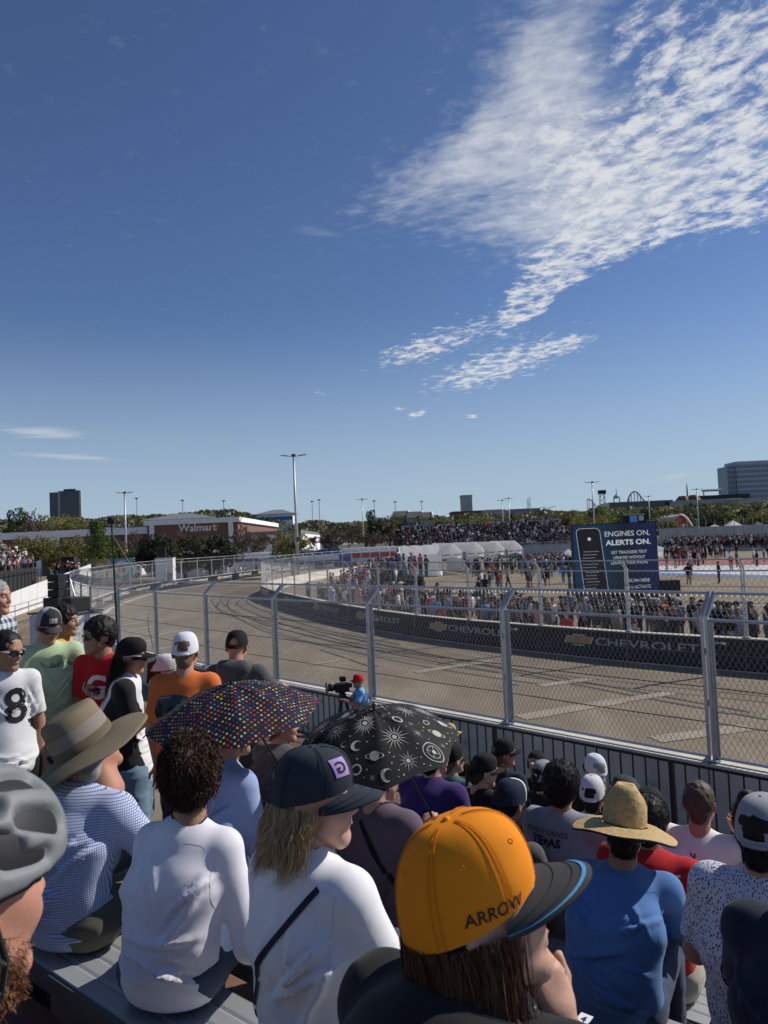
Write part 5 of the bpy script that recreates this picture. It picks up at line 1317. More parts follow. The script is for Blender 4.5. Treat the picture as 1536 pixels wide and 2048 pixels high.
def plaid_fn(t, b, vec):
    sp = t.nodes.new('ShaderNodeSeparateXYZ'); t.links.new(vec, sp.inputs[0])
    def line(v, per, w): return nm(t, 'LESS_THAN', nm(t, 'MODULO', nm(t, 'ADD', nm(t, 'MULTIPLY', v, 1 / per), 50.0), 1.0), w)
    g = nm(t, 'MULTIPLY', nm(t, 'ADD', line(sp.outputs[0], .06, .45), line(sp.outputs[2], .06, .45)), .5)
    t.links.new(mixcol(t, g, (.55, .57, .6), (.03, .04, .09)), b.inputs['Base Color'])
K_plaid = pattern_mat('grey plaid shirting', (.5, .5, .5), plaid_fn)
PRB = mat('black garment print', (.012, .012, .014), rough=.8, var=.1); PRW = mat('white garment print', (.72, .72, .72), rough=.8, var=.05); PRG = mat('grey garment print', (.2, .2, .21), rough=.8, var=.1)

# --- woman in the orange cap, nearest
p = person('woman in orange cap with grey brim, chin on hand, nearest the camera', 954, 1824, row=0, dn=.30, du=.02, yaw=0, hy=-48, hp=12, hr=0, neck=.85, shirt=K_black, sleeve='short', pants=K_jean, fem=True, vox=.01,
           arms=(((.05, .16, -.24), (-.06, .2, .1)), ('head', (.0, .14, -.24), (.005, .085, -.2))), hairk='long', hairc='red brown', nstr=5200, slouch=.09, seed=1, wr=.008, curl=True, b=1.16, capped=True)
o = cap(p.t, p.X, (.78, .25, .012), None, (.045, .045, .047), opening=False, puff=1.04, h=.116, ext=.088, seams=True, arch=1.5)
V, F, _ = cap_geom(.116, 1.04, False); bv = BVHTree.FromPolygons(p.X(np.array(V)).tolist(), F)
T2, F2 = text2d('ARROW', .012, .1)
RH = lambda v: (p.X(np.array([v])) - p.X(np.zeros((1, 3))))[0]
project('lettering', [(a * .0175, b_ * .0175) for a, b_ in T2], F2, mat('cap stitching', (.02, .014, .012), var=.1), o, p.X(np.array([[.1, .03, .037]]))[0], RH((-.44, .9, 0.0)), RH((.0, 0, 1)), RH((-.9, -.42, 0)), bv, .0015)
Vb, Fb = brim_geom(.088, 1.04, 1.5); Vb = np.array(Vb); nu = 24; rim = MB()
vv = [Vb[5 * 25 + i] * np.array([1, 1, 1]) + [0, 0, .0018] for i in range(25)]; vw = [Vb[6 * 25 + i] * .45 + Vb[5 * 25 + i] * .55 + [0, 0, .0018] for i in range(25)]
obj('edge_stripe', mesh('edge_stripe', p.X(np.array(vv + vw)), [(i, i + 1, 26 + i, 25 + i) for i in range(24)], True), mat('sky blue piping', (.06, .3, .56), rough=.7, var=.05), o)
for sgn in (1,):
    for ph in (.55, 1.57, 2.6):
        m = MB(); m.lathe([(.0028, 0), (.0036, .0012), (.0045, 0)], 10); q = np.array(m.v)[:, [2, 0, 1]] + [.079 * math.sin(ph) * 1.0 + .004, .094 * math.cos(ph) - .01, .108]; obj('eyelet', mesh('eyelet', p.X(q), m.f, True), capmat((.6, .19, .01)), o)
# --- blonde woman in dark cap
p = person('blonde woman in navy cap and white tee with thin dark strap', 630, 1596, row=1, dn=-.0, hy=-60, hp=-2, shirt=K_white, sleeve='short', pants=K_jean, fem=True, vox=.009, seams=True,
           arms=('lap', ((.1, .07, -.25), (-.14, .2, -.04))), hairk='bob', hairc='blond', nstr=5200, seed=2, wr=.012, skin='fair', b=.95, slouch=.03, capped=True)
o = cap(p.t, p.X, (.03, .038, .052), None, None, opening=True, puff=1.03, h=.1, ext=.08, seams=True)
V, F, _ = cap_geom(.1, 1.03, True); bv = BVHTree.FromPolygons(p.X(np.array(V)).tolist(), F); RH = lambda v: (p.X(np.array([v])) - p.X(np.zeros((1, 3))))[0]
sq = [(-.022, -.024), (.022, -.024), (.022, .024), (-.022, .024)]; orgc = p.X(np.array([[.045, .085, .098]]))[0]
GP = grid_patch(.022, .024); project('patch', GP[0], GP[1], mat('lilac patch', (.42, .27, .6), var=.1), o, orgc, RH((.85, -.5, 0)), RH((0, -.3, .95)), RH((-.45, -.8, -.35)), bv, .002)
T2, F2 = text2d('G', .02); project('patch_letter', [(a * .03, b_ * .03) for a, b_ in T2], F2, PRB, o, orgc, RH((.85, -.5, 0)), RH((0, -.3, .95)), RH((-.45, -.8, -.35)), bv, .0032)
strap = band
zn = p.nb[2]; xn = p.nb[0]
strap(p, [(xn + .10, zn - .015), (xn - .04, zn - .2), (xn - .155, zn - .43)], .0075, mat('dark strap web', (.02, .015, .035), rough=.8))
# --- woman with short curly brown hair
p = person('woman with short curly brown hair in white long sleeved top', 383, 1552, row=1, dn=.1, yaw=22, hy=24, hp=-4, shirt=cloth('white jersey knit', (.72, .7, .76)), sleeve='long', pants=K_jean, fem=True, vox=.009, seams=True,
           arms=(((.05, .0, -.28), (-.06, .22, -.02)), ((.09, -.02, -.28), (-.05, .2, -.1))), hairk='curly', hairc='brown', nstr=7000, seed=3, wr=.010, skin='tan', b=.9, slouch=.03, neck=1.05)
m = MB(); m.tube([(p.nb + np.array([.078 * math.sin(a), .066 * math.cos(a) + .012, .052 + .035 * math.cos(a)])) for a in np.linspace(.7, 2 * math.pi - .7, 24)], .0026, 6); m.build('neck_cord', mat('navy cord', (.02, .03, .12)), p.t, True)
# --- man in the wide olive hat
p = person('man in wide olive sun hat and blue checked shirt', 182, 1498, row=1, dn=.1, yaw=8, hy=18, hp=15, hr=-24, shirt=K_check, sleeve='long', pants=K_khaki, vox=.009, seams=True, arms=(((.06, .06, -.27), (-.1, .22, -.03)), ((.12, .12, -.22), (-.14, .2, -.04))), hairk='short', hairc='grey', nstr=300, seed=4, wr=.014, skin='rosy', b=1.1, slouch=.04, capped=True)
M_olive = mat('olive canvas', (.2, .158, .1), rough=.9, var=.1, vscale=12, bump=.35, bscale=260); M_mesh = mat('taupe mesh cloth', (.26, .225, .19), rough=.95, var=.15, vscale=150, bump=.5, bscale=500); M_band = mat('olive hat band', (.12, .1, .055), rough=.9, var=.15)
def brim_hat(p, prof_crown, brim_r, brim_n, band_r, m_crown, m_brim, m_band, wave, droop, dent=0.0, z0=.03, rings=0, mesh_band=None):
    nu = 56
    def ring(rr, z, k): return [(rr * .88 * math.sin(a) * (1 - dent * k * abs(math.sin(a)) ** 2), rr * 1.04 * math.cos(a) - .012, z + (-dent * .35 * k * math.cos(a) ** 2 * 0)) for a in np.linspace(0, 2 * math.pi, nu, endpoint=False)]
    def surf(rows): return np.array(sum(rows, [])), [(j * nu + i, j * nu + (i + 1) % nu, (j + 1) * nu + (i + 1) % nu, (j + 1) * nu + i) for j in range(len(rows) - 1) for i in range(nu)]
    V, F = surf([ring(r_, z0 + z, k) for r_, z, k in prof_crown]); F.append(tuple(range((len(prof_crown) - 1) * nu, len(prof_crown) * nu)))
    o = obj('hat', mesh('hat', p.X(V), F, True), m_crown, p.t)
    rows = []
    for j in range(brim_n + 1):
        f = j / brim_n; rr = band_r + (brim_r - band_r) * f; rows.append([(rr * (.9 + .06 * f) * math.sin(a), rr * (1.03 - .02 * f) * math.cos(a) - .012, z0 + droop(f) + wave * f * f * math.cos(2 * a) + (.0012 if rings and j % 2 else 0) + .004 * f * math.sin(5 * a + 1)) for a in np.linspace(0, 2 * math.pi, nu, endpoint=False)])
    low = [[(x, y, z - .004) for x, y, z in r_] for r_ in rows[::-1]]
    V, F = surf(rows + low); obj('brim', mesh('brim', p.X(V), F, True), m_brim, o)
    if m_band: V, F = surf([ring(prof_crown[0][0] + .004, z0 + .004, 0), ring(prof_crown[0][0] + .0045, z0 + .03, 0), ring(prof_crown[0][0] + .0005, z0 + .032, 0)]); obj('band', mesh('band', p.X(V), F, True), m_band, o)
    if mesh_band: V, F = surf([ring(r_, z0 + z, 0) for r_, z in mesh_band]); obj('mesh_panel', mesh('mesh_panel', p.X(V), F, True), M_mesh, o)
    return o
o = brim_hat(p, [(.115, 0, 0), (.114, .03, 0), (.111, .085, 0), (.109, .12, 0), (.1, .136, 0), (.07, .142, 0), (.02, .144, 0)], .24, 16, .115, M_olive, M_olive, M_band, .008, lambda f: -.012 * f - .022 * f * f, rings=1, mesh_band=[(.1162, .036), (.1135, .084)])
# --- man in straw hat, blue tee
p = person('man in wide straw hat and blue tee shirt seen from behind', 1248, 1660, row=3, dn=.2, yaw=8, hy=14, hp=-12, hr=6, shirt=K_blue, sleeve='short', pants=K_jean, vox=.011, seams=True, arms=('knees', 'knees'), hairk='short', hairc='dark', nstr=0, seed=5, wr=.013, skin='olive', b=1.02, slouch=.10, capped=True)
def straw_fn(name):
    m = mat(name, (.42, .29, .12), rough=.8, var=0); t, b = nodes_of(m); tcn = t.nodes.new('ShaderNodeTexCoord')
    w = t.nodes.new('ShaderNodeTexNoise'); w.inputs['Scale'].default_value = 60; w.inputs['Detail'].default_value = 5; t.links.new(tcn.outputs['Object'], w.inputs['Vector'])
    t.links.new(mixcol(t, w.outputs[0], (.28, .17, .055), (.62, .46, .22)), b.inputs['Base Color'])
    bp = t.nodes.new('ShaderNodeBump'); bp.inputs['Strength'].default_value = .7; bp.inputs['Distance'].default_value = .006; t.links.new(w.outputs[0], bp.inputs['Height']); t.links.new(bp.outputs[0], b.inputs['Normal']); return m
M_straw = straw_fn('woven straw')
o = brim_hat(p, [(.1, 0, 0), (.099, .03, 0), (.097, .075, 0), (.09, .105, .25), (.08, .135, .8), (.066, .152, 1.0), (.045, .15, 1.0), (.02, .135, 1.0)], .215, 18, .1, M_straw, M_straw, None, .012, lambda f: -.004 + .006 * f - .05 * max(f - .35, 0), dent=.42, rings=1)
m = MB(); m.tube([tuple(p.X(np.array([[.213 * .96 * math.sin(a), .2135 * 1.01 * math.cos(a) - .012, .03 + .012 * math.cos(2 * a) - .033 + .004 * math.sin(5 * a + 1)]]))[0]) for a in np.linspace(0, 2 * math.pi, 57)], .005, 6, cap=False); m.build('edge_binding', K_black, o, True)
# --- others in the rows in front
p = person('woman in plum grey shirt with black strap under the celestial umbrella', 762, 1552, row=3, dn=-.05, shirt=K_plum, sleeve='short', pants=K_dark, fem=True, vox=.011, seams=True, hairk='short', hairc='dark', seed=6, wr=.011, b=1.16, slouch=.03, arms=('lap', ((.04, .06, -.25), (-.08, .16, .16))), curl=True, hp=-10)
strap(p, [(p.nb[0] - .02, p.nb[2] - .02), (p.nb[0] + .09, p.nb[2] - .16), (p.nb[0] + .19, p.nb[2] - .3)], .011, K_black)
PLUM = p
p = person('man in navy tee at the lower right corner, head out of frame', 1650, 1735, row=2, dn=.15, shirt=K_navy, sleeve='short', pants=K_dark, vox=.011, seams=True, hairk='short', hairc='dark', seed=7, b=1.18, wr=.012, arms=('knees', 'lap'), skin='fair', slouch=.06)
p = person('man in grey cap and white shirt with navy flecks at right edge', 1528, 1668, row=3, dn=.0, shirt=K_fleck, sleeve='short', pants=K_khaki, vox=.012, hairk='short', hairc='dark', seed=8, b=1.15, hy=-5, wr=.011, skin='rosy', slouch=.06, capped=True)
cap(p.t, p.X, (.3, .31, .33))
p = person('man in navy and white mesh cap left of the grey tee', 1020, 1606, row=4, dn=.1, shirt=K_dgrey, sleeve='short', pants=K_ljean, vox=.012, hairk='short', hairc='dark', seed=9, neck=1.25, b=.92, hy=-8, hp=-14, wr=.011, skin='tan', slouch=.1, arms=('knees', 'knees'), capped=True)
cap(p.t, p.X, (.65, .65, .66), (.018, .024, .05), (.018, .024, .05))
p = person('dark haired man in grey tee with dark lettering on the back', 1124, 1573, row=4.57, dn=0, yaw=6, shirt=K_grey, sleeve='short', pants=K_jean, vox=.012, hairk='thick', hairc='dark', nstr=3000, seed=10, b=1.12, hy=4, wr=.008, skin='tan', slouch=.05, arms=('knees', 'knees'))
back_print(p, 'CHEVY DRIVES', .026, PRB, p.nb[0] - .05, p.nb[2] - .062, bold=.0); back_print(p, 'TE  AS', .042, PRB, p.nb[0] - .05, p.nb[2] - .105, bold=.045, xs=1.15)
sp = [(.023 * (1 if k % 2 == 0 else .42) * math.cos(math.pi / 2 + k * math.pi / 5), .023 * (1 if k % 2 == 0 else .42) * math.sin(math.pi / 2 + k * math.pi / 5)) for k in range(10)]
project('print', sp, [tuple(range(10))], PRB, p.shirt, (p.nb[0] - .049, p.nb[1], p.nb[2] - .105), (1, 0, 0), (0, 0, 1), (0, 1, 0), p.bvh)
p = person('man in red jersey with white letters mostly behind the straw hat', 1300, 1645, row=4, dn=.1, shirt=K_red, sleeve='short', pants=K_tan, vox=.012, hairk='short', hairc='dark', seed=11, b=1.2, wr=.009, skin='olive', slouch=.06, arms=('knees', 'knees'))
back_print(p, 'ILIFE', .046, PRW, p.nb[0] + .115, p.nb[2] - .042, bold=.012, xs=.85)
p = person('man in black cap and white tee right of the straw hat', 1300, 1625, row=5, dn=-.1, du=-.12, shirt=K_white2, sleeve='short', pants=K_jean, vox=.0125, hairk='short', hairc='dark', seed=12, b=1.15, hy=12, wr=.011, skin='tan', slouch=.05, arms=('knees', 'knees'), capped=True)
cap(p.t, p.X, (.014, .014, .015))
p = person('man in charcoal cap behind the straw hat crown', 1252, 1592, row=6, dn=.0, shirt=K_dgrey, pants=K_jean, vox=.015, hairk='short', hairc='grey', seed=13, b=1.05, hy=55, wr=.01, skin='rosy', capped=True)
cap(p.t, p.X, (.05, .052, .055), puff=1.08)
p = person('man with cropped dark hair in white tee near the railing', 1399, 1608, row=5, dn=.0, shirt=K_white2, sleeve='short', pants=K_khaki, vox=.0125, hairk='buzz', hairc='cropped', nstr=0, seed=14, b=1.1, hy=8, hp=-6, wr=.011, skin='rosy', slouch=.08, arms=('knees', ((.06, .2, -.2), (-.1, .12, .16))))
back_print(p, 'TIN', .03, PRB, p.nb[0] - .02, p.nb[2] - .07, bold=.03)
p = person('dark haired woman with high bun in striped tank top', 1506, 1640, row=5, dn=.05, shirt=cloth('green white tank', (.45, .5, .45)), sleeve='none', pants=K_jean, fem=True, vox=.0135, hairk='bun', hairc='dark', nstr=500, seed=15, hy=-6, skin='olive')
p = person('man in white mesh cap with tan front, back to us', 1185, 1590, row=6, dn=.0, shirt=K_white, sleeve='short', pants=K_jean, vox=.0145, hairk='short', hairc='dark', nstr=200, seed=16, hy=12, wr=.01, skin='tan', capped=True)
cap(p.t, p.X, (.52, .42, .28), (.62, .62, .66), (.52, .42, .28), h=.106)
p = person('person in white mesh cap with dark brim turned left', 1191, 1541, row=7, dn=.1, shirt=K_black, pants=K_jean, vox=.016, hairk='short', hairc='grey', seed=17, hy=48, skin='rosy', capped=True)
cap(p.t, p.X, (.62, .62, .66), None, (.02, .02, .025))
p = person('woman in grey cap beside the dark haired man in grey tee', 1086, 1553, row=7, dn=-.05, shirt=K_black, pants=K_jean, fem=True, vox=.016, hairk='pony', hairc='dark', seed=18, hy=-6, capped=True)
cap(p.t, p.X, (.26, .27, .3))
p = person('blonde ponytail woman in black cap nearest the railing', 1074, 1530, row=8, dn=.0, shirt=K_black, pants=K_jean, fem=True, vox=.016, hairk='pony', hairc='blond', nstr=200, seed=19, hy=6, capped=True)
cap(p.t, p.X, (.014, .014, .016))
p = person('long haired man in black cap and sunglasses looking right', 1008, 1507, row=7, dn=.1, shirt=K_navy, pants=K_jean, vox=.016, hairk='bob', hairc='sand', nstr=500, seed=20, hy=-42, glasses=True, skin='rosy', capped=True)
cap(p.t, p.X, (.016, .016, .018), h=.106)
p = person('woman with brown ponytail in black cap and black lettered tee', 968, 1542, row=6, dn=-.1, shirt=K_black, sleeve='short', pants=K_jean, fem=True, vox=.0135, hairk='pony', hairc='brown', nstr=400, seed=21, hy=-38, hp=-8, b=1.02, capped=True)
cap(p.t, p.X, (.014, .014, .015))
back_print(p, 'CIRCUIT', .038, PRG, p.nb[0], p.nb[2] - .19, bold=.01)
m = [(.115 * math.cos(a) * k_, .115 * math.sin(a) * k_ ) for k_ in (1, .93) for a in np.linspace(.35, math.pi - .35, 17)]
project('print', m, [(i, i + 1, 18 + i, 17 + i) for i in range(16)], PRG, p.shirt, (p.nb[0], p.nb[1], p.nb[2] - .25), (1, 0, 0), (0, 0, 1), (0, 1, 0), p.bvh)
p = person('woman in violet tee right of the celestial umbrella', 868, 1512, row=4, dn=.1, shirt=K_violet, sleeve='short', pants=K_dark, fem=True, vox=.0125, hairk='short', hairc='dark', seed=22, b=1.12, wr=.009, arms=(((.06, .08, -.25), (-.05, .16, .14)), 'lap'), curl=True, slouch=.07)
VIOLET = p
p = person('person in black cap at the right rim of the celestial umbrella', 905, 1518, row=6, dn=.0, shirt=cloth('teal tee', (.06, .13, .13)), pants=K_jean, vox=.016, hairk='short', hairc='sand', seed=23, hy=-15, capped=True)
cap(p.t, p.X, (.016, .016, .018))
p = person('person in tan cap farthest down, beside the celestial umbrella', 896, 1470, row=9, dn=.0, shirt=K_black, pants=K_jean, vox=.018, hairk='short', hairc='dark', seed=24, hy=-38, capped=True)
cap(p.t, p.X, (.5, .32, .13))
p = person('man in light blue jacket holding the dotted umbrella', 460, 1462, row=2, dn=.1, du=-.02, yaw=-14, shirt=K_lblue, sleeve='long', pants=K_jean, vox=.012, hairk='short', hairc='grey', seed=25, wr=.016, skin='tan', arms=('lap', ((.06, .05, -.26), (-.12, .2, .1))), curl=True, b=1.08, slouch=.05)
LBLUE = p
p = person('man in dark heather tee looking right beneath the dotted umbrella', 566, 1452, row=4, dn=.12, du=.05, shirt=K_dgrey, sleeve='short', pants=K_jean, vox=.0125, hairk='short', hairc='sand', nstr=300, seed=26, hy=-40, wr=.010, skin='rosy', arms=('knees', 'knees'), b=1.12, slouch=.08)
# --- people standing in the aisle on the left
p = person('girl in white jersey with black number and white sunglasses holding a bottle', 14, 1302, Y=4.6, stand=floor_of(2), yaw=-98, hy=26, hp=-10, shirt=cloth('white mesh jersey', (.66, .66, .67)), sleeve='short', pants=K_black, shorts=True, fem=True, vox=.0125, hairk='pony', hairc='dark', nstr=300, seed=30, glasses=mat('white frame', (.7, .68, .66)), arms=('down', ((.03, -.02, -.29), (-.01, .12, -.2))), curl=True, skin='tan', wr=.012)
back_print(p, '8', .22, PRB, p.nb[0] - .03, p.nb[2] - .19, bold=.015, front=True, xs=1.0)
GIRL = p
p = person('man in pale green long sleeved top and dark cap looking at a phone', 97, 1251, Y=5.2, stand=floor_of(2) - .12, yaw=-106, hy=6, hp=-24, shirt=K_green, sleeve='long', pants=K_jean, vox=.011, seams=True, hairk='short', hairc='dark', nstr=0, seed=31, glasses=True, arms=(((.09, .0, -.27), (-.03, .2, .02)), ((.03, .0, -.28), (-.04, .19, .02))), curl=True, skin='rosy', wr=.016, b=1.1, capped=True)
o = cap(p.t, p.X, (.035, .034, .035), (.3, .3, .34), (.05, .05, .052))
V, F, _ = cap_geom(); bv = BVHTree.FromPolygons(p.X(np.array(V)).tolist(), F); RH = lambda v: (p.X(np.array([v])) - p.X(np.zeros((1, 3))))[0]
sq = lambda w, h: [(-w, -h), (w, -h), (w, h), (-w, h)]
og = p.X(np.array([[0, .095, .083]]))[0]; GP = grid_patch(.027, .018); project('patch', GP[0], GP[1], mat('pink grey patch', (.5, .38, .4)), o, og, RH((-1, 0, 0)), RH((0, -.25, .97)), RH((0, -.95, -.25)), bv, .002)
back_print(p, 'Salt Life', .036, PRB, p.nb[0] - .07, p.nb[2] - .13, bold=0, front=True, shear=.3)
m = MB(); m.tube([(p.nb + np.array([.07 * math.sin(a), .085 + .03 * math.cos(a), -.04 - .1 * (1 + math.cos(a)) / 2])) for a in np.linspace(-2.6, 2.6, 26)], .002, 5); m.build('necklace', PRB, p.t, True)
GREEN = p
p = person('dark haired person in mustard shirt behind the green top', 130, 1243, Y=5.9, stand=floor_of(4), yaw=-40, hy=-15, shirt=K_yellow, pants=K_jean, vox=.0145, hairk='thick', hairc='dark', nstr=300, seed=32, skin='olive', arms=('down', 'down'))
p = person('grey haired person in plaid shirt at the left edge', -8, 1196, Y=5.1, stand=floor_of(1), yaw=-60, shirt=K_plaid, sleeve='long', pants=K_jean, vox=.0145, hairk='short', hairc='grey', nstr=300, seed=33, skin='rosy', arms=('down', 'down'))
p = person('young man in red jersey and sunglasses looking left', 197, 1273, Y=5.2, stand=floor_of(3), yaw=205, hy=-28, hp=0, shirt=cloth('scarlet jersey', (.45, .015, .02)), sleeve='short', pants=K_dark, vox=.0125, hairk='thick', hairc='dark', nstr=900, seed=34, glasses=True, arms=('down', 'down'), skin='tan')
back_print(p, 'G', .17, PRW, p.nb[0] + .0, p.nb[2] - .2, bold=.03, front=True)
def polo_fn(t, b, vec):
    sp = t.nodes.new('ShaderNodeSeparateXYZ'); t.links.new(vec, sp.inputs[0]); t.links.new(mixcol(t, nm(t, 'GREATER_THAN', nm(t, 'ABSOLUTE', sp.outputs[0]), .125), (.66, .66, .68), (.015, .015, .017)), b.inputs['Base Color'])
K_polo = pattern_mat('white polo with black shoulders', (.6, .6, .6), polo_fn)
p = person('woman in black cap and black and white polo looking right', 263, 1312, Y=5.05, stand=floor_of(3), yaw=-42, hy=-8, hp=-8, shirt=K_polo, sleeve='short', pants=K_ljean, shorts=True, fem=True, vox=.0125, hairk='long', hairc='dark', nstr=500, seed=35, glasses=M_galv, skin='tan', arms=('down', ((.03, .06, -.26), (-.06, .18, .1))), curl=True, b=1.08, capped=True)
o = cap(p.t, p.X, (.012, .012, .013), ext=.078); POLO = p
p = person('person in white cap and sunglasses half hidden by the orange tee', 333, 1341, Y=5.75, stand=floor_of(4), yaw=-35, hy=-5, hp=-10, shirt=K_white, pants=K_jean, fem=True, vox=.015, hairk='pony', hairc='brown', seed=36, glasses=True, arms=('down', 'down'), capped=True)
cap(p.t, p.X, (.62, .62, .62))
p = person('man in white cap and orange tee printed with a dark race car', 371, 1305, Y=4.75, stand=floor_of(3), yaw=38, hy=6, hp=-4, shirt=K_orange, sleeve='short', pants=K_dark, vox=.012, hairk='short', hairc='sand', nstr=400, seed=37, arms=('down', 'down'), skin='rosy', b=1.06, wr=.013, capped=True)
cap(p.t, p.X, (.66, .66, .7), h=.104)
# the printed car: body, wheels, wing
cx, cz = p.nb[0] - .0, p.nb[2] - .165
def shape(P, m_): project('print', [(x * .155, y * .155) for x, y in P], [tuple(range(len(P)))], m_, p.shirt, (cx, p.nb[1], cz), (1, 0, 0), (0, 0, 1), (0, 1, 0), p.bvh, .003)
disc = lambda x, y, a, b_: [(x + a * math.cos(q), y + b_ * math.sin(q)) for q in np.linspace(0, 2 * math.pi, 14, endpoint=False)]
shape([(-1.0, -.35), (1.0, -.45), (1.05, .05), (.45, .12), (.25, .42), (-.2, .5), (-.9, .4), (-1.05, .05)], mat('car print body', (.045, .045, .05), var=.2))
for P in (disc(-.85, -.12, .2, .26), disc(-.32, -.2, .17, .3), disc(.5, -.2, .17, .27), disc(.92, -.12, .15, .25)): project('print', [(x * .155, y * .155) for x, y in P], [tuple(range(len(P)))], PRB, p.shirt, (cx, p.nb[1], cz), (1, 0, 0), (0, 0, 1), (0, 1, 0), p.bvh, .0045)
for P in ([(-.15, -.3), (.3, -.32), (.22, .1), (-.08, .14)], [(-.95, .28), (-.35, .36), (-.36, .44), (-.95, .36)], [(.6, -.36), (1.0, -.4), (1.0, -.34), (.6, -.3)]): project('print', [(x * .155, y * .155) for x, y in P], [tuple(range(len(P)))], PRG, p.shirt, (cx, p.nb[1], cz), (1, 0, 0), (0, 0, 1), (0, 1, 0), p.bvh, .0055)
p = person('bald man in black cap and charcoal hooded jacket watching the track', 474, 1294, Y=5.6, stand=floor_of(4) + .05, yaw=30, hy=6, hp=-8, shirt=K_hood, sleeve='long', pants=K_dark, vox=.0125, seed=38, arms=('rail', 'rail'), skin='rosy', b=1.14, wr=.016, capped=True)
cap(p.t, p.X, (.012, .012, .012))
c = Clay(p.nb + [-.22, -.28, -.28], p.nb + [.22, .18, .16], .011); hq = np.array([0, -.03, .035]); c.cap(p.nb + hq + [-.08, -.035, -.02], p.nb + hq + [.08, -.035, -.02], .052, .052, .03); c.cap(p.nb + hq + [-.11, .03, -.02], p.nb + hq + [-.06, -.05, -.03], .034, .045, .03); c.cap(p.nb + hq + [.11, .03, -.02], p.nb + hq + [.06, -.05, -.03], .034, .045, .03); c.cap(p.nb + hq + [0, -.07, -.05], p.nb + hq + [0, -.1, -.19], .055, .02, .03, (1, 0, 0), 1.6)
V, F = c.nets(); V = relax(V, F, 1); obj('hood', mesh('hood', V + vnormals(V, F) * (.012 * (vnoise(V * 14) - .5))[:, None], F, True), K_hood, p.shirt)
# --- cyclist beside us, helmet half in frame
p = person('bearded man in grey bicycle helmet cut off at the left edge', -92, 1800, Y=.86, stand=H - 1.74, yaw=0, hy=8, hp=-4, shirt=K_black, pants=K_dark, vox=.014, hairk='short', hairc='ginger', nstr=300, seed=40, skin='rosy', arms=('down', 'down'), legs=True, neck=1.0, capped=True)
M_helm = mat('matt grey helmet shell', (.17, .18, .185), rough=.62, var=.05, spec=.5); M_helm_d = mat('black helmet foam', (.012, .012, .014), rough=.6, var=.1)
c = Clay((-.15, -.17, -.03), (.15, .17, .19), .005); c.ell((0, -.01, .045), (.106, .138, .112), .01); c.ell((0, -.012, .03), (.09, .118, .095), .006, sub=True); c.cut((0, 0, .022), (0, .12, -1))
def on_helm(az, el, k=1.0): return np.array([.106 * math.cos(el) * math.sin(az), .138 * math.cos(el) * math.cos(az) - .01, .045 + .112 * math.sin(el)]) * 1.0
for az, el, d_az, d_el, rv in [(2.5, .25, .3, .3, .02), (1.75, .35, .3, .2, .019), (1.0, .4, .25, .2, .018), (2.75, .75, .2, .3, .018), (1.9, .85, .35, .2, .018), (.9, .9, .35, .15, .016), (3.14, .3, .0, .35, .018), (2.1, .05, .22, .06, .011), (1.3, .08, .22, .05, .011)]:
    for sg in (1, -1): c.cap(on_helm(sg * (az - d_az), el - d_el * .5), on_helm(sg * (az + d_az), el + d_el * .5), rv, rv * .8, .008, sub=True)
V, F = c.nets(); V = relax(V, F, 1, .4); ho = obj('helmet', mesh('helmet', p.X(V), F, True), M_helm, p.t)
c = Clay((-.15, -.17, -.03), (.15, .17, .19), .007); c.ell((0, -.01, .042), (.098, .13, .103), .01); c.ell((0, -.012, .03), (.084, .11, .09), .006, sub=True); c.cut((0, 0, .012), (0, .12, -1))
V, F = c.nets(); obj('foam_liner', mesh('foam_liner', p.X(V), F, True), M_helm_d, ho)
m = MB()
for s in (-1, 1):
    for pts in ([(s * .094, -.02, .03), (s * .09, .01, -.05), (s * .05, .03, -.115)], [(s * .092, -.08, .02), (s * .09, -.02, -.03), (s * .089, .01, -.052)]): m = MB().tube(pts, .004, 5); obj('chin_strap', mesh('chin_strap', p.X(np.array(m.v)), m.f, True), K_black, ho)
n = 2200; rr = np.random.default_rng(5); az = rr.uniform(-1.9, 1.9, n); z = rr.uniform(-.115, -.03, n); root = np.c_[np.sin(az) * (.058 + .08 * np.clip(z + .1, -.02, .08)), np.cos(az) * .07 + .005, z]
root = root[~((np.abs(az) < .5) & (z > -.07))]; n = len(root); d = root * [1, 1, 0]; d /= np.linalg.norm(d, axis=1, keepdims=True); P = np.stack([root + (d * .5 + [0, 0, -1] + rr.normal(0, .5, (n, 3))) * L for L in (0, .004, .008, .012)], 1)
obj('beard', ribbons(p.X(P.reshape(-1, 3)).reshape(P.shape), .0009, np.array(HC['ginger']) * rr.uniform(.6, 1.5, (n, 1))), M_hair, p.t)['kind'] = 'stuff'
# --- television cameraman behind the railing
q = aty(716, 1362, 13.2)
p = person('cameraman in red cap and light blue tee behind a tripod camera', 716, 1362, Y=13.6, stand=.0, yaw=140, hy=10, shirt=cloth('sky blue tee', (.16, .36, .66)), sleeve='short', pants=K_dark, vox=.018, seed=41, arms=(((.08, .12, -.2), (-.1, .2, .1)), 'high'), curl=True, skin='tan', glasses=True, capped=True)
cap(p.t, p.X, (.5, .015, .02)); CAMMAN = p
# soft vest panel
project('vest', [(-.12, -.2), (-.04, -.2), (-.05, .14), (-.11, .14)], [(0, 1, 2, 3)], K_white, p.shirt, (p.nb[0], p.nb[1], p.nb[2] - .22), (-1, 0, 0), (0, 0, 1), (0, -1, 0), p.bvh, .01)

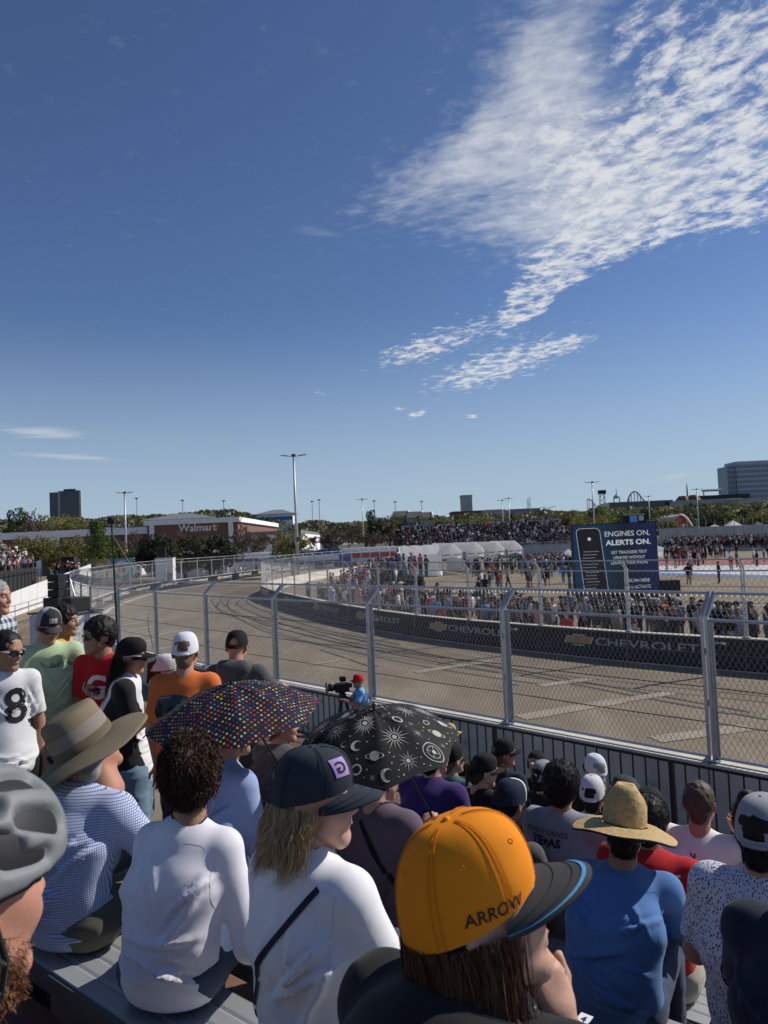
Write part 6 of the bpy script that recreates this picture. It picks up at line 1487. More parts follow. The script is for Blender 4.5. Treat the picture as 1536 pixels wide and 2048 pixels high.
# ------------------------------------------------------------------ umbrellas
def umbrella(name, label, apex, r, hgt, tilt, grip, canopy_m, rib_m, group='umbrellas', rot=0.0, seed=0):
    """canopy of eight panels over eight ribs; tilt = unit axis pointing up out of the canopy; grip = where the handle is held"""
    ax = np.asarray(tilt, float); ax /= np.linalg.norm(ax); M = frame(np.array([0, 1.0, 0]) - ax * ax[1], ax); M[:, 2] = ax; M[:, 0] = np.cross(M[:, 1], ax)
    t = thing(name, label, 'umbrella', grip); o = np.asarray(grip, float)
    nu, nv = 64, 12
    def zf(f): return -hgt * f ** 1.75
    def pt(a, f):
        q = ((a - rot) / (math.pi / 4)) % 1.0; s = math.sin(math.pi * q)
        rr = r * f * (1 - .075 * s * f); return np.array([rr * math.cos(a), rr * math.sin(a), zf(f) * (1 - .0 * s) - .05 * s * f * (1 - f * .8) + .02 * s * f * f])
    P = lambda l: M @ l + np.asarray(apex) - o
    V = [P(pt(2 * math.pi * i / nu, j / nv)) for j in range(nv + 1) for i in range(nu)]
    F = [(j * nu + i, j * nu + (i + 1) % nu, (j + 1) * nu + (i + 1) % nu, (j + 1) * nu + i) for j in range(nv) for i in range(nu)]
    me = mesh('canopy', V, F, True)
    uv = me.uv_layers.new(name='UVMap'); loc = np.array([pt(2 * math.pi * i / nu, j / nv)[:2] * (1 + .12 * j / nv) for j in range(nv + 1) for i in range(nu)])
    li = np.zeros(len(me.loops), np.int32); me.loops.foreach_get('vertex_index', li); uv.data.foreach_set('uv', (loc[li] + 2).ravel().astype(np.float32))
    co = obj('canopy', me, canopy_m, t)
    for k in range(8):
        a = rot + k * math.pi / 4; MB().tube([P(pt(a, f) - [0, 0, .006]) for f in (.02, .3, .6, .85, 1.02)], .0028, 5).build('rib', rib_m, t, True)
        MB().tube([P(pt(a, .55) - [0, 0, .008]), P(np.array([0, 0, -hgt * .95]))], .002, 4).build('strut', rib_m, t)
    MB().tube([P(np.array([0, 0, .035])), P(np.array([0, 0, -.02]))], .006, 8).build('ferrule', rib_m, t)
    MB().tube([P(np.array([0, 0, -.01])), np.zeros(3)], .006, 8).build('shaft', rib_m, t)
    d = P(np.array([0, 0, 0.0])); d /= np.linalg.norm(d); MB().tube([d * .03, -d * .09], [.014, .017], 10).build('handle', M_black, t, True)
    return t, co, (lambda x, y: (lambda a, f: P(pt(a, f) + np.array([0, 0, .0025])))(math.atan2(y, x), min(math.hypot(x, y) / r, 1.0)))
def dots_mat():
    m = mat('black nylon with coloured dots', (.008, .008, .01), rough=.7, var=0, spec=.2); t, b = nodes_of(m); uv = t.nodes.new('ShaderNodeTexCoord')
    mp = t.nodes.new('ShaderNodeMapping'); mp.inputs['Scale'].default_value = (46, 46, 1); mp.inputs['Rotation'].default_value = (0, 0, .6); t.links.new(uv.outputs['UV'], mp.inputs[0])
    v = t.nodes.new('ShaderNodeTexVoronoi'); v.voronoi_dimensions = '2D'; v.inputs['Scale'].default_value = 1.0; v.inputs['Randomness'].default_value = 0.0; t.links.new(mp.outputs[0], v.inputs['Vector'])
    cr = t.nodes.new('ShaderNodeValToRGB'); cr.color_ramp.interpolation = 'CONSTANT'; el = cr.color_ramp.elements
    cols = [(.01, .025, .15), (.4, .34, .06), (.32, .035, .035), (.34, .4, .4), (.34, .12, .03), (.04, .12, .22), (.012, .025, .16), (.3, .07, .12)]
    el[0].position = 0; el[0].color = (*cols[0], 1); el[1].position = .125; el[1].color = (*cols[1], 1)
    for i in range(2, 8): e = el.new(i / 8); e.color = (*cols[i], 1)
    sp = t.nodes.new('ShaderNodeSeparateColor'); t.links.new(v.outputs['Color'], sp.inputs[0]); t.links.new(sp.outputs[0], cr.inputs[0])
    t.links.new(mixcol(t, nm(t, 'LESS_THAN', v.outputs['Distance'], .26), (.008, .008, .012), cr.outputs[0]), b.inputs['Base Color'])
    return m
g = LBLUE.wld(LBLUE.W[1] + np.array([.0, .06, .02]))
ap_ = aty(462, 1368, 3.2)
umbrella('dotted_umbrella', 'open black umbrella covered in small coloured dots', ap_, .385, .15, (-.07, -.12, 1.0), g, dots_mat(), M_black, rot=.25)
M_nylon = mat('black umbrella nylon', (.018, .018, .019), rough=.75, var=.1, spec=.18, fold=.25); M_print = mat('pale celestial print', (.4, .385, .35), rough=.6, var=.2, vscale=30)
g = PLUM.wld(PLUM.W[1] + np.array([.0, .06, .02])); ap_ = aty(748, 1420, 3.3)
t, co, S2 = umbrella('celestial_umbrella', 'open black umbrella printed with pale suns, planets and stars', ap_, .375, .165, (-.05, -.24, 1.0), g, M_nylon, M_black, rot=.1)
def decal(loops, name='motif'):
    V = []; F = []
    for L in loops:
        n = len(V); V += [S2(x, y) for x, y in L]; F.append(tuple(range(n, n + len(L))))
    obj(name, mesh(name, V, F), M_print, co)
def d_ring(x, y, r0, r1, n=18, sq=1.0):
    out = []
    for i in range(n):
        a, b_ = 2 * math.pi * i / n, 2 * math.pi * (i + 1) / n; out.append([(x + r0 * math.cos(a), y + sq * r0 * math.sin(a)), (x + r1 * math.cos(a), y + sq * r1 * math.sin(a)), (x + r1 * math.cos(b_), y + sq * r1 * math.sin(b_)), (x + r0 * math.cos(b_), y + sq * r0 * math.sin(b_))])
    return out
def d_disc(x, y, r_, n=9): return [[(x + r_ * math.cos(2 * math.pi * i / n), y + r_ * math.sin(2 * math.pi * i / n)) for i in range(n)]]
def d_rays(x, y, r0, r1, n, w): return [[(x + r0 * math.cos(a - w), y + r0 * math.sin(a - w)), (x + r0 * math.cos(a + w), y + r0 * math.sin(a + w)), (x + r1 * (1 if i % 2 else .78) * math.cos(a), y + r1 * (1 if i % 2 else .78) * math.sin(a))] for i, a in enumerate([2 * math.pi * i / n for i in range(n)])]
def d_line(x0, y0, x1, y1, w=.0012): dx, dy = x1 - x0, y1 - y0; L = math.hypot(dx, dy) or 1; return [[(x0 - dy / L * w, y0 + dx / L * w), (x0 + dy / L * w, y0 - dx / L * w), (x1 + dy / L * w, y1 - dx / L * w), (x1 - dy / L * w, y1 + dx / L * w)]]
rr = random.Random(4); placed = []
sizes = [.072] * 9 + [.052] * 12 + [.036] * 24 + [.022] * 50 + [.0115] * 120
for sz in sizes:
    for _ in range(60):
        a, q = rr.uniform(0, 6.283), .36 * math.sqrt(rr.random()); x, y = q * math.cos(a), q * math.sin(a)
        if all(math.hypot(x - u, y - v) > (sz + w) * .98 for u, v, w in placed) and q + sz < .37: break
    else: continue
    placed.append((x, y, sz)); k = rr.random()
    if sz > .06: decal(d_disc(x, y, sz * .16) + d_ring(x, y, sz * .26, sz * .32) + d_rays(x, y, sz * .36, sz, rr.choice((16, 20, 24)), .09))
    elif sz > .04:
        if k < .35: decal(d_disc(x, y, sz * .42, 12) + d_ring(x, y, sz * .7, sz * .8, 20, .35))
        elif k < .7: decal(d_ring(x, y, sz * .8, sz * .88) + d_ring(x, y, sz * .5, sz * .55) + d_disc(x, y, sz * .18) + d_line(x - sz * .6, y, x + sz * .6, y) + d_line(x, y - sz * .6, x, y + sz * .6))
        else: decal(d_disc(x, y, sz * .2) + d_rays(x, y, sz * .3, sz, 12, .12))
    elif sz > .018:
        if k < .3: decal(d_ring(x, y, sz * .5, sz * .7, 12))
        elif k < .6: decal(d_rays(x, y, sz * .1, sz * .9, 8, .35))
        elif k < .8: decal([[(x + sz * .7 * math.cos(q), y + sz * .7 * math.sin(q)) for q in np.linspace(.6, 5.2, 10)] + [(x + sz * .25 + sz * .55 * math.cos(q), y + sz * .55 * math.sin(q)) for q in np.linspace(4.9, .9, 8)]])
        else: decal(d_line(x - sz, y, x + sz * .4, y + sz * .8) + d_line(x + sz * .4, y + sz * .8, x + sz, y - sz * .3) + d_disc(x - sz, y, .004) + d_disc(x + sz * .4, y + sz * .8, .004))
    else: decal(d_disc(x, y, sz * rr.uniform(.2, .38), 8))

# ------------------------------------------------------------------ things people hold
M_pet = mat('clear water bottle', (.75, .8, .85), rough=.05, var=0, spec=.5); b_ = M_pet.node_tree.nodes['Principled BSDF']; b_.inputs['Transmission Weight'].default_value = .85; b_.inputs['IOR'].default_value = 1.2
def bottle(label, P, off, lab_col):
    q = P.wld(off); t = thing('water_bottle', label, 'bottle', q, 0, 'water bottles')
    MB().lathe([(.002, -.1), (.03, -.098), (.032, -.06), (.03, -.03), (.032, .02), (.03, .05), (.014, .085), (.013, .1)], 16).build('bottle_body', M_pet, t, True)
    MB().lathe([(.0325, -.045), (.0325, .0)], 16).build('label_band', lab_col, t, True); MB().lathe([(.0005, .116), (.015, .115), (.015, .1)], 12).build('bottle_cap', M_white, t, True)
bottle('clear water bottle with blue label in the hand of the white jersey girl', GIRL, GIRL.W[1] + [0, .09, -.045], mat('blue bottle label', (.05, .2, .5)))
bottle('clear water bottle held low by the man in pale green', GREEN, GREEN.W[1] + [0, .1, -.035], mat('clear bottle label', (.5, .55, .6)))
q = GREEN.wld(GREEN.W[-1] + [0.0, .1, .0]); ph = thing('smartphone', 'black smartphone held by the man in pale green', 'phone', q, GREEN.rz)
MB().box((0, 0, 0), (.072, .145, .009), bev=.002).build('phone_body', M_black, ph); MB().box((0, 0, .0062), (.064, .13, .002)).build('phone_screen', M_lens, ph)
# ------------------------------------------------------------------ television camera on tripod
q = CAMMAN.wld(CAMMAN.hl + [0.03, .3, -.1]); tv = thing('television_camera', 'black television camera with round lens hood on a tripod', 'camera', (q[0], q[1], 0), CAMMAN.rz); zc_ = q[2]
MB().box((0, 0, zc_), (.13, .26, .17), bev=.02).build('camera_body', M_black, tv); MB().tube([(0, .12, zc_), (0, .28, zc_ + .02)], [.05, .08], 16).build('lens', M_black, tv, True); MB().tube([(0, .27, zc_ + .02), (0, .3, zc_ + .02)], .1, 20).build('lens_hood', mat('olive lens hood', (.12, .12, .1)), tv, True)
MB().box((.02, -.02, zc_ + .15), (.07, .12, .1), bev=.02).build('microphone', M_black, tv); MB().box((0, -.15, zc_ + .03), (.1, .07, .07)).build('viewfinder', M_black, tv)
MB().lathe([(.07, zc_ - .25), (.09, zc_ - .2), (.06, zc_ - .1)], 12).build('pan_head', M_black, tv, True)
for k in range(3):
    a = k * 2.094 + .5; MB().tube([(.05 * math.cos(a), .05 * math.sin(a), zc_ - .22), (.42 * math.cos(a), .42 * math.sin(a), .0)], [.03, .02], 6).build('leg', M_black, tv)
# ------------------------------------------------------------------ loudspeaker stack on a wrapped scaffold
M_cab = mat('black speaker cabinet', (.012, .012, .013), rough=.6, var=.15); M_grill = mat('black speaker grille', (.02, .02, .022), rough=.8, var=.2, bump=.4, bscale=200)
q = aty(131, 1222, 27.0); z0 = q[2]; sc = thing('scaffold_tower', 'white wrapped scaffold tower under the loudspeakers', 'scaffold', (q[0], q[1], 0), R(-30))
for x in (-.9, .9):
    for y in (-.7, .7): MB().tube([(x, y, 0), (x, y, z0 - .05)], .03, 8).build('upright', M_galv, sc)
M_tarp = mat('white tarpaulin', (.5, .51, .54), rough=.7, var=.1, fold=.5)
for sgn in (-1, 1):
    m = MB(); m.grid(lambda u, v, s_=sgn: (-1.0 + 2.0 * u, s_ * .78 + .03 * math.sin(u * 13) * (1 - v), .05 + v * (z0 - .15)), 16, 4); m.build('tarpaulin', M_tarp, sc, True)
m = MB(); m.grid(lambda u, v: (.98 + .04 * math.sin(u * 9) * (1 - v), -.76 + 1.52 * u, .05 + v * (z0 - .15)), 12, 4); m.build('tarpaulin', M_tarp, sc, True)
MB().box((0, 0, z0 - .03), (2.1, 1.7, .06)).build('platform', M_alu_d, sc)
ls = thing('loudspeaker_stack', 'stack of black loudspeaker cabinets on the scaffold at left', 'loudspeaker', (q[0], q[1], z0 + .003), R(-30))
MB().box((-.3, 0, .26), (.86, .8, .5), bev=.02).build('subwoofer', M_cab, ls); MB().box((.62, 0, .26), (.5, .8, .5), bev=.02).build('subwoofer', M_cab, ls)
for k in range(3): c_ = MB().box((-.3, -.03, .66 + .285 * k), (.62, .5, .27), bev=.015).build('line_array_box', M_cab, ls); MB().box((-.3, -.3, .66 + .285 * k), (.56, .02, .22)).build('grille', M_grill, c_)
MB().tube([(.03, .2, .55), (.03, .2, 1.4)], .02, 6).build('rigging_frame', M_galv, ls); MB().tube([(.3, .2, .53), (.03, .2, 1.2)], .015, 6).build('rigging_frame', M_galv, ls)
# thin black mast with a small box
top = aty(223, 1047, 20.9); bt = aty(238, 1292, 20.9)
ms = thing('antenna_mast', 'thin black mast with a small box on top at left', 'mast', (bt[0], bt[1], .41)); o_ = np.array(ms.location)
MB().tube([np.array([bt[0], bt[1], .41]) - o_, top - o_], [.035, .022], 8).build('pole', M_black, ms); MB().box(top - o_ + [0, 0, .05], (.2, .16, .14), bev=.02).build('box', M_black, ms); MB().box(top - o_ + [-.03, 0, .16], (.1, .1, .07)).build('antenna_head', M_black, ms)
for dx in (-1.6, 2.2): MB().tube([top - o_ + [0, 0, -.3], np.array([dx, .8, 0.0])], .006, 4).build('guy_line', mat('yellow guy line', (.3, .3, .12)), ms)
# tarpaulin-covered low wall and pipe rail between the stand and the white hoarding

# ------------------------------------------------------------------ infield: screen, tents, stands
M_led_frame = mat('black screen frame', (.01, .01, .012), rough=.6, var=.1)
def led_mat():
    m = mat('led wall glow', (.01, .01, .01), var=0, rough=.5); t, b = nodes_of(m); tcn = t.nodes.new('ShaderNodeTexCoord'); sp = t.nodes.new('ShaderNodeSeparateXYZ'); t.links.new(tcn.outputs['Generated'], sp.inputs[0])
    cr = t.nodes.new('ShaderNodeValToRGB'); el = cr.color_ramp.elements; el[0].position = 0; el[0].color = (.006, .03, .1, 1); el[1].position = 1; el[1].color = (.008, .014, .075, 1)
    e = el.new(.35); e.color = (.006, .035, .075, 1); e = el.new(.6); e.color = (.008, .012, .025, 1); t.links.new(sp.outputs[0], cr.inputs[0])
    w = nm(t, 'ADD', nm(t, 'MULTIPLY', nm(t, 'GREATER_THAN', nm(t, 'MODULO', nm(t, 'MULTIPLY', sp.outputs[2], 52.0), 1.0), .45), .5), .6)
    vm = t.nodes.new('ShaderNodeVectorMath'); vm.operation = 'SCALE'; t.links.new(cr.outputs[0], vm.inputs[0]); t.links.new(w, vm.inputs['Scale'])
    t.links.new(vm.outputs[0], b.inputs['Emission Color']); b.inputs['Emission Strength'].default_value = .9; return m
YS = 46.0
a, b = aty(1146, 1050, YS), aty(1309, 1046, YS); zt = (a[2] + b[2]) / 2; w = b[0] - a[0]; bot = .45
sr = thing('led_screen', 'large dark LED screen with white advertising text on the infield', 'screen', ((a[0] + b[0]) / 2, YS, 0), R(-4))
MB().box((0, .35, (zt + bot) / 2), (w + .1, .6, zt - bot + .1)).build('cabinet', M_led_frame, sr)
MB().quad((-w / 2, 0.03, bot), (w / 2, 0.03, bot), (w / 2, 0.03, zt), (-w / 2, 0.03, zt)).build('display', led_mat(), sr)
W_t = emis('screen white text', (.62, .66, .72), .75); W_p = emis('screen phone', (.02, .02, .024), .5)
def stext(s, cx, cy, size, wf=1.0, bold=.0):                       # cx, cy as fractions of the display
    lettering('screen_text', s, size, W_t, sr, (-w / 2 + w * cx, 0.024, bot + (zt - bot) * cy), (1, 0, 0), (0, 0, 1), (0, -1, 0), xs=wf * w / (np.ptp(text2d(s, bold)[0][:, 0]) * size), off=0, bold=bold)
for s_, cx, cy, sz, xs, bo in [('ENGINES ON,', .655, .855, .37, .54, .0), ('ALERTS ON.', .66, .735, .34, .54, .03), ('GET TRACKSIDE TEXT', .665, .595, .19, .43, 0), ('UPDATES WITHOUT', .665, .52, .19, .38, 0), ('LEAVING YOUR PHONE', .665, .445, .19, .44, 0), ('SCAN HERE', .77, .19, .2, .25, 0), ('TO ACTIVATE', .77, .1, .2, .27, 0)]: stext(s_, cx, cy, sz, xs, bo)
# phone drawn on the display
def rr_poly(x0, x1, y0, y1, r_, sh=0.0):
    out = []
    for cx, cy, a0 in ((x1 - r_, y1 - r_, 0), (x0 + r_, y1 - r_, 90), (x0 + r_, y0 + r_, 180), (x1 - r_, y0 + r_, 270)):
        for k in range(5): q = R(a0 + k * 22.5); out.append((cx + r_ * math.cos(q) + sh * (cy + r_ * math.sin(q)), cy + r_ * math.sin(q)))
    return out
zz = zt - bot
P = rr_poly(-w / 2 + .25, -w / 2 + w * .34, bot + .02, zt - .2, .3, -.09); obj('screen_phone', mesh('screen_phone', [(x + .35, .022, z) for x, z in P], [tuple(range(len(P)))]), W_t, sr)
P = rr_poly(-w / 2 + .275, -w / 2 + w * .34 - .025, bot + .02, zt - .225, .28, -.09); obj('screen_phone', mesh('screen_phone', [(x + .35, .018, z) for x, z in P], [tuple(range(len(P)))]), W_p, sr)
for k in range(16): lettering('screen_text', ['trackside alert now', 'yellow flag in turn four', 'pit lane is open', 'lap forty of seventy'][k % 4], .07, emis('screen dim text', (.4, .43, .48), .4), sr, (-w / 2 + w * .2 - .02 - .0, .014, bot + .35 + k * .155), (1, 0, 0), (0, 0, 1), (0, -1, 0), xs=.85, off=0) if k < 0 else None
for k in range(12): MB().box((-w / 2 + w * .2 + .08 * ((k * 7) % 3) - .1, .016, bot + .45 + k * .2 + .12 * (k > 5)), (w * .14 + .2 * ((k * 5) % 4) * .4, .003, .05)).build('screen_line', emis('screen dim line', (.4, .43, .48), .35), sr)
P = [(.11 * math.cos(q), .11 * math.sin(q)) for q in np.linspace(0, 6.28, 14, endpoint=False)]; obj('screen_icon', mesh('screen_icon', [(x - w / 2 + w * .195, .014, bot + zz * .8 + y) for x, y in P], [tuple(range(14))]), W_t, sr)
MB().box((0, .8, .32), (w * .9, 1.6, .25)).build('trailer_bed', M_dark, sr)
for x in (-1.2, 1.2): MB().tube([(x, -.0 + .2, .25), (x, .45, .25)], .25, 12).build('wheel', M_black, sr)
MB().box((w / 2 + .7, .6, .75), (1.3, .9, .9)).build('generator', M_dark, sr)
q0, q1 = aty(1245, 1028, 60), aty(1292, 1028, 60); zt2 = q0[2]; zb2 = aty(1268, 1049, 60)[2]
t = thing('rear_screen', 'smaller dark rounded screen truck box showing above the big screen', 'screen', ((q0[0] + q1[0]) / 2, 60, 0)); ww = q1[0] - q0[0]
MB().box((0, .4, (zt2) / 2), (ww, .8, zt2), bev=.15).build('cabinet', M_led_frame, t); MB().box((-.1, -.03, zt2 - .45), (ww * .32, .03, .55)).build('display', emis('small blue display', (.03, .1, .3), .8), t); MB().box((ww * .28, -.03, zt2 - .4), (ww * .2, .03, .4)).build('display', emis('small pale display', (.2, .25, .3), .5), t)
MB().box((0, .6, .35), (ww * 1.3, 1.5, .3)).build('trailer_bed', M_dark, t)
# peaked marquee tents
M_sfab = mat('grey stand fascia', (.4, .41, .43), rough=.7, var=.1, vscale=.3)
M_tent = mat('white tent vinyl', (.78, .78, .79), rough=.55, var=.05, fold=.3); 
def lucent(m, f=.45):                          # light comes through the white vinyl
    t, b = nodes_of(m); tr = t.nodes.new('ShaderNodeBsdfTranslucent'); tr.inputs[0].default_value = (.95, .95, .94, 1); mx = t.nodes.new('ShaderNodeMixShader'); mx.inputs[0].default_value = f
    t.links.new(b.outputs[0], mx.inputs[1]); t.links.new(tr.outputs[0], mx.inputs[2]); t.links.new(mx.outputs[0], t.nodes['Material Output'].inputs[0])
lucent(M_tent, .6)
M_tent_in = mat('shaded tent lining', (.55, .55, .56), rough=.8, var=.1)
YT = 88.0
# one long marquee: barrel roofs ending in gables towards the plaza
def gable(x0, x1, ye, yp, Y, label, dep, left=False):
    a, b = aty(x0, ye, Y), aty(x1, ye, Y); zp = aty((x0 + x1) / 2, yp, Y)[2]; ze = (a[2] + b[2]) / 2; w_ = b[0] - a[0]
    t = thing('marquee_tent', label, 'tent', (a[0], Y, 0), 0, 'white marquee tents'); m = MB()
    n = 8
    def prof(f): return (w_ * f, ze + (zp - ze) * (1 - abs(2 * f - 1)) ** .8)
    for i in range(n):
        (xa, za), (xb, zb) = prof(i / n), prof((i + 1) / n); m.quad((xa, 0, za), (xb, 0, zb), (xb - 1.5, dep, zb), (xa - 1.5, dep, za))
    m.build('roof', M_tent, t)
    g = MB(); pts = [(prof(i / n)[0], -.02, prof(i / n)[1]) for i in range(n + 1)]; g.add(pts + [(w_, -.02, ze - .75), (w_ * .5, -.02, ze - .45), (0, -.02, ze - .75)], [tuple(range(n + 4))]); g.build('gable_valance', M_tent, t)
    for x in (0.05, w_ - .05): MB().tube([(x, 0, 0), (x, 0, ze)], .05, 6).build('pole', M_lamp, t); MB().tube([(x - 1.5, dep, 0), (x - 1.5, dep, ze)], .05, 6).build('pole', M_lamp, t)
    m = MB(); m.quad((-1.45, dep - .02, 0), (w_ - 1.55, dep - .02, 0), (w_ - 1.55, dep - .02, ze), (-1.45, dep - .02, ze)); m.build('back_wall', M_tent_in, t)
    if left: m = MB(); m.quad((0, .02, 0), (-1.5, dep - .05, 0), (-1.5, dep - .05, ze), (0, .02, ze)); m.build('side_wall', M_tent, t)
    for k in range(2):
        lettering('lettering', ['GARAGE TOURS', 'FAN ZONE'][k], .2, PRB, t, (w_ * (.26 + .48 * k), -.05, ze - .2), (1, 0, 0), (0, 0, 1), (0, -1, 0), xs=.8, off=0) if False else MB().box((w_ * (.26 + .48 * k), -.045, ze - .25), (w_ * .34, .01, .09)).build('print_line', PRB, t)
gable(883, 925, 1106, 1086, YT, 'white peaked tent, first from the left of the row', 12, True)
gable(932, 970, 1103, 1084, YT + 2, 'white peaked tent, second from the left of the row', 12)
gable(975, 1010, 1100, 1083, YT + 4, 'white peaked tent, third from the left of the row', 12)
gable(1014, 1046, 1098, 1081, YT + 6, 'white peaked tent, last on the right of the row', 12)
a, b = aty(801, 1116, YT + 3), aty(883, 1112, YT + 3); ze = b[2]; zp = aty(850, 1091, YT + 3)[2]; w_ = b[0] - a[0] - .15; t = thing('barrel_tent', 'white barrel roofed tent at the left end of the tent row', 'tent', (a[0], YT + 3.2, 0))
m = MB(); m.grid(lambda u, v: (w_ * u, -2 + 12 * v + .0, ze + (zp - ze) * math.sin(math.pi * (.08 + .84 * v)) + .06 * math.sin(u * 20) * math.sin(math.pi * v)), 20, 10); m.build('roof', M_tent, t, True)
m = MB(); m.grid(lambda u, v: (w_ * u, -2 + .05 * math.sin(u * 25), (ze + (zp - ze) * .25) * v), 24, 2); m.build('front_wall', M_tent, t, True); m = MB(); m.quad((0, -2, 0), (0, 10, 0), (0, 10, ze), (0, -2, ze)); m.build('side_wall', M_tent, t)
for k, (px, py, Y, ww, lab) in enumerate([(905 + 418, 1092, 118, 34, 'small white tent right of the big screen'), (1475, 1040, 210, 40, 'white pointed tent on the right skyline'), (1440, 1048, 205, 50, 'low white tent left of the pointed tent'), (1524, 1042, 200, 40, 'dark domed tent at the right edge'), (1140, 1098, 100, 30, 'white tent half behind the screen')]):
    q = aty(px, py, Y); wd = ww / FPX * Y; hh = q[2]; t = thing('peaked_tent', lab, 'tent', (q[0], q[1], 0)); m = MB(); e = hh * .62
    m.add([(-wd / 2, 0, e), (wd / 2, 0, e), (wd / 2, wd, e), (-wd / 2, wd, e), (0, wd / 2, hh)], [(0, 1, 4), (1, 2, 4), (2, 3, 4), (3, 0, 4)]); m.build('roof', M_tent if k != 3 else M_dark, t)
    m = MB(); m.quad((-wd / 2, .02, e * .8), (wd / 2, .02, e * .8), (wd / 2, .02, e), (-wd / 2, .02, e)); m.build('valance', M_tent, t); MB().quad((-wd / 2, wd, 0), (wd / 2, wd, 0), (wd / 2, wd, e), (-wd / 2, wd, e)).build('back_wall', M_tent, t)
    for x, y in ((-1, 0), (1, 0), (1, 1), (-1, 1)): MB().tube([(x * wd / 2 * .98, y * wd, 0), (x * wd / 2 * .98, y * wd, e)], .06, 5).build('pole', M_lamp, t)
a_, b_ = aty(1318, 1057, 190), aty(1600, 1046, 190); t = thing('perimeter_wall', 'long grey perimeter wall behind the terrace crowd at right', 'wall', (a_[0], 190, 0)); block(t, 'wall', M_sfab, 0, b_[0] - a_[0], 0, .3, 0, (a_[2] + b_[2]) / 2)
for k in range(16): MB().tube([((b_[0] - a_[0]) * k / 15, -.1, 0), ((b_[0] - a_[0]) * k / 15, -.1, 6.6)], .07, 5).build('post', M_lamp, t)
# red arched hall
q0, q1 = aty(1336, 1050, 230), aty(1388, 1050, 230); w_ = q1[0] - q0[0]; zp = aty(1362, 1029, 230)[2]; t = thing('arched_hall', 'red fronted arched hall with white edge on the right', 'building', (q0[0], 230, 0)); m = MB(); n = 14
pr = [(w_ * i / n, zp * (.45 + .55 * math.sin(math.pi * i / n))) for i in range(n + 1)]
for i in range(n): m.quad((pr[i][0], 0, pr[i][1]), (pr[i + 1][0], 0, pr[i + 1][1]), (pr[i + 1][0], 14, pr[i + 1][1]), (pr[i][0], 14, pr[i][1]))
m.build('roof', M_white, t); MB().add([(x, -.05, z) for x, z in pr] + [(w_, -.05, 0), (0, -.05, 0)], [tuple(range(n + 3))]).build('front', M_red, t); MB().tube([(x, -.1, z) for x, z in pr], .3, 5).build('edge', M_white, t)
MB().box((w_ * .5, -.1, zp * .6), (w_ * .4, .05, 1.1)).build('sign_panel', M_white, t)
# painted plaza
fl = [(atz(1318, 1121), atz(1560, 1117), atz(1560, 1129), atz(1318, 1131), M_red), (atz(1318, 1131.5), atz(1560, 1130), atz(1560, 1151), atz(1318, 1146), M_white_paint), (atz(1318, 1146.3), atz(1560, 1151.3), atz(1560, 1156), atz(1318, 1150), M_blue), (atz(1095, 1144), atz(1150, 1142), atz(1150, 1147), atz(1095, 1148), M_blue)]
for i, (a, b, c_, d, m_) in enumerate(fl): MB().add([(p[0], p[1], .016) for p in (a, b, c_, d)], [(0, 1, 2, 3)]).build('painted_band', mat('faded ' + m_.name, {M_red: (.3, .1, .09), M_white_paint: (.5, .5, .5), M_blue: (.12, .17, .36)}[m_], rough=.9, var=.35, vscale=.6), lot)

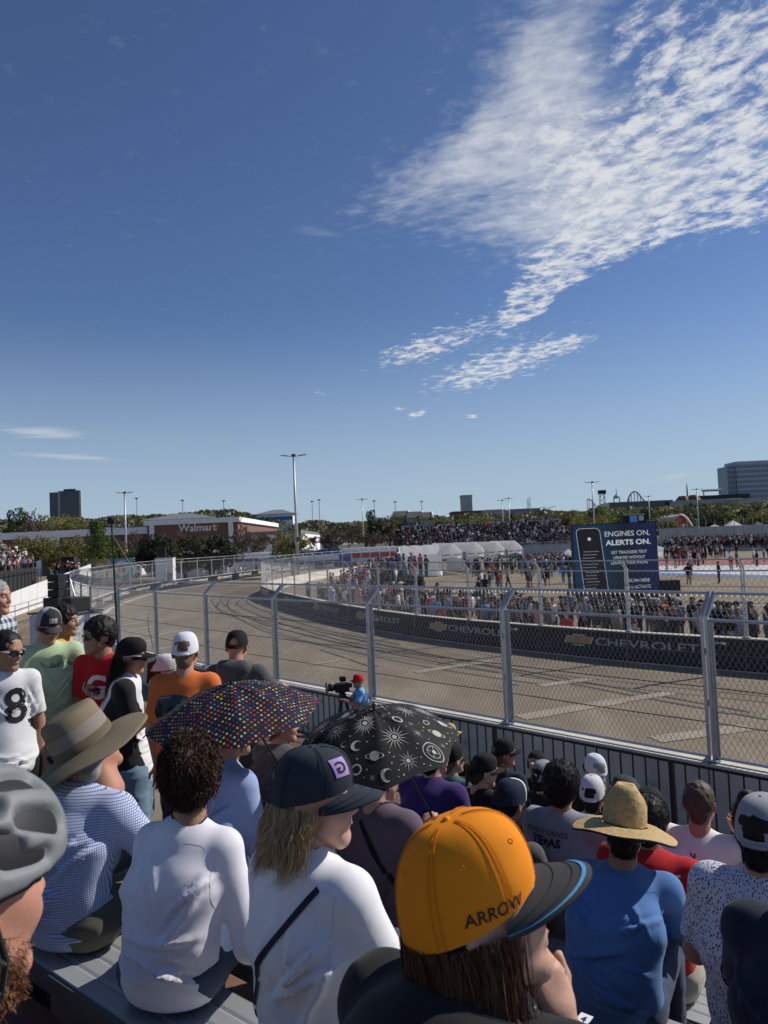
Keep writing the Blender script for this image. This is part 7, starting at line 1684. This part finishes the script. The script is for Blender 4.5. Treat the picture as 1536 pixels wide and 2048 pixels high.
# ------------------------------------------------------------------ crowd figures
def crowd_mesh(pose, hat, seed, VX=.036):
    r = random.Random(seed); parts = []
    lo, hi = (-.5, -.4, -.05), (.5, .6, 1.9); hz = .95
    fw = 0.0; sit = pose == 'sit'
    if sit: hz = .5
    def cl(): return Clay(lo, hi, VX)
    HJ = {s: np.array([s * .09, 0, hz]) for s in (-1, 1)}
    KN = {s: (np.array([s * .12, .42, .5]) if sit else np.array([s * .1, (.12 * s if pose == 'walk' else .02), .5])) for s in (-1, 1)}
    AN = {s: (np.array([s * .12, .4, .08]) if sit else np.array([s * .11, (.2 * s - .04 if pose == 'walk' else 0), .08])) for s in (-1, 1)}
    nk = np.array([0, 0.03 if sit else 0, hz + .52]); hd = nk + [0, .03, .15]
    S = {s: nk + [s * .17, 0, -.06] for s in (-1, 1)}
    EW = {'stand': (((.05, 0, -.28), (.0, .05, -.24)),) * 2, 'walk': (((.04, .08, -.27), (.0, .14, -.2)), ((.04, -.08, -.27), (.0, .02, -.24))), 'phone': (((.03, .12, -.25), (-.06, .15, .15)), ((.05, 0, -.28), (.0, .05, -.24))), 'photo': (((.08, .2, -.1), (-.12, .15, .2)),) * 2, 'hips': (((.16, -.06, -.22), (-.14, .12, -.16)),) * 2, 'sit': (((.06, .06, -.26), (-.1, .2, -.02)),) * 2}[pose]
    E = {s: S[s] + np.array(EW[0 if s < 0 else 1][0]) * [s, 1, 1] for s in (-1, 1)}; W_ = {s: E[s] + np.array(EW[0 if s < 0 else 1][1]) * [s, 1, 1] for s in (-1, 1)}
    c = cl(); c.cap(nk, hd, .06, .06, .02); c.ell(hd + [0, .01, .03], (.082, .1, .125), .02)
    for s in (-1, 1):
        c.cap(E[s], W_[s], .045, .038, .02); c.cap(W_[s], W_[s] + (W_[s] - E[s]) * .35, .04, .035, .02)
        if seed % 3 == 0: c.cap(KN[s], AN[s], .055, .045, .02)
        c.cap(AN[s], AN[s] + [0, .13, -.02], .05, .042, .02)
    parts.append((c.nets(), 0))
    c = cl(); c.cap(np.array([0, 0, hz - .04]), nk + [0, 0, -.12], .13, .13, .04, (1, 0, 0), 1.4); c.cap(S[-1], S[1], .072, .072, .04)
    for s in (-1, 1): c.cap(S[s], S[s] + (E[s] - S[s]) * (.8 if seed % 2 else 1.0), .066, .058, .03)
    parts.append((c.nets(), 1))
    c = cl(); c.cap(HJ[-1], HJ[1], .12, .12, .03)
    for s in (-1, 1):
        c.cap(HJ[s], HJ[s] + (KN[s] - HJ[s]) * (1 if seed % 3 else .75), .1, .075, .03)
        if seed % 3: c.cap(KN[s], AN[s], .075, .06, .02)
    parts.append((c.nets(), 2))
    c = cl(); c.ell(hd + [0, -.015, .075], (.1, .115, .095), .02)
    if hat == 'cap': c.cap(hd + [0, .1, .07], hd + [0, .16, .06], .035, .03, .02, (1, 0, 0), 2.0)
    if hat == 'wide': c.ell(hd + [0, 0, .085], (.23, .24, .04), .02)
    if hat == 'long': c.cap(hd + [0, -.07, .02], hd + [0, -.09, -.16], .075, .06, .03)
    parts.append((c.nets(), 3))
    V = []; F = []; I = []; n = 0
    for (v, f), i in parts: V.append(v); F.append(f + n); I += [i] * len(f); n += len(v)
    return mesh('crowd_person', np.concatenate(V), np.concatenate(F), True, midx=I)
CROWD = {}
for i, (ps, ht) in enumerate([('stand', 'cap'), ('stand', 'short'), ('stand', 'long'), ('walk', 'cap'), ('walk', 'short'), ('phone', 'cap'), ('phone', 'long'), ('photo', 'short'), ('hips', 'cap'), ('stand', 'wide'), ('sit', 'cap'), ('sit', 'short'), ('hips', 'short'), ('walk', 'long')]):
    CROWD[i] = (crowd_mesh(ps, ht, i), ps, ht)
    for q in (SKIN['fair'], K_black, K_jean, M_brow): CROWD[i][0].materials.append(q)
TOPS = [('black', K_black, 12), ('white', K_white2, 4), ('grey', K_grey, 4), ('navy', K_navy, 4), ('dark grey', K_dgrey, 4), ('red', K_red, 2), ('orange', K_orange, 1.4), ('blue', K_blue, 2), ('light blue', K_lblue, 1.5), ('teal', cloth('teal cotton', (.1, .28, .28)), .7), ('tan', cloth('tan cotton', (.36, .27, .17)), 1.2), ('pink', cloth('pink cotton', (.5, .24, .24)), .6), ('green', cloth('green cotton', (.06, .14, .06)), .8)]
BOTS = [('jeans', K_jean), ('dark trousers', K_dark), ('khaki trousers', K_khaki), ('stone trousers', K_tan), ('pale jeans', K_ljean), ('black trousers', K_black)]
HATS = {'cap': [('black cap', capmat((.015, .015, .016))), ('white cap', capmat((.6, .6, .62))), ('red cap', capmat((.45, .02, .02))), ('navy cap', capmat((.02, .025, .05)))], 'wide': [('straw hat', M_straw), ('black hat', capmat((.015, .015, .016)))], 'short': [('dark hair', M_brow), ('brown hair', mat('brown hair mass', (.07, .04, .022), rough=.7, var=.3, vscale=30))], 'long': [('long dark hair', M_brow), ('long fair hair', mat('fair hair mass', (.3, .2, .1), rough=.7, var=.3, vscale=30))]}
cr_ = random.Random(12); USED = set()
def place_person(x, y, z, rz, where, group, k=None):
    k0 = k
    for _ in range(40):
        k = cr_.choice(range(14)) if k0 is None else k0
        me, ps, ht = CROWD[k]; tn, tm, _w = cr_.choices(TOPS, [q[2] for q in TOPS])[0]; bn, bm = cr_.choice(BOTS); hn, hm = cr_.choice(HATS[ht])
        if (tn, bn, hn, ps, where) not in USED: break
    USED.add((tn, bn, hn, ps, where)); o = bpy.data.objects.new('person', me); C.objects.link(o)
    o.location = (x, y, z); o.rotation_euler = (0, 0, rz); s = cr_.uniform(.92, 1.05); o.scale = (s * cr_.uniform(.95, 1.15), s, s)
    for i, m_ in enumerate((SKIN[cr_.choice(['fair', 'tan', 'rosy', 'olive', 'brown'])], tm, bm, hm)): o.material_slots[i].link = 'OBJECT'; o.material_slots[i].material = m_
    do = {'stand': 'standing', 'walk': 'walking', 'phone': 'holding phone', 'photo': 'taking photo', 'hips': 'hands on hips', 'sit': 'sitting'}[ps]
    tag(o, 'person, %s top, %s, %s, %s %s' % (tn, bn, hn, do, where), 'person', group)
    return o
def inner_pt(s):
    i = int(min(max(s, 0), len(inner) - 1.001)); f = s - i; p = inner[i] * (1 - f) + inner[i + 1] * f; d = inner[i + 1] - inner[i]; d = d / np.linalg.norm(d); return p, d, np.array([-d[1], d[0]])
iA = int(np.argmin([np.linalg.norm(p - np.array([-8.3, 55.5])) for p in inner])); iB = len(inner) - 2
for k in range(118):
    s = iA + .5 + (iB - iA) * ((k + cr_.random()) / 118) ** .85; p, d, n = inner_pt(s); off = cr_.choice([.9, 1.2, 1.6, 2.2, 3.0, 4.0]) + cr_.random() * .5; q = p + n * off
    toward = math.atan2(-n[1], -n[0]) - math.pi / 2
    place_person(q[0], q[1], .012, toward + (cr_.choice([0, 0, 0, math.pi, math.pi * .8, 1.2])) + cr_.uniform(-.4, .4), 'behind infield fence', 'people behind the infield fence')
# stepped viewing stand near the hairpin
vs_ = thing('viewing_stand', 'low dark stepped viewing stand full of people inside the hairpin', 'stand', (0, 0, 0)); NS = 7
sA, sB = iA - 1.8, iA + .9
for r_ in range(NS):
    m = MB()
    for j in range(12):
        a_, b_ = sA + (sB - sA) * j / 12, sA + (sB - sA) * (j + 1) / 12; pa, _, na = inner_pt(a_); pb, _, nb2 = inner_pt(b_); o0, o1 = 4.9 + r_ * .85, 4.9 + (r_ + 1) * .85; z0, z1 = 0.03, .24 * (r_ + 1)
        A, B, Cc, D = pa + na * o0, pb + nb2 * o0, pb + nb2 * o1, pa + na * o1
        m.quad((*A, z1), (*B, z1), (*Cc, z1), (*D, z1)); m.quad((*A, z0), (*B, z0), (*B, z1), (*A, z1))
    m.build('step', M_dark, vs_)
    for j in range(9):
        s = sA + (sB - sA) * (j + .2 + .6 * cr_.random()) / 9; p, d, n = inner_pt(s); q = p + n * (5.3 + r_ * .85); place_person(q[0], q[1], .24 * (r_ + 1) + .004, math.atan2(-n[1], -n[0]) - math.pi / 2 + cr_.uniform(-.6, .6), 'on viewing stand', 'people on the viewing stand')
# people crossing the plaza
for k in range(50):
    if k < 22: px, Y = cr_.uniform(940, 1140), cr_.uniform(48, 84)
    else: px, Y = cr_.uniform(1325, 1535), cr_.uniform(56, 105)
    x = aty(px, 1080, Y)[0]; place_person(x, Y, .004, cr_.uniform(0, 6.28), 'on plaza ' + ('left of screen' if px < 1145 else 'right of screen'), 'people on the plaza', cr_.choice([0, 1, 2, 3, 4, 5, 6, 8, 9, 12, 13]))
# distant crowds nobody could count
LOWC = {}
def low_crowd(vx):
    if vx not in LOWC:
        LOWC[vx] = []
        for i, (ps, ht) in enumerate([('stand', 'cap'), ('stand', 'short'), ('phone', 'long'), ('walk', 'cap'), ('hips', 'short'), ('photo', 'cap'), ('stand', 'wide'), ('sit', 'cap'), ('sit', 'short'), ('sit', 'long')]):
            me = crowd_mesh(ps, ht, i, vx); n = len(me.vertices); V = np.zeros(n * 3); me.vertices.foreach_get('co', V); F = np.zeros(len(me.loops), np.int64); me.loops.foreach_get('vertex_index', F); mi = np.zeros(len(me.polygons), np.int64); me.polygons.foreach_get('material_index', mi)
            F = F.reshape(-1, 4); vm = np.zeros(n, np.int64); vm[F.ravel()] = np.repeat(mi, 4); LOWC[vx].append((V.reshape(-1, 3), F, vm)); bpy.data.meshes.remove(me)
    return LOWC[vx]
def mass(name, label, pts, seed, sit=False, vx=.06, face=None):
    """many small figures in one mesh, each with its own colours, pose and turn"""
    r = np.random.default_rng(seed); LC = low_crowd(vx); Vs, Fs, Cs = [], [], []; n0 = 0
    TC = np.array([(.012, .012, .013), (.62, .62, .64), (.25, .25, .27), (.02, .025, .05), (.08, .08, .09), (.4, .02, .02), (.5, .14, .04), (.06, .14, .36), (.3, .38, .55), (.33, .26, .17), (.45, .2, .2)]); TP = [.38, .12, .11, .14, .13, .03, .02, .03, .01, .02, .01]
    SK = np.array([(.42, .24, .17), (.3, .17, .11), (.12, .06, .04)]); BC = np.array([(.03, .04, .07), (.012, .012, .014), (.25, .21, .15)]); HC_ = np.array([(.015, .012, .01), (.015, .015, .016), (.6, .6, .6), (.12, .07, .04), (.35, .2, .1)])
    for p in pts:
        V, F, vm = LC[r.integers(7, 10) if (sit and r.random() < .85) else r.integers(0, 7)]
        a = (face if face is not None else r.uniform(0, 6.28)) + r.normal(0, .4); s = r.uniform(.9, 1.06); c_, s_ = math.cos(a) * s, math.sin(a) * s
        W_ = np.c_[V[:, 0] * c_ - V[:, 1] * s_, V[:, 0] * s_ + V[:, 1] * c_, V[:, 2] * s] + np.asarray(p, float)
        pal = np.stack([SK[r.choice(3, p=[.55, .3, .15])], TC[r.choice(11, p=TP)], BC[r.choice(3, p=[.5, .35, .15])], HC_[r.choice(5, p=[.35, .25, .2, .12, .08])]])
        Vs.append(W_); Fs.append(F + n0); Cs.append(pal[vm]); n0 += len(V)
    V = np.concatenate(Vs); F = np.concatenate(Fs); me = bpy.data.meshes.new(name); me.vertices.add(len(V)); me.vertices.foreach_set('co', V.astype(np.float32).ravel()); me.loops.add(F.size); me.loops.foreach_set('vertex_index', F.ravel().astype(np.int32)); me.polygons.add(len(F)); me.polygons.foreach_set('loop_start', np.arange(0, F.size, 4, dtype=np.int32)); me.polygons.foreach_set('use_smooth', np.ones(len(F), bool)); me.update(calc_edges=True)
    ca = me.color_attributes.new('Col', 'FLOAT_COLOR', 'POINT'); cc = np.ones((len(V), 4), np.float32); cc[:, :3] = np.concatenate(Cs); ca.data.foreach_set('color', cc.ravel())
    o = obj(name, me, attr_mat('crowd cloth', rough=.85, spec=.2)); tag(o, label, 'crowd', kind='stuff'); return o
# far grandstand
M_sfab = MATS.get('grey stand fascia') or mat('grey stand fascia', (.4, .41, .43), rough=.7, var=.1, vscale=.3)
a, b = aty(806, 1075, 150), aty(1150, 1075, 150); x0, x1 = a[0], b[0]; gs = thing('far_grandstand', 'long far grandstand packed with people behind the tents', 'grandstand', (x0, 150, 0)); nr = 13; rowsz = np.linspace(2.9, 7.1, nr); pts = []
rr_ = np.random.default_rng(9)
for j in range(nr):
    z = rowsz[j] - .5; y = j * .85; block(gs, 'row_step', M_sfab, 0, x1 - x0, y, y + .85, z - .4, z)
    xs = np.arange(.3, x1 - x0, .62); keep = rr_.random(len(xs)) < .9
    # the stand thins out towards its top right end
    for x in xs[keep]:
        pts.append((x0 + x + rr_.normal(0, .1), 150 + y + .3, z + .01))
block(gs, 'fascia', M_sfab, 0, x1 - x0, -.1, -.02, .2, 2.0); block(gs, 'back_wall', M_conc_l, 0, x1 - x0, nr * .85 + .05, nr * .85 + .15, 3, rowsz[-1] + .75)
MB().add([(-.05, 0, .2), (-.05, nr * .85, .2), (-.05, nr * .85, 6.6), (-.05, 0, 2.3)], [(0, 1, 2, 3)]).build('side_wall', M_conc_l, gs)
MB().tube([(0, -.15, 3.0), (x1 - x0, -.15, 3.0)], .04, 5).build('rail', M_lamp, gs)
for k in range(14): MB().tube([((x1 - x0) * (k + .5) / 14, -.15, .2), ((x1 - x0) * (k + .5) / 14, -.15, 3.0)], .05, 5).build('post', M_lamp, gs)
mass('grandstand_crowd', 'tightly packed spectators filling the far grandstand', pts, 1, True, face=math.pi, vx=.075)
# crowd terrace on the right
pts = []; tr_ = thing('terrace', 'long low terrace wall under the crowd at right', 'terrace', (0, 0, 0))
a, b = aty(1318, 1080, 150), aty(1640, 1080, 118)
d = np.array([b[0] - a[0], b[1] - a[1]]); L = np.linalg.norm(d); d /= L; n = np.array([-d[1], d[0]])
for j in range(5):
    for s in np.arange(0, L, .55):
        if rr_.random() < .93: q = a[:2] + d * (s + rr_.normal(0, .1)) + n * (j * 1.0 + rr_.normal(0, .15)); pts.append((q[0], q[1], .45 + .22 * j))
    A, B = a[:2] + n * (j * 1.0 - .5), b[:2] + n * (j * 1.0 - .5); m = MB(); m.quad((*A, .44 + .22 * j), (*B, .44 + .22 * j), (*(B + n), .44 + .22 * j), (*(A + n), .44 + .22 * j)); m.quad((*A, 0), (*B, 0), (*B, .44 + .22 * j), (*A, .44 + .22 * j)); m.build('step', M_conc_l, tr_)
mass('terrace_crowd', 'dark band of standing spectators along the terrace at right', pts, 2, face=math.pi + .3, vx=.07)
pts = []
for k in range(150):
    px, Y = rr_.uniform(1040, 1148), rr_.uniform(84, 112); pts.append((aty(px, 1080, Y)[0], Y, .0))
for k in range(70):
    px, Y = rr_.uniform(1325, 1450), rr_.uniform(100, 122); pts.append((aty(px, 1080, Y)[0], Y, .0))
for k in range(40): px, Y = rr_.uniform(925, 1045), rr_.uniform(84, 98); pts.append((aty(px, 1080, Y)[0], Y, 0.))
mass('tent_crowd', 'busy crowd milling between the tents and the big screen', pts, 3)
pts = []
for k in range(150):
    s = iA + .5 + (iB - iA) * rr_.random() ** .8; p, d, n = inner_pt(s); q = p + n * (1.6 + 5.0 * rr_.random() ** 1.3); pts.append((q[0], q[1], .008))
mass('fence_crowd', 'deeper rows of the crowd pressed behind the infield fence', pts, 8, vx=.045)
# ------------------------------------------------------------------ grandstand and hoarding on the far left
hd_ = thing('hoarding', 'long white hoarding in front of the left grandstand', 'hoarding', (0, 0, 0)); M_hoard = mat('white hoarding vinyl', (.72, .71, .69), rough=.7, var=.08, vscale=.8, fold=.35)
hp = [(aty(-40, 1262, 48), aty(-40, 1212, 48)), (aty(14, 1236, 53), aty(14, 1189, 53)), (aty(42, 1222, 57), aty(42, 1178, 57)), (aty(75, 1207, 63), aty(75, 1166, 63)), (aty(118, 1190, 72), aty(118, 1151, 72)), (aty(182, 1168, 86), aty(182, 1128, 86))]
for (a0, a1), (b0, b1) in zip(hp[:-1], hp[1:]):
    g = np.array(b0) - a0; g2 = np.array(b1) - a1
    MB().quad((a0[0], a0[1], 0), (b0[0] - .01, b0[1], 0), (b1[0] - .01, b0[1], b1[2]), (a1[0], a0[1], a1[2])).build('panel', M_hoard, hd_)
rl = thing('pipe_rail', 'double pipe rail at the foot of the white hoarding', 'railing', (0, 0, 0))
for z in (.55, 1.0): MB().tube([(hp[i][0][0] + .9, hp[i][0][1] - .6, z) for i in range(5)], .03, 6).build('pipe', M_galv, rl)
for i in range(5): MB().tube([(hp[i][0][0] + .9, hp[i][0][1] - .6, 0), (hp[i][0][0] + .9, hp[i][0][1] - .6, 1.0)], .03, 6).build('post', M_galv, rl)
lg = thing('left_grandstand', 'dark framed grandstand with crowd at the left edge', 'grandstand', (0, 0, 0)); pts = []
fA, fB = aty(-30, 1100, 54)[:2], aty(92, 1100, 82)[:2]; d = (fB - fA) / np.linalg.norm(fB - fA); n = np.array([-d[1], d[0]]); Lg = np.linalg.norm(fB - fA)
for j in range(13):
    z = 3.2 + .47 * j; A, B = fA + n * (1 + j * .8), fB + n * (1 + j * .8); m = MB(); m.quad((*A, z), (*B, z), (*(B + n * .8), z), (*(A + n * .8), z)); m.quad((*A, 0.1), (*B, 0.1), (*B, z), (*A, z)); m.build('row_step', M_dark, lg)
    for s in np.arange(0, Lg, .55):
        if rr_.random() < .92: q = A + d * (s + rr_.normal(0, .1)) + n * .35; pts.append((q[0], q[1], z + .01))
mass('left_stand_crowd', 'dense crowd of spectators in the left grandstand', pts, 5, True, face=-1.9, vx=.06)
for j in range(16): q = fA + d * (Lg * j / 15) + n * .6; MB().tube([(*q, 1.5), (*q, 3.1)], .035, 5).build('post', M_black, lg)
MB().tube([(*(fA + n * .6), 3.05), (*(fB + n * .6), 3.05)], .04, 5).build('rail', M_black, lg)
# black access box, marshals in orange
pts = [aty(px, 1138, 78)[:2].tolist() + [2.0] for px in np.linspace(104, 152, 12)]
pf = thing('marshal_platform', 'dark raised platform with marshals beyond the left grandstand', 'platform', (0, 0, 0)); a, b = aty(98, 1140, 77.5), aty(160, 1140, 77.5); block(pf, 'deck', M_dark, a[0], b[0], 77, 79.5, 1.0, 1.96); block(pf, 'equipment_case', M_dark, a[0] + .2, a[0] + 1.6, 80, 81, 1.0, 4.3)
for x in np.linspace(a[0], b[0], 8): MB().tube([(x, 76.95, 1.0), (x, 76.95, 3.0)], .04, 5).build('post', M_black, pf)
for i, q in enumerate(pts):
    o = place_person(q[0], q[1] + .6, 1.97, -1.2, 'on marshal platform', 'people on the marshal platform', cr_.choice([0, 1, 5, 8]))
    if i % 2 == 0: o.material_slots[1].material = K_orange; o['label'] = 'marshal in orange top on the dark platform, %s from the left' % nth(i)
# ------------------------------------------------------------------ outside the bend: white box, transporters, round posters, marshals
q0, q1 = aty(299, 1119, 84), aty(334, 1119, 84); wb = thing('white_cabin', 'tall plain white cabin behind the outer fence', 'cabin', (q0[0], 86, 0), R(8)); w_ = q1[0] - q0[0]; block(wb, 'wall', M_cornice, 0, w_, 0, 2.2, 0, q0[2]); block(wb, 'roof_edge', M_conc_l, -.05, w_ + .05, -.05, 2.25, q0[2], q0[2] + .1); block(wb, 'door', M_conc_l, w_ * .6, w_ * .9, -.04, -.005, .05, 1.9)
MB().box((w_ * .35, 1.0, q0[2] + .75), (.8, .7, 1.25), bev=.05).build('roof_loudspeaker', M_cab, wb)
for k, (px, py, Y, cols) in enumerate([(200, 1139, 88, ((.35, .25, .12), (.6, .5, .35), (.1, .08, .07))), (244, 1136, 92, ((.12, .38, .46), (.7, .68, .64), (.55, .2, .08)))]):
    q = aty(px, py, Y); t = thing('round_poster', ['gold poster with a dark ring behind the outer fence', 'turquoise poster with an orange figure behind the outer fence'][k], 'poster', (q[0], q[1], 0)); ww = 1.05 if k == 0 else 1.35
    MB().box((0, 0, q[2]), (ww * 2, .05, 2.5)).build('board', mat('poster ground %d' % k, cols[0], var=.15), t); m = MB(); m.tube([(0, -.03, q[2]), (0, -.05, q[2])], ww * .72, 20); m.build('disc', mat('poster disc %d' % k, cols[1], var=.3), t); m = MB(); m.tube([(0, -.055, q[2] - .15), (0, -.07, q[2] - .15)], ww * .34, 14); m.build('figure', mat('poster figure %d' % k, cols[2], var=.3), t)
    for x in (-ww * .8, ww * .8): MB().tube([(x, .06, 0), (x, .06, q[2])], .04, 5).build('post', M_galv, t)
def transporter(px, Y, L, hgt, body, band, label, rz=0.0):
    q = aty(px, 1100, Y); t = thing('transporter', label, 'truck', (q[0], q[1], 0), rz, 'parked transporters')
    MB().box((0, 0, .95 + hgt / 2), (L, 2.5, hgt), bev=.08).build('box_body', body, t); MB().box((0, -1.27, 1.3 + hgt * .3), (L * .94, .02, hgt * .35)).build('livery_band', band, t)
    MB().box((L / 2 + .95, 0, 1.35), (1.7, 2.3, 2.1), bev=.25).build('cab', body, t); MB().box((L / 2 + 1.35, -1.17, 1.85), (.7, .03, .7)).build('cab_window', M_win, t)
    for x in (-L * .4, -L * .3, L * .38, L / 2 + 1.1): MB().tube([(x, -1.2, .48), (x, -.9, .48)], .48, 14).build('wheel', M_black, t)
transporter(215, 128, 9, 2.7, M_white, M_red, 'white transporter with red band left of the white cabin'); transporter(278, 132, 9, 2.7, M_blue, M_white, 'blue transporter with white band behind the dark oak')
transporter(500, 126, 10, 2.6, M_white, M_blue, 'white transporter with blue band right of the brick store'); transporter(632, 132, 9, 2.6, M_blue, M_white, 'blue transporter under the wide bare trees'); transporter(740, 138, 10, 2.6, M_white, M_red, 'white transporter left of the far grandstand')
for k in range(14):
    px, Y = cr_.uniform(340, 545), cr_.uniform(101, 118); x = aty(px, 1080, Y)[0]
    # keep outside the outer wall
    dd = min(outer, key=lambda p: np.hypot(p[0] - x, p[1] - Y)); 
    if x > dd[0] - 1.0: x = dd[0] - 1.2 - cr_.random() * 2
    place_person(x, Y, 0.004, cr_.uniform(-2.2, -.8), 'outside far bend', 'people outside the far bend')
for k, (px0, px1, Y, y_) in enumerate([(338, 470, 124, 1112), (470, 556, 126, 1106)]):
    a, b = aty(px0, y_, Y), aty(px1, y_, Y); t = thing('white_wall', ['low white wall left of centre beyond the bend', 'low white wall near the tall lamp beyond the bend'][k], 'wall', (a[0], Y, 0)); block(t, 'wall', M_cornice, 0, b[0] - a[0], -6, -5.8, 0, 2.1); block(t, 'coping', M_conc_l, 0, b[0] - a[0], -6.05, -5.75, 2.1, 2.2)
